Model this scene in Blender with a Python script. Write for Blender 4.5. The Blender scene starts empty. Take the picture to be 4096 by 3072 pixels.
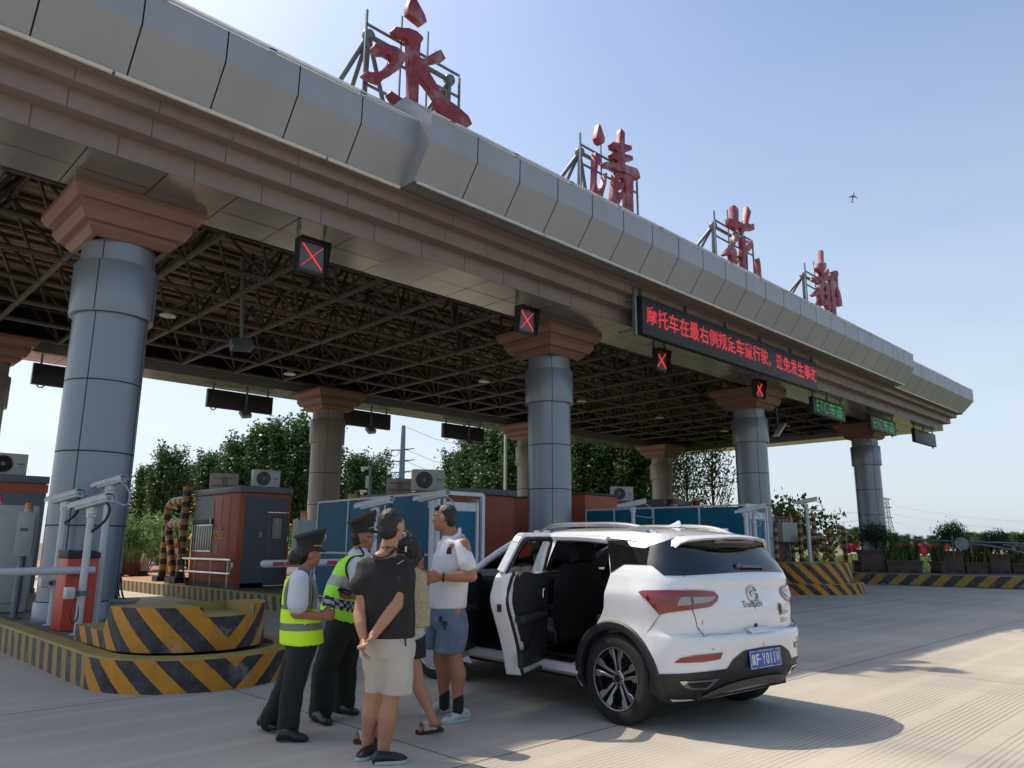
import bpy, bmesh, math, random
from mathutils import Vector as V, Matrix, noise
from math import sin, cos, pi, radians, atan2, sqrt, hypot, tan
rnd = random.Random(11)
sc = bpy.context.scene
COL = sc.collection
# ---------------------------------------------------------------- camera
F, PITCH, ROLL, PHI = 752.6, .210683, .004439, .77516
CAM = V((-3.5661, -12.9374, 1.40))
def _w(a, b, c): return V((a*cos(PHI)+b*sin(PHI), -a*sin(PHI)+b*cos(PHI), c))
FWD = _w(0, cos(PITCH), sin(PITCH)); UP0 = _w(0, -sin(PITCH), cos(PITCH)); RT0 = _w(1, 0, 0)
RT = RT0*cos(ROLL)+UP0*sin(ROLL); UP = UP0*cos(ROLL)-RT0*sin(ROLL)
cd = bpy.data.cameras.new("camera"); cam = bpy.data.objects.new("camera", cd); COL.objects.link(cam)
cam.matrix_world = Matrix((( RT.x, UP.x, -FWD.x, CAM.x), (RT.y, UP.y, -FWD.y, CAM.y), (RT.z, UP.z, -FWD.z, CAM.z), (0,0,0,1)))
cd.sensor_width = 36; cd.lens = F/1024*36; cd.clip_start = .05; cd.clip_end = 9000
sc.camera = cam
def ray(x, y): return FWD+RT*((x-512)/F)-UP*((y-384)/F)
def at(x, y, z=0):            # photograph point -> world point on the horizontal plane z
    r = ray(x, y); return CAM+r*((z-CAM.z)/r.z)
def atp(x, y, ax, val):       # ... on the plane axis = val
    r = ray(x, y); return CAM+r*((val-CAM[ax])/r[ax])
def atd(x, y, d):             # ... at horizontal distance d
    r = ray(x, y); return CAM+r*(d/hypot(r.x, r.y))
# ---------------------------------------------------------------- sky, sun, exposure
SUN = V((-.20, .65, 1)).normalized()
wd = bpy.data.worlds.new("World"); sc.world = wd; wd.use_nodes = True
nt = wd.node_tree; bg = nt.nodes["Background"]
sky = nt.nodes.new("ShaderNodeTexSky"); sky.sky_type = 'NISHITA'; sky.sun_disc = False
sky.sun_elevation = math.asin(SUN.z); sky.sun_rotation = atan2(SUN.x, SUN.y)
sky.air_density = 1.0; sky.dust_density = 2.2; sky.ozone_density = 1.3
tc = nt.nodes.new("ShaderNodeTexCoord"); mp = nt.nodes.new("ShaderNodeMapping")
mp.inputs['Scale'].default_value = (1.6, 1.6, 9)
nz = nt.nodes.new("ShaderNodeTexNoise"); nz.inputs['Scale'].default_value = 2.4; nz.inputs['Detail'].default_value = 7; nz.inputs['Roughness'].default_value = .55
cr = nt.nodes.new("ShaderNodeValToRGB"); cr.color_ramp.elements[0].position = .25; cr.color_ramp.elements[0].color = (.62, .62, .62, 1); cr.color_ramp.elements[1].position = .75
sx = nt.nodes.new("ShaderNodeSeparateXYZ"); mr = nt.nodes.new("ShaderNodeMapRange")
mr.inputs['From Min'].default_value = .62; mr.inputs['From Max'].default_value = .02; mr.inputs['To Max'].default_value = .92; mr.clamp = True
mu = nt.nodes.new("ShaderNodeMath"); mu.operation = 'MULTIPLY'
mx = nt.nodes.new("ShaderNodeMix"); mx.data_type = 'RGBA'; mx.inputs['B'].default_value = (3.5, 3.9, 4.3, 1)
L = nt.links.new
L(tc.outputs['Generated'], mp.inputs['Vector']); L(mp.outputs[0], nz.inputs['Vector']); L(nz.outputs['Fac'], cr.inputs[0])
L(tc.outputs['Generated'], sx.inputs[0]); L(sx.outputs['Z'], mr.inputs[0]); L(cr.outputs[0], mu.inputs[0]); L(mr.outputs[0], mu.inputs[1])
L(mu.outputs[0], mx.inputs['Factor']); L(sky.outputs[0], mx.inputs['A']); L(mx.outputs['Result'], bg.inputs['Color'])
bg.inputs['Strength'].default_value = .15
sd = bpy.data.lights.new("sun", 'SUN'); sun = bpy.data.objects.new("sun", sd); COL.objects.link(sun)
sd.energy = 3.6; sd.angle = radians(.53); sd.color = (1, .88, .70)
sun.rotation_euler = SUN.to_track_quat('Z', 'Y').to_euler(); sun.location = (0, 0, 60)
sc.view_settings.view_transform = 'Standard'; sc.view_settings.look = 'None'
sc.view_settings.exposure = 0.48; sc.view_settings.gamma = 1
sc.cycles.max_bounces = 7; sc.cycles.diffuse_bounces = 4; sc.cycles.transparent_max_bounces = 12
# ---------------------------------------------------------------- helpers
ORG = {}
def tag(o, label, cat, group=None, kind=None):
    if label: o['label'] = label
    if cat: o['category'] = cat
    if group: o['group'] = group
    if kind: o['kind'] = kind
    return o
def thing(name, label, cat, loc=(0, 0, 0), group=None):
    o = bpy.data.objects.new(name, None); COL.objects.link(o); o.empty_display_size = .2
    o.location = loc; ORG[o.name] = V(loc)
    return tag(o, label, cat, group)
def kids(o): return [c for c in bpy.data.objects if c.parent == o]
def copy_tree(o, parent=None, loc=None, rz=None, label=None, scale=None):
    c = o.copy(); COL.objects.link(c)
    if parent: c.parent = parent
    for ch in kids(o): copy_tree(ch, c)
    if loc is not None: c.location = loc
    if rz is not None: c.rotation_euler = (0, 0, rz)
    if label: c['label'] = label
    if scale: c.scale = (scale,)*3 if not hasattr(scale, '__len__') else scale
    return c
def sm_poly(pts, n=4, closed=False):            # Catmull-Rom smoothing
    P = [V(p) for p in pts]; out = []; N = len(P)
    for i in range(N if closed else N-1):
        a, b, c, d = (P[(i-1) % N], P[i], P[(i+1) % N], P[(i+2) % N]) if closed else (P[max(i-1, 0)], P[i], P[i+1], P[min(i+2, N-1)])
        for k in range(n):
            t = k/n
            out.append(.5*((2*b)+(c-a)*t+(2*a-5*b+4*c-d)*t*t+(3*b-a-3*c+d)*t**3))
    if not closed: out.append(P[-1])
    return out
class MB:
    def __init__(s): s.v = []; s.f = []; s.m = []; s.s = []; s.uv = []; s.mi = 0
    def add(s, vs, fs, smooth=False, uvs=None):
        b = len(s.v); s.v += [V(p) for p in vs]
        for i, f in enumerate(fs):
            s.f.append([b+k for k in f]); s.m.append(s.mi); s.s.append(smooth)
            s.uv.append([uvs[k] for k in f] if uvs else None)
        return s
    def quad(s, a, b, c, d): return s.add([a, b, c, d], [(0, 1, 2, 3)])
    def box(s, x0, x1, y0, y1, z0, z1):
        return s.add([(x, y, z) for z in (z0, z1) for y in (y0, y1) for x in (x0, x1)],
                     [(0, 2, 3, 1), (4, 5, 7, 6), (0, 1, 5, 4), (2, 6, 7, 3), (0, 4, 6, 2), (1, 3, 7, 5)])
    def obox(s, c, x, y, z):                    # centre and three half-axis vectors
        c, x, y, z = V(c), V(x), V(y), V(z)
        return s.add([c+x*i+y*j+z*k for k in (-1, 1) for j in (-1, 1) for i in (-1, 1)],
                     [(0, 2, 3, 1), (4, 5, 7, 6), (0, 1, 5, 4), (2, 6, 7, 3), (0, 4, 6, 2), (1, 3, 7, 5)])
    def bar(s, a, b, w, h=None, up=(0, 0, 1)):
        a, b = V(a), V(b); d = (b-a)/2; u = V(up); x = d.cross(u)
        if x.length < 1e-6: x = d.cross(V((1, 0, 0)))
        x.normalize(); y = x.cross(d).normalized()
        return s.obox((a+b)/2, x*w/2, y*(h or w)/2, d)
    def cyl(s, a, b, r0, r1=None, n=12, caps=True, smooth=True):
        a, b = V(a), V(b); r1 = r0 if r1 is None else r1
        d = (b-a).normalized(); x = d.orthogonal().normalized(); y = d.cross(x)
        vs = []
        for p, r in ((a, r0), (b, r1)):
            vs += [p+(x*cos(2*pi*i/n)+y*sin(2*pi*i/n))*r for i in range(n)]
        s.add(vs, [(i, (i+1) % n, n+(i+1) % n, n+i) for i in range(n)], smooth)
        if caps: s.add(vs, [tuple(range(n-1, -1, -1)), tuple(range(n, 2*n))])
        return s
    def tube(s, pts, r, n=8, caps=True, closed=False):
        P = [V(p) for p in pts]; N = len(P); rs = r if hasattr(r, '__len__') else [r]*N
        vs = []; x = None
        for i, p in enumerate(P):
            d = (P[min(i+1, N-1)]-P[max(i-1, 0)]).normalized()
            x = d.orthogonal().normalized() if x is None else (x-d*x.dot(d)).normalized()
            y = d.cross(x)
            vs += [p+(x*cos(2*pi*k/n)+y*sin(2*pi*k/n))*rs[i] for k in range(n)]
        fs = [(i*n+k, i*n+(k+1) % n, (i+1)*n+(k+1) % n, (i+1)*n+k) for i in range(N-1) for k in range(n)]
        s.add(vs, fs, True)
        if caps: s.add(vs, [tuple(range(n-1, -1, -1)), tuple(range((N-1)*n, N*n))])
        return s
    def lathe(s, c, prof, n=24, a0=0, a1=2*pi, smooth=True, caps=True):
        c = V(c); full = abs(a1-a0-2*pi) < 1e-6; m = n if full else n+1
        vs = [c+V((r*cos(a0+(a1-a0)*i/n), r*sin(a0+(a1-a0)*i/n), z)) for r, z in prof for i in range(m)]
        s.add(vs, [(j*m+i, j*m+(i+1) % m, (j+1)*m+(i+1) % m, (j+1)*m+i) for j in range(len(prof)-1) for i in range(n)], smooth)
        if full and caps:
            if prof[0][0] > 1e-5: s.add(vs[:m], [tuple(range(m-1, -1, -1))])
            if prof[-1][0] > 1e-5: s.add(vs[-m:], [tuple(range(m))])
        return s
    def prism(s, poly, ext):                    # any planar outline pushed along a vector
        P = [V(p) for p in poly]; e = V(ext); n = len(P)
        return s.add(P+[p+e for p in P], [tuple(range(n-1, -1, -1)), tuple(range(n, 2*n))]+[(i, (i+1) % n, n+(i+1) % n, n+i) for i in range(n)])
    def grid(s, rows, smooth=True, closed=False):
        n = len(rows[0]); vs = [p for r in rows for p in r]; m = n if closed else n-1
        return s.add(vs, [(j*n+i, j*n+(i+1) % n, (j+1)*n+(i+1) % n, (j+1)*n+i) for j in range(len(rows)-1) for i in range(m)], smooth)
    def ball(s, c, r, nu=12, nv=8, M=None):
        c = V(c); r3 = r if hasattr(r, '__len__') else (r, r, r); vs = []
        for j in range(nv+1):
            t = pi*j/nv
            for i in range(nu):
                q = V((r3[0]*sin(t)*cos(2*pi*i/nu), r3[1]*sin(t)*sin(2*pi*i/nu), r3[2]*cos(t)))
                vs.append(c+(M @ q if M else q))
        return s.add(vs, [(j*nu+i, (j+1)*nu+i, (j+1)*nu+(i+1) % nu, j*nu+(i+1) % nu) for j in range(nv) for i in range(nu)], True)
    def build(s, name, mats, parent=None, bevel=0, seg=2, ang=35, recalc=True, kind=None, weld=False):
        root = parent
        while root is not None and root.parent is not None: root = root.parent
        o0 = ORG.get(root.name, V((0, 0, 0))) if root else V((0, 0, 0))
        me = bpy.data.meshes.new(name)
        me.from_pydata([tuple(p-o0) for p in s.v], [], s.f)
        for mt in (mats if isinstance(mats, (list, tuple)) else [mats]): me.materials.append(mt)
        me.polygons.foreach_set('material_index', s.m); me.polygons.foreach_set('use_smooth', s.s)
        if any(u for u in s.uv):
            ul = me.uv_layers.new(name='UVMap'); k = 0
            for fu in s.uv:
                pass
            for p, fu in zip(me.polygons, s.uv):
                if fu:
                    for li, q in zip(p.loop_indices, fu): ul.data[li].uv = q
        bm = bmesh.new(); bm.from_mesh(me)
        if weld: bmesh.ops.remove_doubles(bm, verts=bm.verts, dist=weld if weld is not True else 1e-4)
        if recalc: bmesh.ops.recalc_face_normals(bm, faces=bm.faces)
        if bevel:
            ed = [e for e in bm.edges if len(e.link_faces) == 2 and e.calc_face_angle(0) > radians(30)]
            bmesh.ops.bevel(bm, geom=ed, offset=bevel, segments=seg, affect='EDGES', profile=.5, clamp_overlap=True)
            for f in bm.faces: f.smooth = True
        bm.to_mesh(me); bm.free()
        if any(s.s) or bevel: me.set_sharp_from_angle(angle=radians(ang))
        ob = bpy.data.objects.new(name, me); COL.objects.link(ob)
        if parent is not None: ob.parent = parent
        if kind: ob['kind'] = kind
        return ob
def text_mb(body, size=1, bold=0):              # flat lettering: list of vertices, faces, bounds
    c = bpy.data.curves.new("lettering", 'FONT'); c.body = body; c.fill_mode = 'FRONT'; c.offset = bold; c.size = size
    o = bpy.data.objects.new("lettering", c); COL.objects.link(o)
    m = bpy.data.meshes.new_from_object(o.evaluated_get(bpy.context.evaluated_depsgraph_get()))
    vs = [v.co.copy() for v in m.vertices]; fs = [tuple(p.vertices) for p in m.polygons]
    bpy.data.objects.remove(o); bpy.data.curves.remove(c); bpy.data.meshes.remove(m)
    return vs, fs
def lettering(body, o, ex, ey, w=None, h=None, bold=0, thick=0, mb=None):
    """lettering whose box has its lower left corner at o; ex, ey are unit vectors, w x h its size; raised by thick"""
    vs, fs = text_mb(body, 1, bold); mb = mb or MB()
    if not vs: return mb
    x0 = min(v.x for v in vs); x1 = max(v.x for v in vs); y0 = min(v.y for v in vs); y1 = max(v.y for v in vs)
    kx = w/(x1-x0) if w else None; ky = h/(y1-y0) if h else None; kx = kx or ky; ky = ky or kx
    o, ex, ey = V(o), V(ex), V(ey); n = ex.cross(ey)
    mb.add([o+ex*((v.x-x0)*kx)+ey*((v.y-y0)*ky)+n*thick for v in vs], fs)
    return mb
# ---------------------------------------------------------------- materials
def hx(h): 
    h = h.lstrip('#'); c = [int(h[i:i+2], 16)/255 for i in (0, 2, 4)]
    return tuple(x/12.92 if x <= .04045 else ((x+.055)/1.055)**2.4 for x in c)
class NT:
    def __init__(s, m): s.t = m.node_tree; s.b = s.t.nodes['Principled BSDF']
    def n(s, ty, **k):
        q = s.t.nodes.new('ShaderNode'+ty)
        for a, b in k.items():
            if a in q.bl_rna.properties: setattr(q, a, b)
            else: q.inputs[a.replace('_', ' ')].default_value = b
        return q
    def l(s, a, b): s.t.links.new(a, b)
    def math(s, op, a, b=None, clamp=False):
        q = s.n('Math', operation=op); q.use_clamp = clamp
        for i, x in enumerate((a, b)):
            if x is None: continue
            if isinstance(x, (int, float)): q.inputs[i].default_value = x
            else: s.l(x, q.inputs[i])
        return q.outputs[0]
    def mix(s, f, a, b):
        q = s.n('Mix', data_type='RGBA')
        for nm, x in (('Factor', f), ('A', a), ('B', b)):
            if isinstance(x, (int, float)): q.inputs[nm].default_value = x
            elif isinstance(x, tuple): q.inputs[nm].default_value = (*x, 1)[:4]
            else: s.l(x, q.inputs[nm])
        return q.outputs['Result']
    def noise(s, scale, detail=4, vec=None, rough=.55, stretch=None):
        q = s.n('TexNoise', Scale=scale, Detail=detail, Roughness=rough)
        v = vec or s.co()
        if stretch:
            mpp = s.n('Mapping'); mpp.inputs['Scale'].default_value = stretch; s.l(v, mpp.inputs[0]); v = mpp.outputs[0]
        s.l(v, q.inputs['Vector']); return q.outputs['Fac']
    def co(s, kind='Object'):
        if not hasattr(s, '_c'): s._c = s.n('TexCoord')
        return s._c.outputs[kind]
    def ramp(s, f, a, b):
        q = s.n('MapRange'); q.clamp = True; s.l(f, q.inputs[0]); q.inputs[1].default_value = a; q.inputs[2].default_value = b
        return q.outputs[0]
    def bump(s, h, st=.3, dist=.01):
        q = s.n('Bump', Strength=st, Distance=dist); s.l(h, q.inputs['Height']); s.l(q.outputs[0], s.b.inputs['Normal'])
MATS = {}
def M(name, col, rough=.6, metal=0, var=.15, vs=3., bump=0, bs=60., dirt=None, dv=.5, ds=2., spec=.5, coat=0, stretch=None, emit=0, alpha=1, trans=0):
    """plain worn material: colour varied by noise, optional dirt colour in patches, fine bump"""
    if name in MATS: return MATS[name]
    m = bpy.data.materials.new(name); m.use_nodes = True; t = NT(m); b = t.b
    c = hx(col) if isinstance(col, str) else col
    b.inputs['Roughness'].default_value = rough; b.inputs['Metallic'].default_value = metal
    b.inputs['Specular IOR Level'].default_value = spec; b.inputs['Coat Weight'].default_value = coat
    out = None
    if var:
        f = t.noise(vs, 5, stretch=stretch)
        out = t.mix(t.ramp(f, .3, .7), tuple(x*(1-var) for x in c), tuple(min(1, x*(1+var)) for x in c))
    if dirt:
        f = t.noise(ds, 7, rough=.65, stretch=stretch)
        out = t.mix(t.math('MULTIPLY', t.ramp(f, .5, .72), dv), out or c, hx(dirt))
    if out: t.l(out, b.inputs['Base Color'])
    else: b.inputs['Base Color'].default_value = (*c, 1)
    if var and rough > .15:
        f2 = t.noise(vs*2.3, 3); q = t.n('MapRange'); t.l(f2, q.inputs[0]); q.inputs[3].default_value = rough*.85; q.inputs[4].default_value = min(1, rough*1.15); t.l(q.outputs[0], b.inputs['Roughness'])
    if bump: t.bump(t.noise(bs, 3), bump)
    if emit:
        b.inputs['Emission Color'].default_value = (*c, 1); b.inputs['Emission Strength'].default_value = emit
    if alpha < 1: b.inputs['Alpha'].default_value = alpha
    if trans: b.inputs['Transmission Weight'].default_value = trans
    MATS[name] = m; return m
# ================================================================ ground
def concrete_mat():
    m = bpy.data.materials.new("concrete"); m.use_nodes = True; t = NT(m); b = t.b
    co = t.co(); sp = t.n('SeparateXYZ'); t.l(co, sp.inputs[0]); X, Y = sp.outputs[0], sp.outputs[1]
    wob = t.noise(1.2, 2)
    base = t.mix(t.ramp(t.noise(.35, 6), .3, .7), hx('a39d92'), hx('b6afa2'))
    base = t.mix(t.math('MULTIPLY', t.ramp(t.noise(26, 6, rough=.8), .45, .8), .35), base, hx('8d877c'))
    # tyre darkening along the lanes
    tyre = t.ramp(t.noise(.55, 5, stretch=(1, .05, 1)), .52, .8)
    base = t.mix(t.math('MULTIPLY', tyre, .5), base, hx('77736c'))
    spots = t.ramp(t.noise(3.1, 3, rough=.4), .74, .79)
    base = t.mix(t.math('MULTIPLY', spots, .35), base, hx('5f5a52'))
    # drag-broom grooves in bands across the lane
    per = .62; cell = t.math('FLOOR', t.math('DIVIDE', Y, per)); fr = t.math('FRACT', t.math('DIVIDE', Y, per))
    yy = t.math('ADD', Y, t.math('MULTIPLY', t.noise(2.5, 2), .02))
    g = t.math('SINE', t.math('MULTIPLY', yy, 2*pi/.047))
    g = t.ramp(g, .25, .9)
    keep = t.math('MULTIPLY', t.ramp(fr, .12, .2), t.ramp(t.math('SUBTRACT', 1., fr), .04, .1))
    fade = t.ramp(t.noise(.55, 4, stretch=(.35, 1, 1)), .36, .56)
    gm = t.math('MULTIPLY', t.math('MULTIPLY', g, keep), t.math('ADD', .18, t.math('MULTIPLY', fade, .82)))
    base = t.mix(t.math('MULTIPLY', gm, .42), base, hx('5d574d'))
    # slab joints
    def joint(A, off, p, w):
        d = t.math('ABSOLUTE', t.math('SUBTRACT', t.math('FRACT', t.math('DIVIDE', t.math('SUBTRACT', t.math('ADD', A, t.math('MULTIPLY', wob, .03)), off), p)), .5))
        return t.math('GREATER_THAN', d, .5-w/p)
    j = t.math('MAXIMUM', joint(X, 0.0, 6.1, .009), joint(Y, -8.93, 3.75, .009))
    base = t.mix(t.math('MULTIPLY', j, .8), base, hx('3a3732'))
    t.l(base, b.inputs['Base Color']); b.inputs['Roughness'].default_value = .85; b.inputs['Specular IOR Level'].default_value = .3
    h = t.math('SUBTRACT', t.math('MULTIPLY', t.noise(90, 4), .25), t.math('ADD', gm, t.math('MULTIPLY', j, 2.)))
    t.bump(h, .55, .006); return m
def sheet(name, x0, x1, y0, y1, z, m, n=1):
    b = MB(); b.grid([[(x0+(x1-x0)*i/n, y0+(y1-y0)*j/n, z) for i in range(n+1)] for j in range(n+1)], False)
    return b.build(name, m, kind='structure')
field = M("field", '5d6038', .95, var=.35, vs=.06, dirt='7a6a4a', dv=.8, ds=.3, bump=.4, bs=8)
asph = M("asphalt", '5c5955', .9, var=.2, vs=2, bump=.3, bs=120)
sheet('ground', -2500, 2500, -2500, 2500, -.012, field)
sheet('concrete_apron', -60, 26.9, -45, 21, 0, concrete_mat())
sheet('access_road', -60, 26.9, 21, 160, -.004, asph)
redp = M("red_paving", '8e5a4e', .85, var=.15, vs=1.5, dirt='a58a7c', dv=.6, ds=1.1)
sheet('red_road', 1, 15, 22, 60, .000, redp)
wl = M("road_paint", 'c9c6bd', .7, var=.15, vs=6)
b = MB()
for y in (24.5, 30, 36, 44): b.quad((2, y, .004), (14, y+.4, .004), (14, y+.75, .004), (2, y+.35, .004))
b.build('road_marking', wl, kind='structure')
# ================================================================ toll canopy
clad = M("grey_cladding", '92959b', .42, .15, var=.06, vs=.8, dirt='80837f', dv=.35, ds=1.2, stretch=(1, 1, .25))
cladd = M("seam_dark", '2c2d2e', .8, var=0)
pink = M("pink_granite", '7c6e69', .55, var=.12, vs=1.1, dirt='6a5a55', dv=.4, ds=.8)
soff = M("soffit_panel", '8b8b88', .22, .55, var=.1, vs=.6, dirt='6b6964', dv=.3, ds=.5)
white_trim = M("white_trim", 'c4c4be', .5, var=.1, vs=4)
steel = M("truss_steel", '4a4540', .6, .2, var=.25, vs=2, dirt='3a2f28', dv=.6, ds=1.4)
deck = M("roof_deck", '8a7860', .7, var=.12, vs=.5, stretch=(6, .2, 1))
U0, U1, V0, V1 = -4.366, 35.736, -2.03, 13.03
canopy = thing('toll_canopy', 'long grey toll plaza canopy on round columns with pink stepped eaves', 'canopy', (15.68, 5.5, 0))
def loop(o, z): return [(U0-o, V0-o, z), (U1+o, V0-o, z), (U1+o, V1+o, z), (U0-o, V1+o, z)]
def ring(mb, o0, z0, o1, z1):
    a, c = loop(o0, z0), loop(o1, z1)
    for i in range(4): mb.quad(a[i], a[(i+1) % 4], c[(i+1) % 4], c[i])
PM = 1.0850
fz = MB()
for o0, z0, z1, o1 in ((0, 6.77, 7.10, .27), (.27, 7.10, 7.38, .50), (.50, 7.38, 7.56, .72)):
    ring(fz, o0, z0, o0, z1); ring(fz, o0, z1, o1, z1)
    # thin dark joints between the stones, as raised stone faces
    n = int((U1-U0)/PM)
fj = MB()
for o0, z0, z1 in ((0, 6.77, 7.10), (.27, 7.10, 7.38), (.50, 7.38, 7.56)):
    for k in range(38):
        u = -4.0+PM*k+(.34 if o0 > .1 else 0)
        if u > U1-.1: continue
        for sgn, vv in ((-1, V0-o0), (1, V1+o0)):
            fz.mi = 1; fz.box(u-.006, u+.006, min(vv+sgn*.003, vv-sgn*.02), max(vv+sgn*.003, vv-sgn*.02), z0+.004, z1-.004)
fz.build('frieze', [pink, M("joint_dark", '4d4440', .8, var=0)], canopy)
# fascia panels
STEP = .38; S0, S1 = 3.655, 27.525
fa = MB(); fs_ = MB(); tr = MB(); led = MB()
PROF = [(.70, 7.59), (1.13, 8.19), (1.14, 8.68)]
def fas_run(a, e, side, ext, axis, f_a=0, f_e=0):
    """panels along one side; f_a / f_e = 1 where the end is a mitred corner"""
    L_ = e-a; n = max(1, round(L_/PM)); g = .011
    def P(t, o, z):
        o2 = o+ext
        tt = t
        if f_a and t <= a+1e-6: tt = t-o2
        if f_e and t >= e-1e-6: tt = t+o2
        if axis == 0: return (tt, V0-o2 if side < 0 else V1+o2, z)
        return (U0-o2 if side < 0 else U1+o2, tt, z)
    for k in range(n):
        t0, t1 = a+L_*k/n, a+L_*(k+1)/n
        q0 = t0 if (k == 0) else t0+g; q1 = t1 if k == n-1 else t1-g
        for (oa, za), (ob, zb) in zip(PROF[:-1], PROF[1:]):
            fa.quad(P(q0, oa, za), P(q1, oa, za), P(q1, ob, zb), P(q0, ob, zb))
    for (oa, za), (ob, zb) in zip(PROF[:-1], PROF[1:]):
        fs_.quad(P(a, oa-.03, za), P(e, oa-.03, za), P(e, ob-.03, zb), P(a, ob-.03, zb))
    # drip tube, light line and coping
    t = a+.05
    while t < e-.3:
        t1 = min(t+3.2, e-.05)
        tr.cyl(P(t, .72, 7.575), P(t1, .72, 7.575), .032, n=8); t = t1+.04
    led.bar(P(a, 1.155, 8.715), P(e, 1.155, 8.715), .03, .03)
    k = a+.4
    while k < e:
        led.bar(P(k, 1.13, 8.70), P(k+.12, 1.13, 8.70), .08, .05); k += 1.6
    cp.quad(P(a, 1.14, 8.68), P(e, 1.14, 8.68), P(e, 1.06, 8.76), P(a, 1.06, 8.76))
    cp.quad(P(a, 1.06, 8.76), P(e, 1.06, 8.76), P(e, .35, 9.38), P(a, .35, 9.38))
    cp.quad(P(a, .35, 9.38), P(e, .35, 9.38), P(e, -.6-ext, 9.40), P(a, -.6-ext, 9.40))
    # underside between frieze and fascia
    us.quad(P(a, .45-ext, 7.562), P(e, .45-ext, 7.562), P(e, .70, 7.59), P(a, .70, 7.59))
cp = MB(); us = MB()
for side in (-1, 1):
    fas_run(U0, S0, side, 0, 0, 1, 0); fas_run(S0, S1, side, STEP, 0); fas_run(S1, U1, side, 0, 0, 0, 1)
    for u in (S0, S1):
        for (oa, za), (ob, zb) in zip(PROF[:-1], PROF[1:]):
            f = lambda o: V0-o if side < 0 else V1+o
            fa.quad((u, f(oa), za), (u, f(oa+STEP), za), (u, f(ob+STEP), zb), (u, f(ob), zb))
        cp.add([(u, f(1.14), 8.68), (u, f(1.14+STEP), 8.68), (u, f(.35+STEP), 9.38), (u, f(.35), 9.38)], [(0, 1, 2, 3)])
        us.quad((u-.01, f(.70), 7.585), (u-.01, f(.7+STEP), 7.585), (u+.01, f(.7+STEP), 7.585), (u+.01, f(.70), 7.585))
fas_run(V0, V1, 1, 0, 1, 1, 1); fas_run(V0, V1, -1, 0, 1, 1, 1)
fa.build('fascia', clad, canopy); fs_.build('fascia_backing', cladd, canopy)
tr.build('drip_tube', white_trim, canopy); led.build('light_line', white_trim, canopy)
cp.build('coping', clad, canopy)
us.build('eave_underside', M("eave_panel", '7d7c7a', .4, .3, var=.1, vs=.7), canopy)
# soffit border: two rows of panels all round
so = MB(); sb = MB(); g = .008; SW = 1.47
def panels(x0, x1, y0, y1, nx, ny):
    for i in range(nx):
        for j in range(ny):
            a, e = x0+(x1-x0)*i/nx+g, x0+(x1-x0)*(i+1)/nx-g
            c, d = y0+(y1-y0)*j/ny+g, y0+(y1-y0)*(j+1)/ny-g
            dz = rnd.uniform(-.004, .004)
            so.quad((a, c, 6.77+dz), (e, c, 6.77+dz*.3), (e, d, 6.77-dz), (a, d, 6.77))
n0 = round((U1-U0)/PM)
panels(U0, U1, V0, V0+SW, n0, 2); panels(U0, U1, V1-SW, V1, n0, 2)
panels(U0, U0+SW, V0+SW, V1-SW, 2, 11); panels(U1-SW, U1, V0+SW, V1-SW, 2, 11)
for x0, x1, y0, y1 in ((U0, U1, V0, V0+SW), (U0, U1, V1-SW, V1), (U0, U0+SW, V0+SW, V1-SW), (U1-SW, U1, V0+SW, V1-SW)):
    sb.quad((x0, y0, 6.79), (x1, y0, 6.79), (x1, y1, 6.79), (x0, y1, 6.79))
iu0, iu1, iv0, iv1 = U0+SW, U1-SW, V0+SW, V1-SW
so.build('soffit', soff, canopy); sb.build('soffit_backing', cladd, canopy)
ie = MB()
for a, c in (((iu0, iv0), (iu1, iv0)), ((iu1, iv0), (iu1, iv1)), ((iu1, iv1), (iu0, iv1)), ((iu0, iv1), (iu0, iv0))):
    ie.quad((*a, 6.765), (*c, 6.765), (*c, 7.06), (*a, 7.06))
ie.build('soffit_upstand', M("upstand", '6d7074', .5, .2, var=.1), canopy)
# roof deck, seen from inside between the bars
rd = MB(); z0 = 8.62; nseg = 15
for k in range(nseg):
    a, e = U0-.9+(U1-U0+1.8)*k/nseg, U0-.9+(U1-U0+1.8)*(k+1)/nseg
    n = 46
    for j in range(n):
        y0, y1 = V0-.9+(V1-V0+1.8)*j/n, V0-.9+(V1-V0+1.8)*(j+1)/n; w = (y1-y0)
        for p, q, za, zb in ((0, .55, 0, 0), (.55, .65, 0, .04), (.65, .9, .04, .04), (.9, 1, .04, 0)):
            rd.quad((a, y0+w*p, z0+za), (e, y0+w*p, z0+za), (e, y0+w*q, z0+zb), (a, y0+w*q, z0+zb))
rd.quad((U0-.3, V0-.3, 9.36), (U1+.3, V0-.3, 9.36), (U1+.3, V1+.3, 9.36), (U0-.3, V1+.3, 9.36))
rd.build('roof_deck', deck, canopy)
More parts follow.
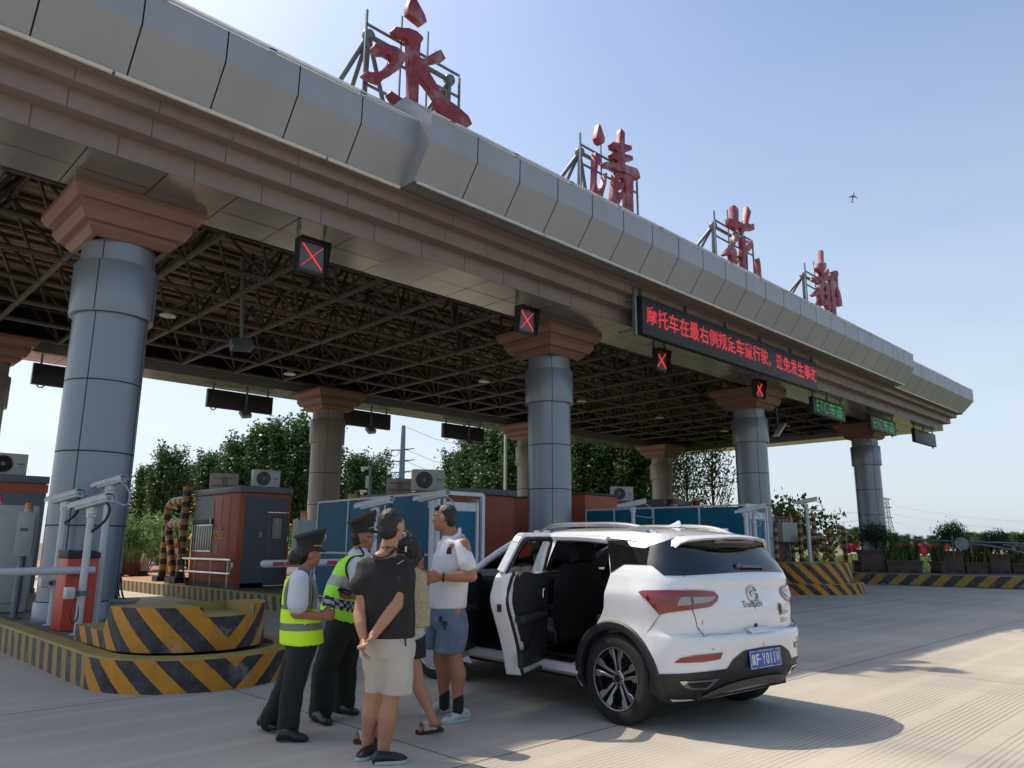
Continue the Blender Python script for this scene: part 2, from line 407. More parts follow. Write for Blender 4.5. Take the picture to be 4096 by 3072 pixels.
# space frame
MU, MV = 10.4513/6, 11.0/6; ZB, ZT = 7.0, 8.36
sf = MB()
ks = range(-2, 21); js = range(0, 7)
def nb(k, j): return V((k*MU, j*MV, ZB))
def ntp(k, j): return V(((k+.5)*MU, (j+.5)*MV, ZT))
for k in ks:
    for j in js:
        p = nb(k, j); sf.ball(p, .085, 6, 4)
        if k+1 in ks: sf.cyl(p, nb(k+1, j), .055, n=6, caps=False)
        if j+1 in js: sf.cyl(p, nb(k, j+1), .062, n=6, caps=False)
        if j in (0, 6): 
            s = -1 if j == 0 else 1
            sf.cyl(p, (p.x, p.y+s*.65, ZB+.1), .035, n=5, caps=False)
        for a, c in ((0, 0), (-1, 0), (0, -1), (-1, -1)):
            sf.cyl(p, ntp(k+a, j+c), .040, n=5, caps=False)
for k in range(-3, 21):
    for j in range(-1, 7):
        p = ntp(k, j); sf.ball(p, .075, 5, 3)
        if k < 20: sf.cyl(p, ntp(k+1, j), .048, n=5, caps=False)
        if j < 6: sf.cyl(p, ntp(k, j+1), .048, n=5, caps=False)
        sf.bar(p, (p.x, p.y, 8.6), .07)
for j in range(-1, 14):
    y = j*MV*.5+.2; sf.bar((U0-.5, y, 8.57), (U1+.5, y, 8.57), .06, .09)
sf.build('space_frame', steel, canopy)
# ================================================================ columns
colm = M("column_panel", '7c858f', .34, .3, var=.05, vs=.7, dirt='767c80', dv=.3, ds=1.3, stretch=(1, 1, .3))
colb = M("column_panel_stained", '8c8781', .5, .15, var=.1, vs=1.5, dirt='6f6760', dv=.5, ds=1.6, stretch=(2.2, 2.2, .12))
capm = M("capital_stone", '7a5c50', .5, var=.12, vs=1.3, dirt='6b4f45', dv=.4, ds=1)
dk = M("joint_black", '23262a', .8, var=0)
def make_column(name, label, cm, x, y, seam_ang, group):
    t = thing(name, label, 'column', (x, y, .27), group)
    r = .546
    m = MB(); z = [.56, 1.654, 2.754, 3.854, 4.93]
    for a, c in zip(z[:-1], z[1:]): m.lathe((x, y, 0), [(r-.006, a), (r, a+.008), (r, c-.008), (r-.006, c)], 48)
    m.lathe((x, y, 0), [(r, 5.77), (r, 6.12)], 48)
    m.build('shaft', cm, t)
    j = MB()
    for q in z[:-1]: j.lathe((x, y, 0), [(r-.012, q-.012), (r+.0015, q-.011), (r+.0015, q+.011), (r-.012, q+.012)], 48)
    for k in range(4):
        a = seam_ang+k*pi/2
        for zz0, zz1, rr in ((.3, 4.93, r), (4.94, 5.76, .62), (5.77, 6.1, r)):
            d = V((cos(a), sin(a), 0)); s_ = V((-sin(a), cos(a), 0))
            j.obox(V((x, y, (zz0+zz1)/2))+d*(rr-.006), d*.0085, s_*.007, (0, 0, (zz1-zz0)/2))
    j.build('panel_joint', dk, t)
    c = MB(); c.lathe((x, y, 0), [(.53, 4.93), (.615, 4.93), (.62, 4.945), (.62, 5.76), (.61, 5.775), (.53, 5.78)], 48); c.build('collar', cm, t)
    k = MB()
    pr = [(.50, 6.10), (.572, 6.105), (.66, 6.20), (.66, 6.27), (.75, 6.275), (.83, 6.41), (.83, 6.54), (.90, 6.545), (.986, 6.68), (.986, 6.766)]
    rows = [[(x+a*p, y+a*q, zz) for p, q in ((-1, -1), (1, -1), (1, 1), (-1, 1))] for a, zz in pr]
    k.grid(rows, False, True); k.build('capital', capm, t)
    p = MB(); p.lathe((x, y, 0), [(r+.03, .27), (r+.03, .54), (r+.02, .555), (r-.02, .56)], 48); p.build('plinth', cm, t)
    return t
DU = 10.4513
lab = ['wide grey column nearest the camera, beside the striped island and white cameras', 'grey column standing behind the roof of the white car',
       'grey column to the right of the car, behind the framed end of the blue screen', 'rightmost grey column rising behind a clipped round shrub']
for i in range(4): make_column('canopy_column', lab[i], colm, i*DU, 0, radians(-130), 'front row of canopy columns')
lab = ['stained back column cut by the left edge of the photo', 'stained back column between the two-tone orange booth and the blue screen',
       'stained back column mostly hidden behind the grey column over the car', 'stained back column in front of loose foliage, under a terracotta capital']
for i in range(4): make_column('canopy_column', lab[i], colb, i*DU+.1, 11, radians(-120), 'back row of canopy columns')
def crop(x0, y0, w, W=2212): k = w/W/4; return lambda p: (x0/4+p[0]*k, y0/4+p[1]*k)
# ================================================================ islands
def stripe_mat(name, ca, cb, p, slant, chev=False, chip=.5, duty=.5):
    m = bpy.data.materials.new(name); m.use_nodes = True; t = NT(m); b = t.b
    uv = t.n('UVMap'); sp = t.n('SeparateXYZ'); t.l(uv.outputs[0], sp.inputs[0]); s, z = sp.outputs[0], sp.outputs[1]
    s2 = t.math('ABSOLUTE', s) if chev else s
    wob = t.math('MULTIPLY', t.math('SUBTRACT', t.noise(14, 4), .5), .018)
    f = t.math('FRACT', t.math('DIVIDE', t.math('ADD', t.math('ADD', s2, t.math('MULTIPLY', z, slant)), wob), p))
    f = t.math('LESS_THAN', f, duty)
    ya = t.mix(t.ramp(t.noise(5, 6), .3, .75), hx(ca), tuple(x*.72 for x in hx(ca)))
    ba = t.mix(t.ramp(t.noise(7, 6, rough=.7), .4, .8), hx(cb), hx('55534f'))
    c = t.mix(f, ba, ya)
    scuff = t.ramp(t.noise(3.2, 8, rough=.72), .56, .62)
    lowz = t.ramp(t.noise(1.1, 3), .42, .6)
    c = t.mix(t.math('MULTIPLY', t.math('MULTIPLY', scuff, lowz), chip), c, hx('a8a49a'))
    grime = t.ramp(t.noise(9, 7, rough=.75), .5, .85)
    c = t.mix(t.math('MULTIPLY', grime, .45), c, hx('4a4743'))
    t.l(c, b.inputs['Base Color']); b.inputs['Roughness'].default_value = .62
    t.bump(t.math('ADD', t.noise(40, 5), t.math('MULTIPLY', scuff, -.8)), .5, .012)
    return m
chev = stripe_mat("chevron_paint", 'd08d1c', '282829', .43, -1.0, True, .6)
kerbm = stripe_mat("kerb_stripe", 'a58a45', '36383a', .35, .22, False, .6)
farkm = stripe_mat("far_kerb_stripe", 'a8893a', '2f3133', .72, -1.1, False, 1.0)
ledge = M("yellow_ledge", '96803c', .7, var=.15, vs=3, dirt='6a6048', dv=.7, ds=4, bump=.3, bs=40)
paver = M("island_paving", '6a5f58', .9, var=.25, vs=4, dirt='4a4440', dv=.7, ds=2, bump=.6, bs=25)
redpv = M("island_red_paving", '96665a', .85, var=.15, vs=3, dirt='b09a8c', dv=.4, ds=2)
def stadium(cu, w, vf, vb, ry=None, n=20, back=False):
    """outline, anticlockwise from the back left, round the nose at the front, to the back right"""
    ry = ry or w
    pts = [(cu-w, vb)]+[(cu-w, vb+(vf-vb)*i/16) for i in range(1, 16)]
    pts += [(cu-w*cos(pi*i/n), vf-ry*sin(pi*i/n)) for i in range(n+1)]
    pts += [(cu+w, vf+(vb-vf)*i/16) for i in range(1, 17)]
    return pts
def island(name, label, cu, w, vf, vb, h=.32, ry=None, inset=.22, km=kerbm, top=paver, tip=None, front_chev=True):
    t = thing(name, label, 'traffic island', (cu, vf, 0), 'raised islands between the toll lanes')
    o = stadium(cu, w, vf, vb, ry); i_ = stadium(cu, w-inset, vf, vb-inset, (ry or w)-inset)
    tip = cu if tip is None else tip
    # arc length measured from the nose
    acc = [0]
    for a, c in zip(o[:-1], o[1:]): acc.append(acc[-1]+hypot(c[0]-a[0], c[1]-a[1]))
    k0 = min(range(len(o)), key=lambda k: hypot(o[k][0]-tip, o[k][1]-(vf-(ry or w))))
    acc = [a-acc[k0] for a in acc]
    k = MB(); c = MB()
    for j in range(len(o)-1):
        tgt = c if (front_chev and o[j][1] < vf+.25 and o[j+1][1] < vf+.25) else k
        (x0, y0), (x1, y1) = o[j], o[j+1]
        tgt.add([(x0, y0, 0), (x1, y1, 0), (x1, y1, h-.02), (x0, y0, h-.02)], [(0, 1, 2, 3)],
                uvs=[(acc[j], 0), (acc[j+1], 0), (acc[j+1], h), (acc[j], h)])
    k.quad((o[0][0], o[0][1], 0), (o[-1][0], o[-1][1], 0), (o[-1][0], o[-1][1], h), (o[0][0], o[0][1], h))
    k.build('kerb', km, t, recalc=False)
    if c.f: c.build('nose_face', chev, t, recalc=False)
    l = MB()
    for j in range(len(o)-1):
        (x0, y0), (x1, y1), (a0, b0), (a1, b1) = o[j], o[j+1], i_[j], i_[j+1]
        e = .02
        q0 = V((x0, y0, h))+(V((a0, b0, h))-V((x0, y0, h))).normalized()*e; q1 = V((x1, y1, h))+(V((a1, b1, h))-V((x1, y1, h))).normalized()*e
        l.add([(x0, y0, h-.02), (x1, y1, h-.02), q1, q0], [(0, 1, 2, 3)], True)
        l.add([q0, q1, (a1, b1, h), (a0, b0, h)], [(0, 1, 2, 3)]); l.add([(a0, b0, h), (a1, b1, h), (a1, b1, h-.05), (a0, b0, h-.05)], [(0, 1, 2, 3)])
    l.build('ledge', ledge, t)
    p = MB(); p.add([(x, y, h-.045) for x, y in i_], [tuple(range(len(i_)))]); p.build('paving', top, t)
    return t
isl1 = island('toll_island', 'striped traffic island with chevron nose nearest the camera, carrying the white cameras', 0, 1.06, -4.35, 13, tip=.05)
isl2 = island('toll_island', 'striped island under the orange and grey booth and the blue screen', 5.72, 1.15, -2.9, 17, ry=1.3, top=paver)
rp = MB(); rp.quad((4.8, 9.3, .279), (6.64, 9.3, .279), (6.64, 16.7, .279), (4.8, 16.7, .279)); rp.build('red_paving_strip', redpv, isl2)
isl3 = island('toll_island', 'island hidden behind the white car, carrying the middle grey column', 10.45, 1.05, -4.0, 13)
isl4 = island('toll_island', 'island behind the roof of the car, carrying the far blue screen', 13.9, 1.0, -3.2, 9, ry=.8)
isl5 = island('toll_island', 'chevron island to the right of the car with flaking lower tier', 20.2, 1.9, -1.7, 12, tip=21.3)
def nose(parent, cu, rx, ry, vc, vb, zt, zlow, z0, low_v, slope, m, notch=None, tip=0):
    """upper tier of an island nose: low step at the back, ramp, full height round the front; notch = (u0, u1, z)"""
    n = 28
    o = [(cu-rx, vb), (cu-rx, low_v), (cu-rx, low_v-slope*.5), (cu-rx, low_v-slope)]
    o += [(cu-rx*cos(pi*i/n), vc-ry*sin(pi*i/n)) for i in range(n+1)]
    o += [(cu+rx, low_v-slope), (cu+rx, low_v-slope*.5), (cu+rx, low_v), (cu+rx, vb)]
    def zf(x, y):
        if notch and notch[0] < x-cu < notch[1] and y < vc+.2: return notch[2]
        return zlow if y >= low_v else zt if y <= low_v-slope else zlow+(zt-zlow)*(low_v-y)/slope
    acc = [0]
    for a, c in zip(o[:-1], o[1:]): acc.append(acc[-1]+hypot(c[0]-a[0], c[1]-a[1]))
    k0 = min(range(len(o)), key=lambda k: hypot(o[k][0]-cu-tip, o[k][1]-vc+ry)); acc = [a-acc[k0] for a in acc]
    w = MB()
    for j in range(len(o)-1):
        (x0, y0), (x1, y1) = o[j], o[j+1]; mid = zf((x0+x1)/2, (y0+y1)/2)
        flat = (y0+y1)/2 <= low_v-slope
        za, zb = (mid, mid) if flat else (zf(x0, y0), zf(x1, y1))
        w.add([(x0, y0, z0), (x1, y1, z0), (x1, y1, zb), (x0, y0, za)], [(0, 1, 2, 3)], uvs=[(acc[j], z0), (acc[j+1], z0), (acc[j+1], zb), (acc[j], za)])
    w.quad((o[0][0], vb, z0), (o[-1][0], vb, z0), (o[-1][0], vb, zlow), (o[0][0], vb, zlow))
    w.build('upper_face', m, parent, recalc=False)
    tp = MB(); R_ = len(o)
    for j in range(R_//2):
        a, c, d, e = o[j], o[j+1], o[R_-2-j], o[R_-1-j]
        if a[1] > low_v-slope+1e-6 or c[1] > low_v-slope+1e-6:
            tp.quad((*a, zf(*a)), (*c, zf(*c)), (*d, zf(*d)), (*e, zf(*e))); continue
        if hypot(a[0]-d[0], a[1]-d[1]) < 1e-6: continue
        cuts = sorted({c[0], e[0]} | ({cu+notch[0], cu+notch[1]} if notch else set()))
        L0, L1 = a, c; xs = [min(a[0], c[0])]
        # strip across, split where the notch starts and ends
        def row(p, q): return lambda x: p[1]+(q[1]-p[1])*0
        segs = [-1, notch[0], notch[1], 9] if notch else [-9, 9]
        for s0, s1 in zip(segs[:-1], segs[1:]):
            x0 = max(c[0], cu+s0) if s0 > -1 else c[0]; x1 = min(d[0], cu+s1)
            if x1-x0 < 1e-4: continue
            zz = zf((x0+x1)/2, min(a[1], c[1])-1e-4) if notch else zt
            xa = a[0] if s0 <= -1 else x0; xb = e[0] if x1 == d[0] else x1
            tp.quad((xa, a[1], zz), (x0, c[1], zz), (x1, c[1], zz), (xb, a[1], zz))
    if notch:
        yb = vc+.2-.2; yf = vc-ry
        for x in (cu+notch[0], cu+notch[1]):
            yy = vc-ry*sqrt(max(0, 1-((x-cu)/rx)**2))
            tp.quad((x, yb, notch[2]), (x, yy, notch[2]), (x, yy, zt), (x, yb, zt))
        tp.quad((cu+notch[0], yb, notch[2]), (cu+notch[1], yb, notch[2]), (cu+notch[1], yb, zt), (cu+notch[0], yb, zt))
    tp.build('upper_top', ledge, parent)
nose(isl1, .01, .82, .86, -4.10, -2.98, .755, .49, .318, -3.95, .14, chev, (-.19, .42, .655), .1)
nose(isl5, 20.2, 1.62, 1.55, -1.75, .1, .90, .45, .268, -.35, 1.0, chev, None, 1.1)
# far right kerb
t = thing('toll_island', 'long low kerb with peeling diagonal stripes under the planters on the right', 'kerb', (27.4, -6, 0))
k = MB(); P_ = [(26.9, 6), (26.95, -1), (27.4, -3.4), (27.85, -6.1), (28.6, -11)]; s = 0; tops = MB(); pv = MB()
for a, c in zip(P_[:-1], P_[1:]):
    L_ = hypot(c[0]-a[0], c[1]-a[1])
    k.add([(*a, 0), (*c, 0), (*c, .39), (*a, .39)], [(0, 1, 2, 3)], uvs=[(s, 0), (s+L_, 0), (s+L_, .39), (s, .39)]); s += L_
    tops.quad((*a, .39), (*c, .39), (c[0]+.3, c[1], .4), (a[0]+.3, a[1], .4))
    pv.quad((a[0]+.3, a[1], .396), (c[0]+.3, c[1], .396), (c[0]+6, c[1], .396), (a[0]+6, a[1], .396))
k.build('kerb', farkm, t); tops.build('ledge', M("worn_ledge", '8a8372', .8, var=.25, vs=2), t); pv.build('paving', paver, t)
# ================================================================ toll booths
orange = M("booth_orange", 'a04a32', .55, var=.12, vs=1.2, dirt='6e3a2e', dv=.4, ds=1.5)
bgrey = M("booth_grey", '5d656e', .5, var=.06, vs=1, dirt='4d545b', dv=.4, ds=2)
bgrey2 = M("booth_grey_dark", '4c5158', .55, var=.06, vs=1)
black = M("black_rubber", '1b1c1e', .6, var=.1)
chrome = M("stainless", 'b5b6b4', .22, .9, var=.1, vs=5)
glassd = M("dark_glass", '20262a', .08, 0, var=0, spec=.8)
whitem = M("white_paint", 'bfc1c0', .45, var=.06, vs=3, dirt='9a9890', dv=.5, ds=5)
yel = M("sign_yellow", 'b5923a', .6, var=.1); redsg = M("sign_red", '8c2a2c', .6, var=.1); blk = M("sign_black", '17160f', .7, var=0)
lit_w = M("sign_white", 'c9b9b4', .6, var=0); lit_y = M("sign_gold", 'a08a3e', .6, var=0)
def booth(label, u0, u1, v0, v1, left=None, front=None, top=2.70, par=2.87, body=orange):
    t = thing('toll_booth', label, 'toll booth', ((u0+u1)/2, v0, .27), 'toll booths standing on the islands')
    b = MB(); b.box(u0, u1, v0, v1, .27, top); b.build('body', body, t, bevel=.05)
    p = MB(); p.box(u0-.02, u1+.02, v0-.03, v1+.03, top+.003, par); p.build('roof_band', bgrey, t, bevel=.02)
    q = MB(); q.box(u0-.012, u1+.012, v0-.012, v1+.012, .272, .42); q.build('base_strip', M("base_dark", '55504c', .8, var=.2), t)
    return t
def bars(parent, u, y0, y1, z0, z1, n=8):
    w = MB(); w.box(u-.012, u+.01, y0, y1, z0, z1); w.build('window', glassd, parent)
    g = MB()
    for i in range(n+1): y = y0+(y1-y0)*i/n; g.cyl((u-.03, y, z0), (u-.03, y, z1), .009, n=6)
    for z in (z0, z1): g.cyl((u-.03, y0-.06, z), (u-.03, y1+.06, z), .02, n=8)
    g.build('window_bars', chrome, parent)
def warn_sign(parent, u, yc, z0):              # yellow plate with a triangle on the -u face, read from outside
    s = MB(); s.box(u-.008, u+.004, yc-.25, yc+.25, z0+.21, z0+.31); h = s.build('sign_header', redsg, parent)
    s = MB(); s.box(u-.008, u+.004, yc-.25, yc+.25, z0, z0+.205); y_ = s.build('warning_sign', yel, parent)
    ex, ez = V((0, -1, 0)), V((0, 0, 1))
    lettering('安全提醒', (u-.009, yc+.15, z0+.235), ex, ez, w=.3, h=.055, thick=.001).build('lettering', lit_w, h)
    m = MB(); lettering('穿越车道', (u-.009, yc+.04, z0+.115), ex, ez, w=.26, h=.06, thick=.001, mb=m)
    lettering('注意安全', (u-.009, yc+.04, z0+.03), ex, ez, w=.26, h=.06, thick=.001, mb=m); m.build('lettering', blk, y_)
    m = MB()
    A, B_, C_ = V((u-.0095, yc+.14, z0+.17)), V((u-.0095, yc+.225, z0+.03)), V((u-.0095, yc+.06, z0+.03))
    for p, q in ((A, B_), (B_, C_), (C_, A)): m.bar(p, q, .002, .014, up=(1, 0, 0))
    m.box(u-.0105, u-.009, yc+.135, yc+.148, z0+.07, z0+.12); m.box(u-.0105, u-.009, yc+.135, yc+.148, z0+.045, z0+.058)
    m.build('warning_triangle', blk, y_)
BU, BV = 5.10, 5.83
b1 = booth('two-tone orange and grey toll booth with a barred window and a door at its end', BU, 6.55, BV, 8.72)
m = MB(); m.box(5.25, 6.46, BV-.012, BV+.01, .30, 2.6); m.build('end_panel', bgrey2, b1)
m = MB(); m.box(5.86, 6.455, BV-.03, BV-.008, .36, 2.2); dr = m.build('door', bgrey2, b1, bevel=.006)
m = MB(); m.box(5.86, 6.46, BV-.045, BV-.01, 2.2, 2.22); m.box(5.86, 6.46, BV-.05, BV-.01, .33, .36); m.build('door_trim', chrome, dr)
m = MB(); m.box(5.985, 6.30, BV-.036, BV-.02, 1.5, 2.10); w_ = m.build('door_window', black, dr)
m = MB(); m.box(6.01, 6.275, BV-.04, BV-.03, 1.53, 2.07); m.build('pane', glassd, w_)
m = MB(); m.tube([(6.145, BV-.044, 2.07), (6.15, BV-.044, 1.8), (6.135, BV-.044, 1.53)], .008, 6); m.build('cord', lit_w, w_)
m = MB(); m.tube([(6.42, BV-.03, 1.62), (6.44, BV-.08, 1.60), (6.44, BV-.08, 1.45), (6.42, BV-.03, 1.42)], .012, 8); m.ball((6.42, BV-.04, 1.32), .022, 8, 6); m.build('handle', chrome, dr)
m = MB(); m.box(5.67, 5.75, BV-.035, BV-.012, 1.56, 1.70); m.build('card_reader', M("reader_grey", '8d9094', .4), b1, bevel=.012)
# lane side of the booth
m = MB(); m.prism([(BU-.01, 8.6, 1.95), (BU-.01, 7.33, 2.04), (BU-.01, 7.35, 2.56), (BU-.01, 7.76, 2.68), (BU-.01, 8.6, 2.68)], (.02, 0, 0)); m.build('side_panel', bgrey, b1)
m = MB(); m.box(BU-.05, BU+.0, 7.36, 8.62, 1.905, 2.04); m.build('roller_box', black, b1, bevel=.01)
m = MB(); m.box(BU-.07, BU-.05, 7.36, 7.44, 1.93, 2.05); m.build('keypad', whitem, b1, bevel=.01)
bars(b1, BU, 7.36, 8.62, 1.2, 1.89, 8)
warn_sign(b1, BU, 6.97, 1.53)
m = MB(); m.box(BU-.008, BU+.01, 6.9, 7.2, 1.12, 1.37); m.build('grille', M("grille_grey", '77706c', .6, var=.2, vs=20), b1)
lettering('少费员公客服', (BU-.004, 8.08, .99), (0, -1, 0), (0, 0, 1), w=.74, h=.095, thick=.001).build('lettering', lit_y, b1)
m = MB(); m.box(BU-.012, BU+.01, 6.1, 8.1, .93, .95); m.box(BU-.006, BU+.01, 6.35, 6.37, .45, 2.6); m.box(BU-.006, BU+.01, 6.85, 6.87, 1.9, 2.6); m.build('panel_seam', M("booth_orange_dark", '74382a', .6, var=.1), b1)
# booth on the nearest island, behind the column
b0 = booth('grey booth with an orange band behind the big column at the left edge', -.9, .95, 6.7, 9.8, body=bgrey)
m = MB(); m.box(-.91, .96, 6.68, 6.7, 2.5, 2.69); m.build('band', orange, b0)
b3 = booth('orange and grey booth whose roof shows over the blue screen', 9.55, 11.2, 2.0, 7.15)
for y0, y1, mm in ((6.9, 7.16, orange), (5.6, 6.9, bgrey2), (3.0, 5.6, orange)):
    m = MB(); m.box(9.52, 9.55, y0, y1, 2.5, 2.874); m.build('roof_facing', mm, b3)
b3b = booth('orange booth with a barred window between the blue screen and the middle grey column', 13.25, 14.8, 1.2, 5.75, top=2.84, par=2.89)
for o_ in kids(b3b):
    if o_.name.startswith('roof_band'): o_.data.materials[0] = bgrey2
FU = 13.25; Kc = crop(1880, 1950, 300)
k_ = lambda x, y: atp(*Kc((x, y)), 0, FU)
pa, pb, pc = k_(440, 340), k_(1135, 990), k_(1135, 1090)
m = MB(); m.box(FU-.012, FU+.02, pb.y, pa.y, pb.z, 2.84); m.build('side_panel', bgrey2, b3b)
m = MB(); m.box(FU-.03, FU+.02, pb.y, pa.y, pc.z, pb.z); m.build('roller_box', black, b3b)
bars(b3b, FU, pb.y, pa.y, pc.z-.75, pc.z-.02, 8); sgn = k_(1335, 1480); warn_sign(b3b, FU, sgn.y, sgn.z)
b4 = booth('grey and orange booth behind the far blue screen', 17.2, 18.8, 1.2, 5.0)
for y0, y1, mm in ((4.8, 5.0, orange), (3.5, 4.8, bgrey2), (2.9, 3.5, orange), (1.2, 2.9, bgrey2)):
    m = MB(); m.box(17.17, 17.2, y0, y1, 2.35, 2.874); m.build('roof_facing', mm, b4)
b5 = booth('dark reddish booth behind striped pipes at the right', 30.6, 32.4, 3.2, 6.0, top=2.86, par=2.9, body=M("booth_maroon", '5e3a36', .6, var=.1))
for q in (b5,): q.location = (24.9, 1.2, .27); q.scale = (.78, .78, .86)
# air conditioners and boxes on the roofs
acw = M("ac_white", 'b4b5b0', .5, var=.06); acd = M("ac_dark", '3a3c3e', .6, var=.1); acg = M("ac_logo", '4f8f8a', .6, var=0)
def aircon(label, u, v, z, s=1, rz=0):
    t = thing('air_conditioner', label, 'air conditioner', (u, v, z), 'air conditioners on the booth roofs')
    W_, H_, D_ = .8*s, .55*s, .3*s
    b = MB(); b.box(u-W_/2, u+W_/2, v-D_/2, v+D_/2, z+.03, z+H_); b.build('casing', acw, t, bevel=.015)
    f = MB(); cx = u-W_*.14; cz = z+H_*.52
    f.cyl((cx, v-D_/2+.01, cz), (cx, v-D_/2-.012, cz), .21*s, n=28, smooth=True); f.build('fan_grille', acd, t)
    f = MB()
    for r in (.06, .1, .14, .18): f.lathe((0, 0, 0), [(r*s-.004, 0), (r*s, .004), (r*s+.004, 0)], 24)
    f.v = [V((cx+p.x, v-D_/2-.012-p.z, cz+p.y)) for p in f.v]; f.cyl((cx, v-D_/2-.012, cz), (cx, v-D_/2-.03, cz), .045*s, n=16); f.build('fan_ring', M("ac_grey", '7a7c7d', .5, var=0), t)
    g = MB(); g.box(u+W_*.24, u+W_*.42, v-D_/2-.003, v-D_/2+.001, z+H_*.5, z+H_*.58)
    lettering('直流变频', (u+W_*.23, v-D_/2-.003, z+H_*.38), (1, 0, 0), (0, 0, 1), w=W_*.2, mb=g); g.build('logo', acg, t)
    g = MB(); g.box(u-W_*.35, u-W_*.25, v-D_/2, v+D_/2, z, z+.03); g.box(u+W_*.25, u+W_*.35, v-D_/2, v+D_/2, z, z+.03); g.build('feet', acd, t)
    if rz: t.rotation_euler.z = rz
    return t
aircon('white air conditioner on the booth behind the big column', .22, 7.3, 2.873, .93)
aircon('white air conditioner on the roof of the orange and grey booth with the door', 6.08, 6.5, 2.873, .9, radians(-8))
aircon('white air conditioner on the roof over the blue screen', 9.95, 4.3, 2.873, 1.15, radians(-30))
aircon('white air conditioner on the booth over the car roof', 17.6, 3.2, 2.873, .95, radians(-40))
def roofbox(label, u, v, z, rz):
    t = thing('sign_box', label, 'sign box', (u, v, z), 'sign boxes seen from behind on the booth roofs')
    b = MB(); b.box(u-.38, u+.38, v-.06, v+.06, z, z+.46); b.build('case', M("box_back", 'a39c96', .6, var=.15, vs=4), t, bevel=.03)
    r = MB(); r.box(u-.3, u+.3, v-.085, v-.06, z+.1, z+.14); r.box(u-.3, u+.3, v-.085, v-.06, z+.3, z+.34); r.box(u-.05, u+.05, v-.11, v-.06, z-.02, z+.36); r.build('bracket', M("bracket_grey", '80796f', .6, var=.2), t)
    t.rotation_euler.z = rz
roofbox('pale sign box seen from behind beside the air conditioner on the two-tone booth', 5.55, 7.9, 2.873, radians(-25))
roofbox('pale sign box seen from behind over the blue screen', 9.9, 5.6, 2.873, radians(-30))
# ================================================================ blue screens
teal = M("blue_polycarbonate", '0d5a78', .5, var=.22, vs=1.2, dirt='0f6a68', dv=.7, ds=.9, stretch=(1, .5, 1), spec=.2)
frame = M("white_frame", 'b9c2c8', .4, var=.08, vs=3, dirt='8f8f88', dv=.4, ds=6)
def screen(label, a, b, c, top, split):
    """long glazed side from a to b and a framed door end from b to c"""
    t = thing('wind_screen', label, 'wind screen', (*b, .27), 'blue wind screens beside the booths')
    A, B_, C_ = V((*a, 0)), V((*b, 0)), V((*c, 0)); d = (B_-A); L_ = d.length; d.normalize(); n = V((-d.y, d.x, 0))
    z0 = .29; zm = .27+(top-.27)*.46
    ps = [0]+split+[1]
    for p, q in zip(ps[:-1], ps[1:]):
        for lo, hi in ((z0, zm), (zm, top-.02)):
            w = MB(); mid = A+d*L_*(p+q)/2; w.obox(mid+V((0, 0, (lo+hi)/2)), d*(L_*(q-p)/2-.012), n*.008, (0, 0, (hi-lo)/2-.012)); w.build('panel', teal, t)
    f = MB()
    for p in ps: f.bar(A+d*L_*p+V((0, 0, z0-.02)), A+d*L_*p+V((0, 0, top)), .045)
    for z in (z0, zm, top): f.bar(A+V((0, 0, z)), B_+V((0, 0, z)), .045, .04)
    e = C_-B_; W_ = e.length; e.normalize()
    for p in (0, 1): f.bar(B_+e*W_*p+V((0, 0, z0-.02)), B_+e*W_*p+V((0, 0, top)), .07)
    f.bar(B_+V((0, 0, top)), C_+V((0, 0, top)), .06, .07); f.build('frame', frame, t)
    n2 = V((-e.y, e.x, 0))
    dr = MB()
    for p in (.12, .86): dr.bar(B_+e*W_*p+V((0, 0, .3)), B_+e*W_*p+V((0, 0, top-.1)), .09, .05)
    for z in (.32, top-.24): dr.bar(B_+e*W_*.1+V((0, 0, z)), B_+e*W_*.88+V((0, 0, z)), .05, .16, up=(0, 0, 1))
    dd = dr.build('door', frame, t)
    g = MB(); g.obox(B_+e*W_*.49+V((0, 0, (top+.2)/2)), e*W_*.34, n2*.006, (0, 0, (top-.7)/2)); g.build('pane', teal, dd)
    h = MB(); h.tube([B_+e*W_*q+V((0, 0, z))-n2*.06 for q, z in ((.85, top-.1), (.6, top-.06), (.62, top-.14), (.9, top-.13))], .012, 6); h.build('door_closer', M("closer_grey", '6d7478', .4, .4), dd)
    return t
screen('long blue screen with a white framed door at its end, behind the uniformed officers', (5.46, 2.56), (5.14, -2.14), (6.18, -2.2), 2.33, [.3, .62])
screen('far blue screen with a white framed end behind the roof of the white car', (13.0, .95), (13.35, -3.75), (14.45, -3.7), 2.37, [.2, .46, .74])
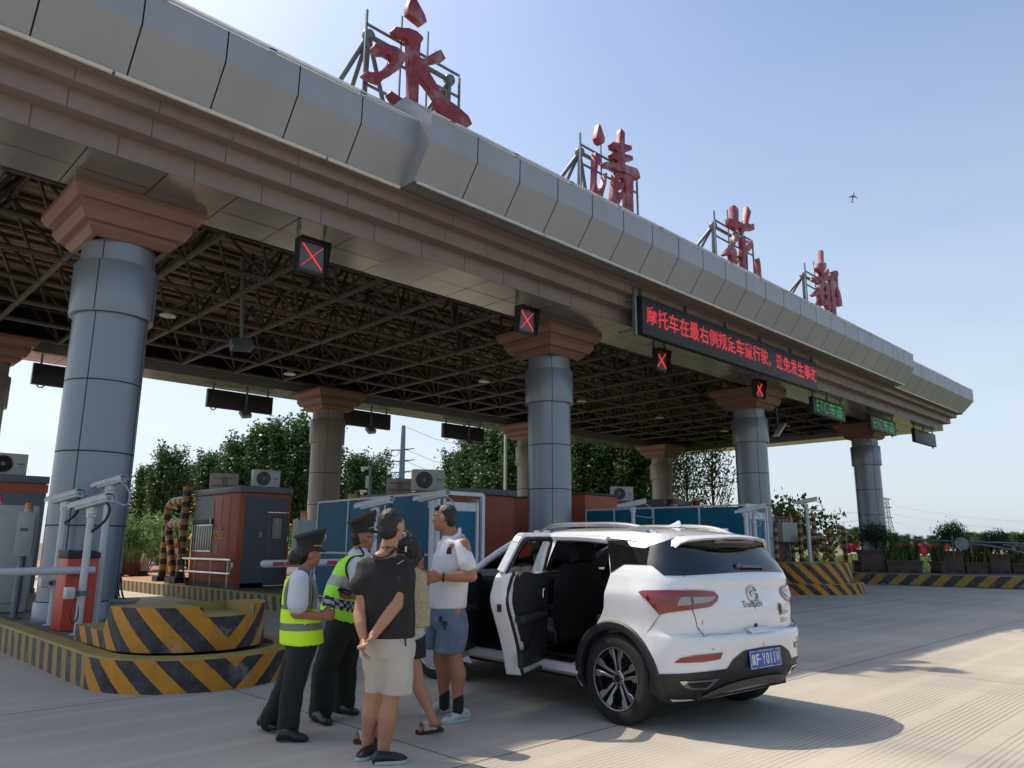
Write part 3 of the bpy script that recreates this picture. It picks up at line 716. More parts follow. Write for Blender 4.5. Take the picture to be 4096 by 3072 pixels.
# ================================================================ rooftop characters
crim = M("crimson_paint", '7d2230', .5, var=.15, vs=2, dirt='a8a0a4', dv=.75, ds=1.6)
gal = M("galvanised", '6b7278', .5, .5, var=.15, vs=3, dirt='5a4a3c', dv=.4, ds=2)
CH = [
 ('large red character with a dot and sweeping tail at the roof step', (1430, 0, 500, 1595), [
  [(690,-45),(740,-60),(770,10),(860,180),(890,275),(830,313),(750,250),(650,165),(652,60)],
  [(490,338),(580,352),(660,355),(760,395),(830,460),(845,495),(812,545),(800,640),(805,730),(850,745),(1000,655),(1065,630),(1128,745),(1100,772),(960,800),(890,845),(910,900),(1060,1150),(1150,1260),(1300,1370),(1420,1480),(1465,1580),(1425,1615),(1200,1530),(1090,1470),(1050,1400),(1000,1250),(890,1090),(795,985),(785,1100),(775,1400),(770,1460),(600,1430),(545,1390),(470,1290),(405,1190),(430,1155),(560,1245),(650,1290),(672,1270),(672,935),(660,800),(660,560),(640,495),(600,468),(520,478),(480,440),(462,370)],
  [(235,548),(310,570),(440,575),(520,605),(610,690),(638,740),(600,790),(540,880),(440,950),(340,1000),(295,1055),(200,1020),(90,960),(78,935),(125,905),(190,920),(280,910),(350,870),(410,800),(440,745),(420,700),(390,695),(320,690),(240,690),(215,650),(200,590)]]),
 ('red character with three stacked bars, second from the left on the roof', (2280, 480, 320, 1327), [
  [(490,55),(515,90),(550,200),(582,290),(575,375),(530,402),(480,370),(445,290),(462,180)],
  [(425,530),(480,590),(515,640),(520,690),(470,745),(450,860),(445,1050),(470,1180),(530,1120),(555,1040),(590,930),(605,870),(620,880),(612,960),(605,1060),(570,1180),(550,1270),(520,1310),(470,1290),(400,1250),(400,1150),(412,980),(415,700)],
  [(850,138),(910,205),(908,395),(1020,425),(1030,495),(912,530),(912,558),(1040,600),(1047,668),(915,690),(912,735),(1110,800),(1150,870),(1168,965),(1140,985),(1000,910),(900,860),(820,850),(720,800),(590,775),(565,710),(600,690),(760,712),(800,705),(790,680),(720,635),(690,560),(720,530),(805,545),(790,510),(710,470),(690,385),(720,360),(825,380),(830,220)],
  [(745,885),(820,900),(815,1000),(800,1180),(790,1320),(768,1440),(700,1400),(705,1250),(735,1000)],
  [(750,875),(930,905),(1010,930),(1050,1000),(1045,1300),(1055,1590),(940,1550),(925,1300),(915,1080),(890,970),(810,960)],
  [(800,1010),(850,1040),(890,1030),(905,1080),(860,1140),(800,1180)], [(790,1200),(880,1205),(905,1250),(895,1300),(790,1320)]]),
 ('red character with two upright strokes at its top, third from the left on the roof', (2820, 800, 260, 1327), [
  [(605,95),(690,185),(690,425),(770,470),(830,480),(850,330),(875,120),(948,245),(915,370),(888,470),(950,495),(1000,475),(1020,600),(980,620),(830,610),(780,710),(735,690),(745,580),(700,535),(695,605),(640,620),(605,545),(510,540),(495,365),(580,390),(575,120)],
  [(655,635),(720,730),(710,790),(640,870),(610,930),(612,970),(650,1040),(655,1100),(650,1380),(560,1330),(540,1120),(430,1130),(400,1105),(520,960),(590,840),(625,740)],
  [(770,730),(830,790),(832,960),(910,870),(965,810),(995,940),(920,1030),(835,1105),(830,1250),(850,1400),(885,1490),(775,1440),(765,1170),(700,1150),(690,1135),(780,1020),(770,960),(740,750)],
  [(1105,1180),(1130,1300),(1160,1630),(1040,1570),(1080,1480),(1070,1200)]]),
 ('smallest looking red character with an ear shaped right half, rightmost on the roof', (3180, 980, 220, 1177), [
  [(570,102),(612,130),(620,375),(672,380),(678,470),(650,520),(632,560),(640,640),(690,560),(710,495),(742,560),(720,640),(760,700),(745,755),(650,760),(645,800),(580,840),(570,760),(430,775),(400,740),(430,670),(590,660),(580,600),(510,550),(490,480),(500,400),(515,385),(580,395)],
  [(580,840),(540,1060),(440,1100),(385,1065),(500,960)], [(580,840),(645,800),(750,860),(745,1050),(770,1370),(735,1385),(690,1300),(680,1000),(650,900),(600,890)],
  [(580,845),(610,890),(605,1000),(620,1100),(610,1250),(660,1290),(580,1285),(545,1050)], [(600,980),(690,990),(690,1060),(610,1080)], [(615,1165),(695,1160),(695,1290),(620,1285)],
  [(760,600),(830,640),(840,1080),(860,1150),(870,1300),(885,1540),(810,1500),(800,1280),(770,1000),(755,750)],
  [(775,580),(850,545),(905,560),(920,620),(905,700),(915,900),(960,1030),(990,1180),(1003,1310),(960,1315),(900,1260),(860,1200),(850,1100),(920,1120),(870,1000),(870,740),(830,640)]])]
VF = -2.35
for lab, cw, strokes in CH:
    c = crop(*cw); pl = [[atp(*c(p), 1, VF) for p in s] for s in strokes]
    allp = [p for s in pl for p in s]; uc = (min(p.x for p in allp)+max(p.x for p in allp))/2
    t = thing('rooftop_character', lab, 'sign character', (uc, VF, 9.3), 'red characters on the canopy roof')
    for i, s in enumerate(pl):
        m = MB(); q = [p for k, p in enumerate(s)]
        m.prism([V((p.x, VF-.004*i, p.z)) for p in q], (0, .15-.002*i, 0)); m.build('stroke', crim, t, bevel=.008, seg=2)
    f = MB(); n1, n2 = V((uc-1.0, -1.95, 10.9)), V((uc+1.0, -1.95, 10.9))
    for n_ in (n1, n2): f.ball(n_, .13, 10, 7)
    f.cyl(n1, n2, .05, n=8); f.cyl(n1, (uc-.2, -1.6, 9.38), .045, n=8); f.cyl(n2, (uc+.2, -1.6, 9.38), .045, n=8)
    for n_, sx_ in ((n1, -1), (n2, 1)):
        f.cyl(n_, (n_.x, -1.9, 9.38), .05, n=8); f.cyl(n_, (n_.x+sx_*.35, -.5, 9.38), .05, n=8); f.cyl(n_, (n_.x-sx_*.2, -.6, 9.38), .045, n=8)
    f.build('support', gal, t)
    g = MB()
    for x in (-1.15, 1.15): g.bar((uc+x, -2.1, 9.38), (uc+x, -2.1, 11.3 if x < 0 else 10.95), .04)
    for z in (9.75, 10.5, 11.0): g.bar((uc-1.15, -2.1, z), (uc+1.15, -2.1, z), .04)
    for x in (-.35, .3): g.bar((uc+x, -2.1, 9.5), (uc+x, -2.1, 11.6), .03)
    g.build('back_frame', gal, t)
# ================================================================ lit boards under the eaves
cab = M("board_black", '1d1f22', .55, var=.15, vs=3); cabb = M("board_blue_black", '22262b', .5, var=.15, vs=2)
def led_mat(name, col, st, per):
    m = bpy.data.materials.new(name); m.use_nodes = True; t = NT(m); b = t.b
    sp = t.n('SeparateXYZ'); t.l(t.co(), sp.inputs[0])
    w = t.math('MULTIPLY', t.ramp(t.math('SINE', t.math('MULTIPLY', sp.outputs[2], 2*pi/per)), -.4, .6), t.ramp(t.math('SINE', t.math('MULTIPLY', sp.outputs[0], 2*pi/per)), -.9, .2))
    b.inputs['Base Color'].default_value = (.02, .02, .02, 1); b.inputs['Emission Color'].default_value = (*col, 1)
    t.l(t.math('MULTIPLY', t.math('ADD', t.math('MULTIPLY', w, .75), .25), st), b.inputs['Emission Strength']); return m
red_led = led_mat("red_led", (1, .012, .03), .95, .055); grn_led = led_mat("green_led", (.02, .8, .14), .75, .05)
x_led = M("cross_led", (.9, .05, .05), .5, var=0, emit=.6)
EX, EZ = V((1, 0, 0)), V((0, 0, 1))
def hangers(parent, us, v, z0, z1=6.77, w=.05):
    m = MB()
    for u in us: m.box(u-w/2, u+w/2, v-w/2, v+w/2, z0, z1)
    m.build('hanger', gal, parent)
t = thing('message_board', 'long black board with a line of red lettering under the canopy edge', 'led board', (15.7, -2.6, 6.4))
m = MB(); m.box(10.92, 20.62, -2.66, -2.48, 6.40, 7.36); bd = m.build('cabinet', cab, t, bevel=.01)
Lc = crop(2400, 1100, 1100)
p0, p1 = atp(*Lc((375, 400)), 1, -2.665), atp(*Lc((1740, 745)), 1, -2.665)
z0_ = (p0.z+atp(*Lc((1738, 852)), 1, -2.665).z)/2; z1_ = (atp(*Lc((385, 252)), 1, -2.665).z+p1.z)/2
x = p0.x; cw_ = (p1.x-p0.x)/20
for i, ch in enumerate('摩托车在最右侧规定车道行驶，避免发生事故'):
    mm = MB()
    if ch == '，': lettering(ch, (x+cw_*i+.02, -2.664, z0_), EX, EZ, w=cw_*.2, h=(z1_-z0_)*.28, bold=.012, mb=mm)
    else: lettering(ch, (x+cw_*i+.015, -2.664, z0_), EX, EZ, w=cw_*.93, h=(z1_-z0_), bold=.016, mb=mm)
    mm.build('lettering', red_led, bd)
m = MB(); 
for u in (11.0, 13.0, 15.0, 17.0, 19.0, 20.5): m.box(u-.035, u+.035, -2.62, -2.54, 7.36, 7.60)
m.build('hanger', gal, t)
m = MB()
for z in (6.5, 7.25): m.bar((10.75, -2.55, z), (10.75, -2.05, z), .05)
m.bar((10.75, -2.55, 6.35), (10.75, -2.55, 7.55), .08); m.build('bracket', gal, t)
for u, lab in ((2.56, 'lane signal with a red cross beside the biggest column'), (7.88, 'lane signal with a red cross above and left of the middle column capital'),
               (13.05, 'lane signal with a red cross below the left end of the message board'), (18.42, 'lane signal with a red cross in front of a column capital')):
    t = thing('lane_signal', lab, 'lane signal', (u, -1.7, 5.98), 'red cross lane signals')
    hw, v0, v1 = .29, -1.86, -1.62
    m = MB(); m.box(u-hw, u+hw, -1.70, v1, 5.98, 6.56); m.build('box', cab, t, bevel=.008)
    m = MB()                                       # hood round the face, deeper at the top
    for (a, b_, c, d) in (((u-hw, 5.98), (u-hw, 6.56), .06, .16), ((u+hw, 6.56), (u+hw, 5.98), .16, .06), ((u-hw, 6.56), (u+hw, 6.56), .16, .16)):
        m.quad((a[0], -1.70, a[1]), (b_[0], -1.70, b_[1]), (b_[0], -1.70-d, b_[1]), (a[0], -1.70-c, a[1]))
    m.build('hood', cab, t)
    m = MB(); m.box(u-hw+.06, u+hw-.06, -1.708, -1.70, 6.03, 6.51); fc = m.build('face', M("signal_face", '4a4f55', .35, var=.1, vs=6), t)
    m = MB()
    for s_ in (-1, 1): m.bar((u-.19*s_, -1.711-.001*s_, 6.07), (u+.19*s_, -1.711-.001*s_, 6.47), .006, .062, up=(0, 1, 0))
    m.build('red_cross', x_led, fc); hangers(t, (u-.25, u+.25), -1.66, 6.56)
for u0, u1, v, txt, lab in ((22.62, 25.35, -1.52, 'ETC车道', 'green lettered lane board next to the end of the red message board'),
                             (27.95, 30.7, -1.52, 'ETC车道', 'green lettered lane board over the rightmost column'),
                             (33.1, 35.95, -1.52, None, 'unlit dark lane board hanging at the right end of the canopy')):
    t = thing('lane_board', lab, 'lane board', (u0, v, 6.05), 'hanging lane boards')
    m = MB(); m.box(u0, u1, v-.08, v+.08, 6.05, 6.66); bd = m.build('cabinet', cabb, t, bevel=.008)
    if txt:
        vs_, hh = v-.084, .40
        m = MB(); lettering('ETC', (u0+.28, vs_, 6.16), EX, EZ, w=.95, h=hh, bold=-.022, mb=m); m.build('lettering', grn_led, bd)
        for k, ch in enumerate('车道'):
            m = MB(); lettering(ch, (u0+1.34+.62*k, vs_, 6.12), EX, EZ, w=.54, h=.48, bold=-.014, mb=m); m.build('lettering', grn_led, bd)
    hangers(t, (u0+.15, (u0+u1)/2, u1-.15), v, 6.66)
    m = MB(); m.tube([(u1-.35, v, 6.05), (u1-.34, v, 5.98), (u1-.25, v, 5.99)], .025, 6); m.build('cable_gland', cab, t)
lb = ['unlit board at the back edge beside the nearest column', 'unlit board at the back edge over the tall poplars', 'unlit board at the back edge half hidden by the stained column',
      'unlit board at the back edge right of the steel pylon', 'unlit board at the back edge seen against the trees right of the middle column']
for i, u0 in enumerate((1.47, 6.66, 11.85, 17.02, 22.2)):
    t = thing('lane_board', lb[i], 'lane board', (u0, 12.4, 5.97), 'boards along the back edge')
    m = MB(); m.box(u0, u0+2.38, 12.32, 12.48, 5.97, 6.60); m.build('cabinet', cabb, t, bevel=.008)
    hangers(t, (u0+.2, u0+2.2), 12.4, 6.60)
    m = MB(); m.tube([(u0+.15, 12.4, 5.97), (u0+.2, 12.4, 5.9), (u0+.3, 12.4, 5.9), (u0+.35, 12.4, 5.97)], .02, 6); m.build('cable_loop', cab, t)
    t = thing('floodlight', 'floodlight by the '+lb[i].replace('unlit ', '').replace('at the back edge ', ''), 'floodlight', (u0+1.28, 12.1, 5.6), 'floodlights along the back edge')
    x = u0+1.28
    m = MB(); m.cyl((x, 12.1, 5.95), (x, 12.1, 6.77), .035, n=8); m.tube([(x, 12.1, 5.96), (x+.1, 12.1, 5.88), (x+.06, 12.1, 5.76)], .015, 6); m.build('drop_pole', gal, t)
    m = MB(); m.obox((x-.03, 12.05, 5.82), V((.17, 0, .03)), V((.02, .06, -.06)), V((-.03, .10, .10))); m.build('lamp_head', M("flood_grey", '6f767c', .4, .4), t, bevel=.02)
# ceiling lamps, in the truss
for i, (u, v) in enumerate(((2.84, 5.77), (13.46, 5.83), (29.5, 5.9), (8.2, 9.6), (18.6, 5.8), (24.0, 5.9))):
    lab = ['round white ceiling lamp just right of the nearest column', 'round white ceiling lamp left of the middle column collar', 'round white ceiling lamp left of the third column collar',
           'round white ceiling lamp near the back edge over the orange booth', 'round ceiling lamp in the truss right of the middle column', 'round ceiling lamp in the truss near the third column'][i]
    t = thing('ceiling_lamp', lab, 'ceiling lamp', (u, v, 6.9), 'round lamps in the truss')
    m = MB(); m.lathe((u, v, 0), [(.02, 7.05), (.05, 7.03), (.15, 6.95), (.2, 6.9), (.19, 6.89)], 20); m.build('reflector', whitem, t)
    m = MB(); m.lathe((u, v, 0), [(.001, 6.892), (.185, 6.893)], 20); m.build('lens', M("lamp_lens", 'dfe0da', .3, var=0), t)
t = thing('floodlight', 'floodlight on a long drop pole under the truss near the biggest column', 'floodlight', (3.6, 3.4, 5.6))
m = MB(); m.cyl((3.62, 3.2, 5.95), (3.48, 3.2, 7.9), .05, n=8); m.build('drop_pole', gal, t)
m = MB(); m.obox((3.62, 3.2, 5.83), (.25, 0, .04), (.02, .10, -.05), (0, .08, .12)); m.build('lamp_head', M("flood_grey", '6f767c'), t, bevel=.02)
t = thing('floodlight', 'white bar lamp under the lane board next to the red message', 'floodlight', (24.0, .3, 5.6))
m = MB(); m.cyl((24.3, .6, 6.9), (24.3, .6, 6.0), .03, n=8); m.bar((24.3, .6, 6.0), (24.9, .4, 6.05), .05); m.build('drop_pole', gal, t)
m = MB(); m.obox((24.0, .4, 5.8), (.35, 0, .28), (-.03, 0, .04), (0, .12, 0)); m.build('lamp_head', whitem, t, bevel=.02)
# ================================================================ white cameras on poles
cw = M("camera_white", 'b9bcbe', .4, var=.06, vs=5, dirt='8d8d88', dv=.4, ds=8); cg = M("camera_grey", '84888a', .5, var=.1)
cable = M("black_cable", '202326', .6, var=0); cabw = M("grey_cable", '9b9da0', .6, var=0)
def surv_camera(label, x, y, zb, ztop, head=(-.45, .89), r=.045, tilt=.2, L_=.5, loop='black', s=1):
    t = thing('surveillance_camera', label, 'camera', (x, y, zb), 'white cameras on poles')
    m = MB(); m.cyl((x, y, zb), (x, y, ztop), r, n=14); m.cyl((x, y, zb), (x, y, zb+.012), r*2, n=14); m.build('pole', cw, t)
    h = V((*head, 0)).normalized(); h = (h-V((0, 0, tilt))).normalized(); sd_ = h.cross(V((0, 0, 1))).normalized(); u_ = sd_.cross(h)
    c = V((x, y, ztop+.19*s))-h*.02
    m = MB(); m.obox(c, h*L_/2, sd_*.075*s, u_*.05*s); m.build('housing', cw, t, bevel=.012)
    m = MB()
    prof = [(-.09, -.01), (-.092, .03), (-.06, .062), (.06, .062), (.092, .03), (.09, -.01)]
    rows = [[c+h*a+sd_*p*s+u_*q*s for p, q in prof] for a in (-L_/2-.03, L_/2+.1)]
    m.grid(rows, False); rows2 = [[p+u_*.008 for p in r_] for r_ in rows]; m.grid(rows2, False)
    for r_, r2 in ((rows[0], rows2[0]), (rows[1], rows2[1])):
        for i in range(5): m.quad(r_[i], r_[i+1], r2[i+1], r2[i])
    m.build('sunshield', cw, t)
    m = MB()
    for a in (-.12, .12):
        for q in (-1, 1): m.cyl(c+h*a+sd_*q*.074*s, c+h*a+sd_*q*.082*s, .018, n=8)
    m.cyl(c-h*(L_/2), c-h*(L_/2+.02), .025, n=10); m.build('fitting', cg, t)
    m = MB(); m.box(x-.05, x+.05, y-.05, y+.05, ztop, ztop+.05); m.obox((x, y, ztop+.085), h*.06, sd_*.035, u_*.045); m.build('bracket', cw, t, bevel=.006)
    m = MB(); e = c-h*(L_/2-.03)-u_*.05
    if loop == 'black': m.tube(sm_poly([e, e-u_*.1-h*.03, e-u_*.22+h*.05, V((x, y, ztop-.18))-h*r, V((x, y, ztop-.20))]), .018, 8)
    else: m.tube(sm_poly([e, e-h*.1-u_*.08, e-h*.14-u_*.22, e-h*.06-u_*.33, V((x, y, ztop-.08))-h*r]), .012, 8)
    m.build('cable', cable if loop == 'black' else cabw, t)
    m = MB(); m.obox(c+h*(L_/2), h*.01, sd_*.05*s, u_*.035*s); m.build('lens_window', glassd, t)
    return t
CA = surv_camera('white camera on a pole nearest the grey box post, left of the orange gate box', -.49, -.65, .28, 1.85, L_=.46, r=.047)
CB = surv_camera('white camera on a leaning looking pole in front of the orange gate box', -.54, -2.1, .28, 1.72, L_=.5, r=.045)
CC = surv_camera('tallest white camera of the group beside the big column', -.05, -1.06, .28, 2.09, L_=.42, r=.048, loop='grey', s=.85)
for q, z in ((CA, .85), (CB, .78)):
    x, y, _ = q.location
    m = MB(); m.box(x-.2, x-.1, y-.08, y+.06, z-.06, z+.08); m.build('junction_box', cw, q, bevel=.008)
    m = MB(); m.cyl((x, y, z-.03), (x, y, z+.03), .06, n=14); m.bar((x-.12, y, z), (x+.1, y, z), .03, .05); m.build('clamp', gal, q)
m = MB(); m.tube(sm_poly([(-.62, -2.12, .72), (-.66, -2.14, .55), (-.62, -2.15, .42), (-.57, -2.14, .5), (-.57, -2.12, .68)]), .008, 6); m.build('loose_wire', cable, CB)
def cam_px(label, bx, by, ty, depth_v, **k):     # foot of the pole hidden: stand it on the island at that distance
    p = atp(bx, by, 1, depth_v); q = atp(bx, ty, 1, depth_v); return surv_camera(label, q.x, q.y, .32, q.z, **k)
cam_px('white camera between the two uniformed officers and the blue screen', 375.0, 560, 516, -3.0, L_=.5, loop='black')
cam_px('white camera in front of the framed door of the blue screen', 432.0, 560, 508, -2.6, L_=.5, loop='grey')
cam_px('white camera rising over the middle of the car roof', 633, 515, 512.5, -2.2, L_=.55, loop='grey')
cam_px('white camera in front of the framed end of the far blue screen', 754.0, 560, 516, -4.2, L_=.5, loop='grey', s=.9)
cam_px('thin white camera beside the framed end of the far blue screen', 745.5, 560, 517, -4.4, L_=.3, loop='grey', s=.7)
surv_camera('white camera with a hanging cable loop on the right hand chevron island', 20.75, -1.9, .9, 2.62, L_=.62, loop='grey', r=.06, s=1.15)
# ================================================================ gates, posts, boxes
gor = M("gate_orange", 'b8442c', .45, var=.1, vs=1.5, dirt='8a3a28', dv=.3, ds=2)
t = thing('barrier_gate', 'orange gate box with a dark lid and white boom beside the big column', 'barrier gate', (-.42, -1.35, .28), 'barrier gates')
m = MB(); gx0, gx1, gy0, gy1 = -.62, -.24, -1.62, -1.18
m.box(gx0, gx1, gy0, gy1, .28, 1.2); m.build('cabinet', gor, t, bevel=.012)
m = MB(); m.prism([(gx0-.01, gy0-.01, 1.2), (gx1+.01, gy0-.01, 1.2), (gx1+.01, gy0-.01, 1.27), (gx1-.06, gy0-.01, 1.30), (gx0-.01, gy0-.01, 1.31)], (0, .46, 0)); m.build('lid', black, t, bevel=.01)
m = MB(); m.box(gx0+.05, gx1-.03, gy0-.004, gy0, .36, 1.1); m.build('service_door', gor, t)
m = MB(); m.cyl((-4.4, -1.7, 1.03), (-.31, -1.7, 1.05), .05, n=14); m.build('boom', cw, t)
t = thing('barrier_gate', 'orange red gate box with a white boom behind the man in black', 'barrier gate', (4.35, -3.1, .32), 'barrier gates')
GV = -2.0; g0, g1 = atp(400, 560, 1, GV), atp(417, 560, 1, GV); gz = atp(410, 551, 1, GV).z; ge, gs = atp(418.7, 560.3, 1, GV-.3), atp(264, 564, 1, GV-.3)
m = MB(); m.box(g0.x, g1.x, GV-.2, GV+.2, .3, gz-.1); m.build('cabinet', gor, t, bevel=.012)
m = MB(); m.box(g0.x-.01, g1.x+.01, GV-.21, GV+.21, gz-.1, gz); m.build('lid', black, t, bevel=.02)
m = MB(); m.cyl(gs, ge, .055, n=14); m.ball(gs, .055, 12, 8); bm_ = m.build('boom', cw, t)
for f_ in (.11, .43, .76):
    for k in (-.105, .105):
        q = gs.lerp(ge, f_); m = MB(); m.obox((q.x+k, q.y-.056, q.z), (.098, 0, 0), (0, .004, 0), (0, 0, .027)); m.build('reflector', M("reflector_red", 'a02030', .35, var=.2, vs=20), bm_, bevel=.004)
amber = M("amber_lens", 'c4621c', .25, var=.1); redl = M("red_lens", 'b03038', .25, var=.1)
lgrey = M("light_grey_box", '9aa09d', .5, var=.06, vs=2, dirt='7d827f', dv=.3, ds=3)
def beacon(p, x, y, z, mt, s=1):
    m = MB(); m.cyl((x, y, z), (x, y, z+.05*s), .06*s, n=14); b_ = m.build('beacon_base', lgrey, p)
    m = MB(); m.lathe((x, y, 0), [(.055*s, z+.05*s), (.055*s, z+.13*s), (.045*s, z+.145*s), (.001, z+.148*s)], 14); m.build('beacon_lens', mt, b_)
t = thing('signal_post', 'tall grey box on a post with an amber beacon by the big column', 'signal post', (-.62, .85, .28), 'posts and cabinets with beacons')
m = MB(); m.cyl((-.62, .85, .28), (-.62, .85, 1.25), .05, n=12); m.cyl((-.62, .85, .28), (-.62, .85, .295), .1, n=12); m.build('post', M("post_grey", '6d7275', .5, .3), t)
m = MB(); m.obox((-.61, .86, 1.53), V((.11, -.03, 0)), V((.03, .1, 0)), V((0, 0, .335))); m.build('box', lgrey, t, bevel=.008)
m = MB(); m.obox((-.655, .765, 1.6), V((.05, -.0136, 0)), V((.001, .004, 0)), V((0, 0, .025))); m.build('slot', M("slot_grey", '5d6264'), t)
beacon(t, -.61, .86, 1.865, amber)
t = thing('cabinet', 'large light grey cabinet with a red beacon at the left edge', 'cabinet', (-.55, 2.3, .28), 'posts and cabinets with beacons')
m = MB(); m.obox((-.52, 2.33, 1.15), V((.36, -.1, 0)), V((.07, .26, 0)), V((0, 0, .87))); m.build('body', lgrey, t, bevel=.015)
m = MB(); m.obox((-.6, 2.05, 1.15), V((.28, -.078, 0)), V((.002, .008, 0)), V((0, 0, .72))); m.build('door', lgrey, t, bevel=.008)
beacon(t, -.78, 2.25, 2.02, redl, 1.25)
t = thing('signal_post', 'pale grey box with an amber beacon beside the stained column, behind the woman officer', 'signal post', (5.3, 2.9, .3), 'posts and cabinets with beacons')
q0 = atp(297, 520, 1, 3.3); q1 = atp(316, 520, 1, 3.3); zt_ = q0.z+.12
m = MB(); m.cyl(((q0.x+q1.x)/2, 3.3, .3), ((q0.x+q1.x)/2, 3.3, 1.2), .05, n=10); m.build('post', gal, t)
m = MB(); m.box(q0.x, q1.x, 3.2, 3.5, 1.1, zt_-.12); m.build('box', lgrey, t, bevel=.01); beacon(t, (q0.x+q1.x)/2-.05, 3.35, zt_-.12, amber, 1.4)
t = thing('signal_post', 'pale grey box with an orange beacon in front of striped pipes at the right', 'signal post', (19.9, 1.2, .3), 'posts and cabinets with beacons')
a_, b_ = atp(781, 522, 1, 1.0), atp(797, 522, 1, 1.0); zb_ = atp(790, 542, 1, 1.0).z
m = MB(); m.cyl(((a_.x+b_.x)/2+.1, 1.1, .3), ((a_.x+b_.x)/2+.1, 1.1, zb_), .05, n=10); m.build('post', gal, t)
m = MB(); m.box(a_.x, b_.x, .95, 1.35, zb_, a_.z); m.build('box', lgrey, t, bevel=.01); beacon(t, b_.x-.3, 1.15, a_.z, amber, 1.7)
# stone trough with cables, broom
t = thing('planter_trough', 'light grey stone trough with loose cables at the foot of the big column', 'trough', (.46, -.4, .28))
m = MB(); cx, cy = .46, -.4; ax_ = V((.714, -.70, 0)); ay_ = V((.7, .714, 0)); c0 = V((cx, cy, 0))
def rr(a, b_, z): return [c0+ax_*i*a+ay_*j*b_+V((0, 0, z)) for i, j in ((-1, -1), (1, -1), (1, 1), (-1, 1))]
m.grid([rr(.18, .1, .34), rr(.2, .12, .53), rr(.235, .155, .545), rr(.24, .16, .585), rr(.21, .13, .585), rr(.19, .11, .5)], False, True); m.add(rr(.18, .1, .34), [(0, 1, 2, 3)]); m.add(rr(.19, .11, .5), [(0, 1, 2, 3)]); m.build('trough', M("trough_stone", '9a9c9b', .7, var=.1), t)
m = MB()
for i in (-1, 1): m.obox(c0+ax_*i*.12+V((0, 0, .31)), ax_*.04, ay_*.09, (0, 0, .032))
m.build('foot', M("trough_stone", ''), t)
m = MB()
for k in range(5):
    a = rnd.uniform(-.12, .02)
    m.tube(sm_poly([c0+ax_*(.08+a)+V((0, 0, .55)), c0+ax_*(.02+a)+V((0, 0, .72)), c0+ax_*(-.06+a)+ay_*.1+V((0, 0, .86+.03*k)), c0+ax_*(-.12+a)+ay_*.13+V((0, 0, .6))]), .008, 6)
m.build('cable', cable, t)
t = thing('shovel', 'long handled shovel standing behind the stone trough', 'shovel', (3.2, 6.5, 0))
a_, b_ = at(188, 598, .0), V((0, 0, 0)); tp_ = atd(176, 528, hypot(a_.x-CAM.x, a_.y-CAM.y))
m = MB(); m.cyl(a_+(tp_-a_)*.12, tp_, .022, n=8); m.build('handle', M("wood_handle", '6a4a3e', .7), t)
m = MB(); m.obox(a_+(tp_-a_)*.06, (.1, -.1, 0), (.01, .01, .01), (tp_-a_)*.06); m.build('blade', M("rusty_steel", '4e4642', .6, .5, var=.3), t)
# ================================================================ striped pipe guards and rails
def ring_mat(name, p, off=0):
    m = bpy.data.materials.new(name); m.use_nodes = True; t_ = NT(m); uv = t_.n('UVMap'); sp = t_.n('SeparateXYZ'); t_.l(uv.outputs[0], sp.inputs[0])
    f = t_.math('LESS_THAN', t_.math('FRACT', t_.math('DIVIDE', t_.math('ADD', sp.outputs[1], off), p)), .5)
    c = t_.mix(f, t_.mix(t_.noise(6, 5), hx('1c1c1d'), hx('3a3836')), t_.mix(t_.noise(5, 5), hx('96702c'), hx('b58a3c')))
    c = t_.mix(t_.math('MULTIPLY', t_.ramp(t_.noise(9, 6, rough=.7), .6, .75), .5), c, hx('504638'))
    t_.l(c, t_.b.inputs['Base Color']); t_.b.inputs['Roughness'].default_value = .5; return m
pipe_m = ring_mat("striped_pipe", .32)
def pipe(mb, pts, r, n=14):
    P = [V(p) for p in pts]; N = len(P); vs, uvs = [], []; x = None; s = 0
    for i, p in enumerate(P):
        if i: s += (P[i]-P[i-1]).length
        d = (P[min(i+1, N-1)]-P[max(i-1, 0)]).normalized(); x = d.orthogonal().normalized() if x is None else (x-d*x.dot(d)).normalized(); y = d.cross(x)
        for k in range(n): vs.append(p+(x*cos(2*pi*k/n)+y*sin(2*pi*k/n))*r); uvs.append((k/n, s))
    mb.add(vs, [(i*n+k, i*n+(k+1) % n, (i+1)*n+(k+1) % n, (i+1)*n+k) for i in range(N-1) for k in range(n)], True, uvs)
    mb.add(vs, [tuple(range(n-1, -1, -1)), tuple(range((N-1)*n, N*n))], False, uvs); return mb
def guard(label, x, y, pieces, r, zb):
    t = thing('pipe_guard', label, 'pipe guard', (x, y, zb), 'black and yellow pipe guards')
    for p in pieces:
        m = MB(); q = [V(p[0])]+[a for i in range(len(p)-1) for a in ([p[i+1]] if len(p) == 2 else [])] if len(p) == 2 else sm_poly(p, 5)
        if len(p) == 2:
            n = max(2, int((V(p[1])-V(p[0])).length/.2)); q = [V(p[0]).lerp(V(p[1]), i/n) for i in range(n+1)]
        pipe(m, q, r); m.build('pipe', pipe_m, t, recalc=True)
        if abs(V(p[0]).z-zb) < .02:
            m = MB(); a = V(p[0]); m.box(a.x-.2, a.x+.2, a.y-.2, a.y+.2, zb, zb+.16); m.build('foot_block', black, t)
    return t
guard('tall striped pipe guard with a bent arm beside the orange and grey booth', 4.97, 9.0, [[(4.97, 8.98, .32), (4.97, 8.98, 2.98)],
      [(5.03, 10.45, .32), (5.03, 10.45, 1.2), (5.03, 10.45, 2.3), (5.03, 10.3, 2.52), (5.05, 10.0, 2.62), (5.1, 9.2, 2.62), (5.2, 8.4, 2.62)],
      [(4.96, 9.3, .32), (4.96, 9.8, 1.3), (4.96, 10.05, 1.75), (4.96, 9.95, 1.92), (4.96, 9.7, 1.95), (4.96, 9.0, 1.95)]], .11, .32)
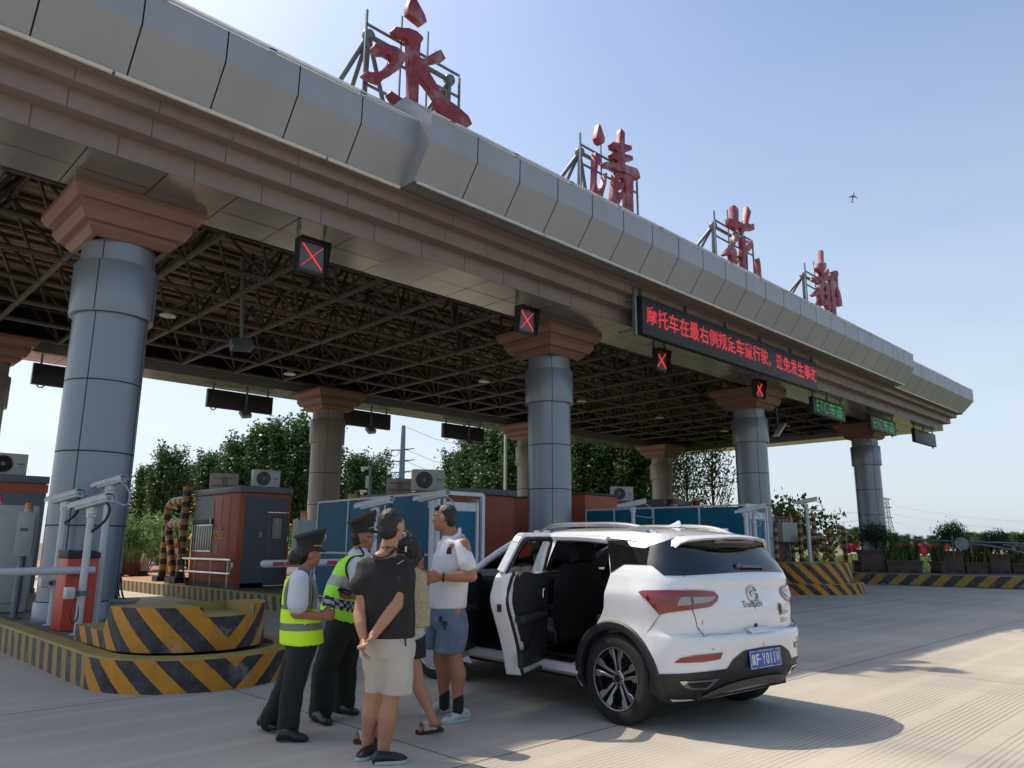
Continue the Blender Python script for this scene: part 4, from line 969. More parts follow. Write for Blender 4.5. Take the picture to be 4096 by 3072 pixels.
def P2(x, y, v): return atp(675+x*.0904, 450+y*.0904, 1, v)
Zc = crop(3060, 2000, 440)
def G(x, y, v=.6): return atp(*Zc((x, y)), 1, v)
def Gb(x, v=.6): p = G(x, 1200, v); return V((p.x, v, .32))
guard('cluster of striped pipes with two tall posts and an arch right of the third column', 22, .6, [
      [Gb(745), G(675, 235)], [Gb(1030, .9), G(962, 275, .9)],
      [Gb(1345, .5), G(1300, 760, .5), G(1295, 600, .5), G(1330, 545, .5), G(1400, 535, .5), G(1480, 545, .5), G(1560, 560, .5), G(1575, 640, .5), G(1590, 800, .5), Gb(1625, .5)],
      [G(745, 765), G(1330, 765)], [G(830, 1230, .4), G(1200, 820, .4)], [G(1190, 1180, .8), G(1450, 880, .8)]], .09, .32)
guard('short striped pipes in front of the dark reddish booth at the right', 21, .2, [
      [Gb(245, .9), G(205, 560, .9)], [Gb(570, 1.4), G(540, 850, 1.4)], [G(240, 420, 1.2), G(430, 415, 1.2)], [G(270, 680, 1.2), G(330, 820, 1.2)]], .085, .32)
t = thing('pipe_guard', 'striped post tops sticking up behind the blue screen over the officers', 'pipe guard', (8.6, 3.2, .32), 'black and yellow pipe guards')
def Fd(x, y, v): return atp(x, y, 1, v)
a_ = Fd(353, 494, 4.2); m = MB(); pipe(m, [V((a_.x, 4.2, .32)), V((a_.x, 4.2, 1.5)), V((a_.x, 4.2, a_.z))], .13); m.build('pipe', pipe_m, t)
t = thing('pipe_guard', 'two striped post tops above the far blue screen', 'pipe guard', (16.5, 1.0, .32), 'black and yellow pipe guards')
for xx, yy in ((673, 496), (696, 498)):
    a_ = Fd(xx, yy, 1.0); m = MB(); pipe(m, [V((a_.x, 1.0, .32)), V((a_.x, 1.0, 1.5)), V((a_.x, 1.0, a_.z))], .13); m.build('pipe', pipe_m, t)
def railing(label, u, ys, z0, zs):
    t = thing('railing', label, 'railing', (u, ys[0], z0), 'stainless railings beside the booths')
    m = MB()
    for y in ys: m.cyl((u, y, z0), (u, y, zs[-1]), .025, n=10)
    m.build('post', chrome, t); m = MB()
    for z in zs: m.cyl((u, ys[0]-.12, z), (u, ys[-1]+.12, z), .035, n=12)
    m.tube(sm_poly([(u, ys[0]-.12, zs[0]), (u, ys[0]-.2, zs[0]+.06), (u, ys[0]-.2, zs[1]-.06), (u, ys[0]-.12, zs[1])]), .03, 10); m.build('rail', chrome, t)
railing('low stainless railing in front of the orange side of the booth', 4.93, [5.87, 6.85, 7.87, 8.98], .32, [.66, 1.0])
railing('stainless railing between the blue screen and the white car', 9.48, [-1.6, -.6, .5], .32, [.66, 1.0])
# cone, wooden planter, warning boards on the far end of the island
t = thing('traffic_cone', 'faded traffic cone with a black base beside the wooden planter', 'traffic cone', (6.3, 15.7, .275))
m = MB(); m.box(6.1, 6.5, 15.5, 15.9, .276, .31); m.build('base', black, t)
m = MB(); m.lathe((6.3, 15.7, 0), [(.18, .31), (.16, .45)], 16); m.build('skirt', black, t)
m = MB(); m.lathe((6.3, 15.7, 0), [(.16, .45), (.05, 1.05), (.04, 1.06), (0.001, 1.06)], 16); m.build('cone', M("faded_cone", 'a89078', .7, var=.15), t)
t = thing('planter_box', 'brown wooden planter box full of grass at the end of the island', 'planter', (5.75, 15.9, .275))
m = MB(); m.box(5.1, 6.15, 15.6, 16.3, .32, .72); m.build('box', M("brown_wood", '5d3f35', .8, var=.25, vs=6, stretch=(.3, .3, 6)), t)
m = MB()
for u in (5.15, 5.6, 6.08): m.box(u-.05, u+.05, 15.58, 16.32, .276, .76)
m.build('stake', M("brown_wood", ''), t)
grass = M("grass_blade", '66783c', .8, var=.3, vs=4)
m = MB()
for k in range(260):
    a = V((rnd.uniform(5.1, 6.15), rnd.uniform(15.6, 16.3), .7)); l_ = rnd.uniform(.3, .75); d = V((rnd.uniform(-.35, .35), rnd.uniform(-.35, .35), 1))*l_; w = V((rnd.uniform(-1, 1), rnd.uniform(-1, 1), 0)).normalized()*.02
    m.add([a-w, a+w, a+d*.6+w*.7, a+d+V((0, 0, -.08)), a+d*.6-w*.7], [(0, 1, 2, 3, 4)])
m.build('grass_tuft', grass, t)
t = thing('warning_board', 'yellow post with a red and white chequered band behind the pipe guard', 'warning board', (7.6, 19, 0))
p_ = atp(167, 550, 1, 21); q_ = atp(178, 550, 1, 21)
m = MB(); m.box(p_.x, q_.x, 21, 21.1, 0, 1.6); m.build('panel', M("bright_yellow", 'c79a22', .6, var=.08), t)
m = MB(); dx = (q_.x-p_.x)/3
for i in range(3):
    for j in range(3):
        m.mi = (i+j) % 2; m.box(p_.x+dx*i, p_.x+dx*(i+1), 20.985, 21, .75+.22*j, .75+.22*(j+1))
m.build('chequer', [M("chequer_red", 'a8242c', .6, var=.1), M("chequer_white", 'bdb6b2', .6, var=.1)], t)
t = thing('warning_board', 'tall yellow fan topped warning post between pipe guard and orange booth', 'warning board', (8.6, 17.5, 0))
a_, b_ = atp(190, 560, 1, 18), atp(196, 560, 1, 18)
m = MB(); m.box(a_.x, b_.x, 18, 18.1, 0, 1.7); m.build('panel', M("bright_yellow", ''), t)
m = MB(); m.prism([(a_.x-.1, 17.99, 1.6), (b_.x+.2, 17.99, 1.45), (b_.x+.2, 17.99, 2.2), (a_.x+.1, 17.99, 2.0)], (0, .1, 0)); m.build('fan', M("bright_yellow", ''), t)
m = MB(); m.box(a_.x+.1, b_.x, 17.98, 18.0, .5, .9); m.box(a_.x+.1, b_.x, 17.98, 18.0, 1.05, 1.35); m.build('symbol', blk, t)
# ================================================================ trees and plants
def leaf_mat(name, a, b_, c_, tr=.35):
    m = bpy.data.materials.new(name); m.use_nodes = True; t = NT(m)
    col = t.mix(t.ramp(t.noise(.9, 3), .35, .65), hx(a), hx(b_)); col = t.mix(t.math('MULTIPLY', t.ramp(t.noise(7, 2), .55, .75), .6), col, hx(c_))
    tl = t.n('BsdfTranslucent'); mxs = t.n('MixShader'); mxs.inputs[0].default_value = tr; t.l(col, tl.inputs['Color'])
    t.l(col, t.b.inputs['Base Color']); t.b.inputs['Roughness'].default_value = .45; t.b.inputs['Specular IOR Level'].default_value = .35
    out = [n for n in t.t.nodes if n.type == 'OUTPUT_MATERIAL'][0]
    t.l(t.b.outputs[0], mxs.inputs[1]); t.l(tl.outputs[0], mxs.inputs[2]); t.l(mxs.outputs[0], out.inputs['Surface']); return m
poplar_l = leaf_mat("poplar_leaf", '34502a', '4d6a38', '788c5a', .3); loose_l = leaf_mat("loose_leaf", '4a6636', '6d8248', '9aa86e', .4)
dark_l = leaf_mat("dark_leaf", '26361f', '3a4d2b', '55663a', .25); bark = M("bark", '5a4d40', .9, var=.25, vs=3, bump=.5, bs=12)
def leaves(mb, p, sp, n, s, R_, droop=0):
    for _ in range(n):
        c = p+V((R_.gauss(0, sp), R_.gauss(0, sp), R_.gauss(0, sp*.8)))
        a = V((R_.uniform(-1, 1), R_.uniform(-1, 1), R_.uniform(-.9, .6))).normalized(); b_ = a.cross(V((R_.uniform(-1, 1), R_.uniform(-1, 1), R_.uniform(-1, 1)))).normalized()
        k = s*R_.uniform(.6, 1.35)
        mb.add([c-a*k*.6, c+b_*k*.45-a*k*.05, c+a*k*.75, c-b_*k*.45-a*k*.05], [(0, 1, 2, 3)])
def poplar(h, w, nb, seed, leafm, s=.16, per=46, wind=.22, low=.10, sp=.3):
    """upright crown of many steep limbs with flame shaped tips blown to one side"""
    R_ = random.Random(seed); t = thing('poplar_tree', '', 'tree')
    tk = MB(); tp = [V((0, 0, 0)), V((.05, .05, h*.35)), V((-.05, .1, h*.7)), V((.1*h*.2, 0, h*.97))]; tk.tube(sm_poly(tp), [h*.018*(1-i/13) + .02 for i in range(13)], 8)
    cr = MB(); wd_ = V((.72, -.70, 0))*wind
    for k in range(nb):
        f = low+(1-low)*((k+.5)/nb)**.85; z = h*f*.82; az = k*2.4+R_.uniform(-.5, .5)
        rad = w*(sin(min(1, f*1.25+.12)*pi*.62+.25))*(1-.62*max(0, f-.35))*R_.uniform(.75, 1.15)
        ln = rad; st = V((0, 0, z)); en = st+V((cos(az)*ln, sin(az)*ln, 0))+V((0, 0, ln*R_.uniform(1.3, 2.1)+h*.07*R_.random()))
        en += wd_*ln*R_.uniform(.3, 1.2)
        mid = st.lerp(en, .5)+V((cos(az), sin(az), -.2))*ln*.12
        P_ = sm_poly([st, mid, en], 3); tk.tube(P_, [.05*h/12*(1-.8*i/(len(P_)-1)) for i in range(len(P_))], 5, caps=False)
        for i in range(9):
            q = (.25+.75*i/8); p = st.lerp(mid, q*2) if q < .5 else mid.lerp(en, q*2-1)
            leaves(cr, p+wd_*max(0, q-.6)*.8, sp*(1.15-.75*q)*h/12+.08, int(per*(1.1-.5*q)/5)+2, s, R_)
    leaves(cr, V((.1, 0, h*.9)), h*.03, per, s, R_)
    tk.build('trunk', bark, t); cr.build('crown', leafm, t, recalc=False)
    return t
def bush(w, h, n, s, seed, leafm, name='shrub', cat='shrub', stem=True, hole=.0):
    R_ = random.Random(seed); t = thing(name, '', cat); cr = MB(); st = MB()
    for k in range(16):
        a = k*2.4; r = w*R_.uniform(.25, .95); z = h*R_.uniform(.4, .95); st.tube(sm_poly([V((0, 0, 0)), V((cos(a)*r*.4, sin(a)*r*.4, z*.55)), V((cos(a)*r, sin(a)*r, z))], 2), [.02]*5, 4, caps=False)
    for k in range(n):
        a = R_.uniform(0, 2*pi); u = R_.uniform(-.55, 1); rr_ = sqrt(max(0, 1-u*u))
        lump = 1+.22*sin(3*a+seed)*rr_+.16*sin(5*a-2*u+seed*2)+R_.gauss(0, .08)
        q = R_.random()**.4*lump
        p = V((cos(a)*rr_*w*q, sin(a)*rr_*w*q, h*.52+u*h*.5*q)); leaves(cr, p, w*.07, 3, s, R_)
    if stem: st.build('stem', bark, t)
    cr.build('crown', leafm, t, recalc=False)
    return t
base = {}
protos = [poplar(12, 2.2, 92, 3, poplar_l, s=.2, per=60), poplar(12, 1.8, 84, 8, poplar_l, s=.2, per=58), poplar(12, 2.6, 98, 21, poplar_l, s=.2, per=60, wind=.14), poplar(12, 3.2, 34, 5, loose_l, wind=0, per=30, low=.2, s=.2, sp=.34)]
used_ = set()
def place_tree(k, x, ytop, d, label, group, sc_=1.0):
    g_ = atd(x, 545, d); h = atd(x, ytop, d).z+.3
    s_ = h/12.3; p = protos[k]
    o = p if k not in used_ else copy_tree(p); used_.add(k)
    o.location = (g_.x, g_.y, -.05); o.rotation_euler = (0, 0, rnd.uniform(-.5, .5)); o.scale = (s_*sc_, s_*sc_, s_)
    o['label'] = label; o['category'] = 'tree'; o['group'] = group; return o
GL, GR = 'poplars behind the left half of the toll plaza', 'poplars behind the middle of the toll plaza'
tl_ = [(1, 139, 462, 58, 'short poplar beside the edge of the biggest column'), (0, 160, 446, 56, 'dark pointed poplar standing apart, leftmost tall one of the row'), (1, 184, 459, 60, 'thin poplar in the dip of the row behind the bent pipe guard'),
  (2, 206, 452, 58, 'poplar behind the pale sign box of the orange booth'), (0, 231, 436, 56, 'poplar above the air conditioner of the orange booth'), (1, 254, 417, 55, 'tallest poplar below the unlit back board'), (2, 278, 419, 54, 'broad tall poplar left of the stained column'),
  (0, 302, 421, 54, 'tall poplar touching the stained column'), (1, 322, 428, 56, 'poplar mostly hidden behind the stained column'), (1, 352, 449, 62, 'poplar just right of the stained column'), (2, 371, 457, 66, 'low poplar between stained column and camera mast'), (0, 388, 478, 75, 'small poplar left of the steel pylon')]
for k, x, y, d, lab in tl_: place_tree(k, x, y, d, lab, GL, 1.1)
tr_ = [(2, 456, 452, 56, 'stepped left edge poplar of the group right of the pylon'), (0, 472, 432, 54, 'poplar behind the rightmost hanging floodlight'), (2, 494, 424, 52, 'poplar left of the white lamp pole'), (1, 514, 422, 50, 'poplar right of the white lamp pole'),
  (2, 540, 420, 50, 'poplar hidden behind the middle grey column'), (0, 582, 424, 48, 'poplar just right of the middle grey column'), (2, 603, 421, 50, 'poplar behind the small board right of the middle column'), (2, 626, 423, 48, 'dense poplar left of the slim stained column'), (0, 648, 430, 50, 'poplar touching the slim stained column')]
for k, x, y, d, lab in tr_: place_tree(k, x, y, d, lab, GR, 1.15)
for x, y, d, lab in ((690, 447, 44, 'loose leafed tree with sky showing through, right of the slim stained column'), (716, 444, 42, 'loose leafed tree half hidden by the third grey column'), (672, 452, 46, 'loose leafed tree behind the slim stained column')):
    place_tree(3, x, y, d, lab, 'loose leafed trees', .8)
b1_ = bush(2.2, 2.6, 900, .16, 4, loose_l); b2_ = bush(1.3, 1.1, 1500, .07, 9, dark_l)
sh = [(132, 515, 36, 'bushy weed patch right beside the biggest column'), (150, 520, 44, 'low shrub behind the guard rail, left of the pipe guard'), (168, 517, 46, 'low shrub behind the bent pipe guard'), (190, 522, 48, 'low shrub between pipe guard and orange booth'), (318, 520, 40, 'yellowing shrub between booth door and grey box'), (408, 500, 60, 'shrub at the foot of the steel pylon')]
for i, (x, y, d, lab) in enumerate(sh):
    o = b1_ if i == 0 else copy_tree(b1_); g_ = atd(x, 545, d); h = atd(x, y, d).z; o.location = (g_.x, g_.y, -.05); o.scale = (h/2.6*(.6 if i == 0 else .9),)*2+(h/2.6,)
    o.rotation_euler.z = i*1.3; o['label'] = lab; o['group'] = 'low shrubs beyond the plaza'
o = copy_tree(b1_); g_ = atd(785, 545, 40); h = atd(785, 503, 40).z; o.location = (g_.x, g_.y, 0); o.scale = (1.0, 1.0, h/2.6); o['label'] = 'pale leafed climber above the dark booth beside the wooden pole'; o['group'] = 'low shrubs beyond the plaza'
# far tree line on the right
far = [(830, 531, 260), (838, 529, 270)]
xs = [(808, 534), (818, 533), (846, 531), (852, 529), (858, 527), (863, 530), (868, 526), (873, 526), (878, 528), (884, 533), (895, 533), (905, 536), (918, 537), (932, 536), (948, 537), (962, 536), (972, 532), (982, 534), (996, 535), (1008, 533), (1020, 534), (1034, 532), (1050, 534)]
for i, (x, y) in enumerate(xs):
    k = (0, 1, 2)[i % 3]; o = copy_tree(protos[k]); d = 240+(i*37) % 60; g_ = atd(x, 545, d); h = atd(x, y, d).z+.5
    o.location = (g_.x, g_.y, 0); wdt = 1.35 if 4 <= i <= 8 else 2.6; o.scale = (h/12.3*wdt, h/12.3*wdt, h/12.3); o.rotation_euler.z = i
    o['label'] = 'small distant tree on the horizon beyond the red sheeting'; o['group'] = 'distant trees on the right horizon'; o['category'] = 'tree'
# ================================================================ planters on the far kerb
plw = M("planter_brown", '54453e', .8, var=.2, vs=3, stretch=(4, 4, .3), bump=.3, bs=30)
C7 = lambda x, y: (825+x*.08996, 475+y*.08996)
def planter(label, xl, xr, yb, yt, group, rim=True):
    a, b_ = at(*C7(xl, yb), .398), at(*C7(xr, yb+4), .398); b_.z = a.z = .398
    e = (b_-a); w = e.length; e.normalize(); n = V((-e.y, e.x, 0)); 
    if n.dot(V((1, 0, 0))) < 0: n = -n
    d = hypot(a.x-CAM.x, a.y-CAM.y); h = atd(*C7(xl, yt), d).z-.398; dep = min(w, .9)
    t = thing('planter', label, 'planter', ((a+b_)/2).to_tuple(), group)
    m = MB(); c = (a+b_)/2+n*dep/2
    m.obox(c+V((0, 0, h/2)), e*w/2, n*dep/2, (0, 0, h/2)); m.build('box', plw, t, bevel=.015)
    m = MB()
    for k, (zz, o_) in enumerate(((h-.03, .06), (h-.12, .03))): m.obox(c+V((0, 0, zz)), e*(w/2+o_), n*(dep/2+o_), (0, 0, .035))
    m.build('rim', plw, t, bevel=.01)
    m = MB()
    for s_ in (-.25, .25): m.obox(a.lerp(b_, .5+s_)-n*.004+V((0, 0, .07)), e*.12, n*.006, (0, 0, .05))
    m.build('foot_slot', black, t)
    return c+V((0, 0, h)), w, e, n, dep
GP = 'brown planters along the far kerb'
big = [planter('tall brown planter at the foot of the rightmost column', 405, 690, 1078, 832, GP), planter('tall brown planter behind the round sign back', 1305, 1560, 1090, 845, GP), planter('tall brown planter near the right edge of the photo', 1850, 2080, 1098, 880, GP)]
low_ = [planter('long low planter between the two tall ones', 705, 1090, 1084, 950, GP), planter('short low planter left of the middle tall one', 1180, 1300, 1090, 960, GP), planter('long low planter right of the middle tall one', 1580, 1950, 1094, 975, GP), planter('low planter cut by the right edge', 2100, 2420, 1100, 985, GP), planter('low planter half hidden behind the chevron island', 330, 402, 1072, 950, GP)]
labs = ['clipped round dark shrub in front of the rightmost column', 'dark spreading shrub above the round sign back', 'dark low shrub in the tall planter near the right edge']
tops = [(350, 770, 540), (1220, 1610, 530), (1740, 2090, 612)]
for i, (c, w, e, n, dp) in enumerate(big):
    o = b2_ if i == 0 else copy_tree(b2_); xl, xr, yt = tops[i]; d = hypot(c.x-CAM.x, c.y-CAM.y)
    p0, p1 = atd(*C7(xl, 700), d), atd(*C7(xr, 700), d); hz = atd(*C7((xl+xr)/2, yt), d).z
    mid = (p0+p1)/2; o.location = (mid.x, mid.y, c.z-.06); o.scale = ((p1-p0).length/2.75,)*2+((hz-c.z+.06)/1.12,); o.rotation_euler.z = i*2
    o['label'] = labs[i]; o['group'] = 'shrubs in the tall planters'
reed = M("reed_green", '4a5a30', .7, var=.3, vs=5)
for i, (c, w, e, n, dp) in enumerate(low_[:4]):
    t = thing('reed_clump', ['tall reeds in the long low planter between the tall ones', 'leafy reeds in the short low planter', 'reeds in the low planter right of the round sign back', 'reeds in the low planter at the right edge'][i], 'reeds', c.to_tuple(), 'reeds in the low planters'); m = MB()
    for k in range(int(120+130*w)):
        a = c+e*rnd.uniform(-w/2, w/2)+n*rnd.uniform(-dp/2, dp/2); l_ = rnd.uniform(.35, .95); dd = V((rnd.uniform(-.3, .3), rnd.uniform(-.3, .3), 1)); ww = V((rnd.uniform(-1, 1), rnd.uniform(-1, 1), 0)).normalized()*.02; cv = V((rnd.uniform(-.3, .3), rnd.uniform(-.3, .3), -.12))
        m.add([a-ww, a+ww, a+dd*l_*.6+ww, a+dd*l_+cv*l_, a+dd*l_*.6-ww], [(0, 1, 2, 3, 4)])
    m.build('blade', reed, t, recalc=False)
# ================================================================ field beyond: sheeting, crop, rails, sign back
tarp = M("red_sheeting", 'b0303e', .6, var=.15, vs=.8, bump=.6, bs=2)
sp_ = [((470, 535), 'short red sheet seen between the striped pipes'), ((590, 640), 'narrow red sheet behind the striped pipes'), ((740, 870), 'red sheet left of the clipped shrub'), ((1180, 1590), 'longest red sheet, left of the round sign back'), ((1790, 1950), 'red sheet right of the round sign back'), ((2190, 2400), 'red sheet cut by the right edge')]
for (xl, xr), lab in sp_:
    if xr < 1000: c_ = lambda x: 750+x*.12387; xs_ = (c_(xl), c_(xr))
    else: c_ = lambda x: 750+x*.12387; xs_ = (c_(xl), c_(xr))
    a, b_ = atd(xs_[0], 545, 105), atd(xs_[1], 545, 108); t = thing('plastic_sheet', lab, 'plastic sheet', (a.x, a.y, 0), 'red sheeting across the field')
    zt = atd((xs_[0]+xs_[1])/2, 543.4, 105).z; m = MB(); rows = []
    N = 24
    for j in range(6): rows.append([V((a.x+(b_.x-a.x)*i/N, a.y+(b_.y-a.y)*i/N, 0))+V((.25*sin(i*1.7+j), .2*sin(i*.9+2*j), zt*j/5-.06*(i % 2)*(j > 4))) for i in range(N+1)])
    m.grid(rows); m.build('sheet', tarp, t, recalc=False)
    m = MB()
    for k in range(3):
        q = a.lerp(b_, rnd.random()); m.ball((q.x-.6, q.y-.6, .35+.35*rnd.random()), (.5, .5, .16), 8, 5)
    m.build('sandbag', M("sandbag_white", 'b5b2aa', .8, var=.1), t)
m = MB()
cropm = leaf_mat("crop_leaf", '56703a', '7c9050', 'a2a868', .3)
for k in range(5200):
    x = rnd.uniform(800, 1060); d = rnd.uniform(44, 70); p = atd(x, 545, d); p.z = -.01; l_ = rnd.uniform(.5, 1.0); ww = V((rnd.uniform(-1, 1), rnd.uniform(-1, 1), 0)).normalized()*.05; dd = V((rnd.uniform(-.5, .5), rnd.uniform(-.5, .5), 1))*l_
    m.add([p-ww*.4, p+ww*.4, p+dd*.6+ww, p+dd+V((0, 0, -.15)), p+dd*.6-ww], [(0, 1, 2, 3, 4)])
tag(m.build('crop_field', cropm, None, recalc=False), 'green crop growing in the field in front of the red sheeting', 'crop', kind='stuff')
t = thing('long_gate', 'long thin metal gate arm with a round sign back, over the planters at the right', 'gate', (33, -3, 0))
DG = 34.5
m = MB(); A_ = lambda x, y: atd(*C7(x, y), DG)
m.tube([A_(890, 715), A_(1300, 730), A_(1900, 752), A_(2500, 775)], .035, 8); m.build('upper_rail', gal, t)
m = MB(); m.tube(sm_poly([A_(1410, 762), A_(1700, 775), A_(1900, 800), A_(2212, 868), A_(2500, 960)]), .04, 8); m.build('lower_rail', gal, t)
m = MB(); m.tube([A_(1980, 778), A_(2500, 815)], .03, 8); m.build('short_rail', gal, t)
c = A_(1520, 762); r_ = (A_(1600, 762)-A_(1440, 762)).length/2; nn = (V((CAM.x, CAM.y, c.z))-c).normalized()
m = MB(); m.cyl(c+nn*.06, c+nn*.08, r_, n=40); dsk = m.build('sign_disc', M("disc_grey", '7d848a', .5, .2, var=.08), t)
m = MB(); tt = nn.cross(V((0, 0, 1)))
for s_ in (-.3, .3): m.bar(c+nn*.1+tt*s_+V((0, 0, -.5)), c+nn*.1+tt*s_+V((0, 0, .3)), .05)
m.build('sign_bracket', gal, dsk)
m = MB(); q = A_(2480, 800); m.cyl((q.x, q.y, 0), (q.x, q.y, 1.7), .08, n=10); m.build('gate_post', gal, t)
# guard rail far left
t = thing('guard_rail', 'galvanised highway guard rail beyond the red road at the left', 'guard rail', (8, 45, 0))
gr = M("guard_rail_steel", '9ca4a8', .45, .5, var=.1, vs=2); e0, e1 = atd(100, 545, 62), atd(240, 545, 62)
m = MB(); dv = (e1-e0).normalized(); nv = V((-dv.y, dv.x, 0))
for zz in (.45, .8):
    m.grid([[e+nv*o_+V((0, 0, zz-e.z+h_)) for e in (e0, e1)] for o_, h_ in ((0, -.12), (-.06, -.08), (-.06, -.02), (0, .0), (-.06, .02), (-.06, .08), (0, .12))], False)
m.build('beam', gr, t); m = MB()
for k in range(8):
    q = e0.lerp(e1, k/7); m.cyl((q.x+nv.x*.1, q.y+nv.y*.1, 0), (q.x+nv.x*.1, q.y+nv.y*.1, .9), .07, n=8)
m.build('post', gr, t)
# ================================================================ poles and wires
stl = M("pylon_steel", '6f7d88', .5, .4, var=.1, vs=.6)
t = thing('power_pylon', 'single steel power pylon with three pairs of short arms between the trees', 'pylon', atd(402, 545, 80).to_tuple())
c5_ = lambda x, y: (300+x*.15823, 325+y*.15823)
tp_ = atd(*c5_(655, 636), 80); bs_ = V((tp_.x-.2, tp_.y-.2, 0)); m = MB(); m.cyl(bs_, tp_, .46, .22, n=12); m.build('mast', stl, t)
rgt = RT.normalized(); m = MB()
for yy in (790, 862, 932):
    zz = atd(*c5_(640, yy), 80).z; cc = bs_.lerp(tp_, zz/tp_.z)
    for s_ in (-1, 1): m.cyl(cc, cc+rgt*1.25*s_+V((0, 0, .18*(s_ > 0))), .10, .05, n=6)
m.build('arm', stl, t); m = MB()
for yy in (790, 862, 932):
    zz = atd(*c5_(640, yy), 80).z; cc = bs_.lerp(tp_, zz/tp_.z)-rgt*1.2
    m.cyl(cc, cc-V((0, 0, .55)), .04, n=6); m.ball(cc-V((0, 0, .55)), (.12, .12, .06), 8, 5); m.tube(sm_poly([cc-V((0, 0, .5)), cc+rgt*.5-V((0, 0, .7)), cc+rgt*.9-V((0, 0, .15))]), .03, 5)
m.build('insulator', stl, t)
m = MB(); m.tube([bs_+V((-.4, -.1, 1)), tp_+V((-.25, -.05, -1)), ], .025, 5); m.build('ladder_rail', stl, t)
wire = M("wire_grey", '6c747c', .6, var=0)
m = MB()
for yy, ye in ((645, 760), (790, 900), (862, 975), (925, 1030)):
    a, b_ = atd(*c5_(675, yy), 80), atd(*c5_(1010, ye), 85); m.tube([a, a.lerp(b_, .5)-V((0, 0, .25)), b_], .022, 4)
m.build('wire', wire, t)
t = thing('camera_mast', 'thin mast with two cameras and a whip aerial in front of the small poplars', 'mast', atd(370, 545, 36).to_tuple())
a, b_ = atd(*c5_(440, 1080), 36), atd(*c5_(447, 890), 36); m = MB(); m.cyl((a.x, a.y, 0), b_, .07, n=8); m.build('mast', gal, t)
m = MB(); m.cyl(b_+rgt*.12, atd(*c5_(465, 800), 36), .015, n=5); m.build('aerial', gal, t)
for zz in (.0, -.9):
    m = MB(); m.obox(b_-rgt*.28+V((0, 0, -.1+zz*1.2)), rgt*.16, V((.08, .08, 0)), (0, 0, .05)); m.ball(b_-rgt*.35+V((0, 0, -.18+zz*1.2)), .09, 8, 6); m.build('camera_head', cw, t)
m = MB(); m.obox(b_-rgt*.12+V((0, 0, -.75)), rgt*.08, V((.06, .06, 0)), (0, 0, .28)); m.build('panel_box', lgrey, t)
t = thing('lamp_pole', 'slim white pole in front of the trees left of the middle grey column', 'pole', atd(505.5, 545, 40).to_tuple())
a = atd(505.6, 431, 40); m = MB(); m.cyl((a.x, a.y, 0), (a.x, a.y, a.z-3.2), .11, n=10); m.build('lower_shaft', cw, t); m = MB(); m.cyl((a.x, a.y, a.z-3.2), (a.x, a.y, a.z), .085, n=10); m.build('upper_shaft', cw, t)
t = thing('utility_pole', 'wooden utility pole with a cross arm behind the dark booth at the right', 'utility pole', atd(789, 545, 95).to_tuple())
a = atd(789.2, 497.5, 95); m = MB(); m.cyl((a.x, a.y, 0), a, .22, .16, n=8); m.build('pole', bark, t); m = MB(); m.bar(a-rgt*.42+V((0, 0, -.25)), a+rgt*.42+V((0, 0, -.25)), .12); m.build('cross_arm', bark, t)
m = MB()
for s_ in (-.38, .38): m.cyl(a+rgt*s_+V((0, 0, -.2)), a+rgt*s_+V((0, 0, .12)), .06, n=6)
m.build('insulator', gal, t)
t = thing('lattice_pylon', 'tall pale lattice pylon far off, right of the last column', 'pylon', atd(889, 545, 420).to_tuple())
pc_ = atd(889, 545, 420); pc_.z = 0; hT = atd(889, 498.3, 420).z; lat = M("lattice_pale", '8d969c', .6, .2, var=0); m = MB()
lv = [(0, 4.4), (.45, 1.9), (.62, 1.5), (.82, 1.3), (1, 1.2)]
def cn(f, w): return [pc_+rgt*sx_*w+V((FWD.x, FWD.y, 0))*sy_*w+V((0, 0, hT*f)) for sx_, sy_ in ((-1, -1), (1, -1), (1, 1), (-1, 1))]
for (f0, w0), (f1, w1) in zip(lv[:-1], lv[1:]):
    n_ = 3 if f0 == 0 else 2
    for q in range(n_):
        A0 = cn(f0+(f1-f0)*q/n_, w0+(w1-w0)*q/n_); A1 = cn(f0+(f1-f0)*(q+1)/n_, w0+(w1-w0)*(q+1)/n_)
        for i in range(4):
            m.cyl(A0[i], A1[i], .16, n=4, caps=False); m.cyl(A0[i], A1[(i+1) % 4], .09, n=4, caps=False); m.cyl(A0[(i+1) % 4], A1[i], .09, n=4, caps=False); m.cyl(A1[i], A1[(i+1) % 4], .1, n=4, caps=False)
m.build('tower', lat, t); m = MB()
for f in (.62, .82, .98): m.cyl(pc_+rgt*-3.4+V((0, 0, hT*f)), pc_+rgt*3.4+V((0, 0, hT*f)), .22, n=5); m.cyl(pc_+rgt*-3.2+V((0, 0, hT*f)), pc_+V((0, 0, hT*f+1)), .12, n=4); m.cyl(pc_+rgt*3.2+V((0, 0, hT*f)), pc_+V((0, 0, hT*f+1)), .12, n=4)
m.build('cross_arm', lat, t); m = MB()
for (x0, y0, x1, y1) in ((895, 505.5, 1060, 523), (895, 514, 1060, 531), (895, 522, 985, 534), (886, 506, 800, 514), (886, 514.5, 790, 524), (886, 523, 770, 533)):
    for k in (0, 1.0):
        a, b_ = atd(x0, y0+k, 420), atd(x1, y1+k*.8, 380); m.tube([a.lerp(b_, q)-V((0, 0, 1.6*4*q*(1-q))) for q in (0, .25, .5, .75, 1)], .055, 4)
m.build('wire', M("wire_pale", '9aa6b0', .6, var=0), t)
t = thing('gate_arm', 'thin raised boom with a stay wire left of the clipped shrub', 'gate arm', (30, 2, 0))
a, b_, c = atp(825+240*.08996, 475+630*.08996, 1, 4.0), atp(825+385*.08996, 475+758*.08996, 1, 4.0), atp(825+238*.08996, 475+790*.08996, 1, 4.0)
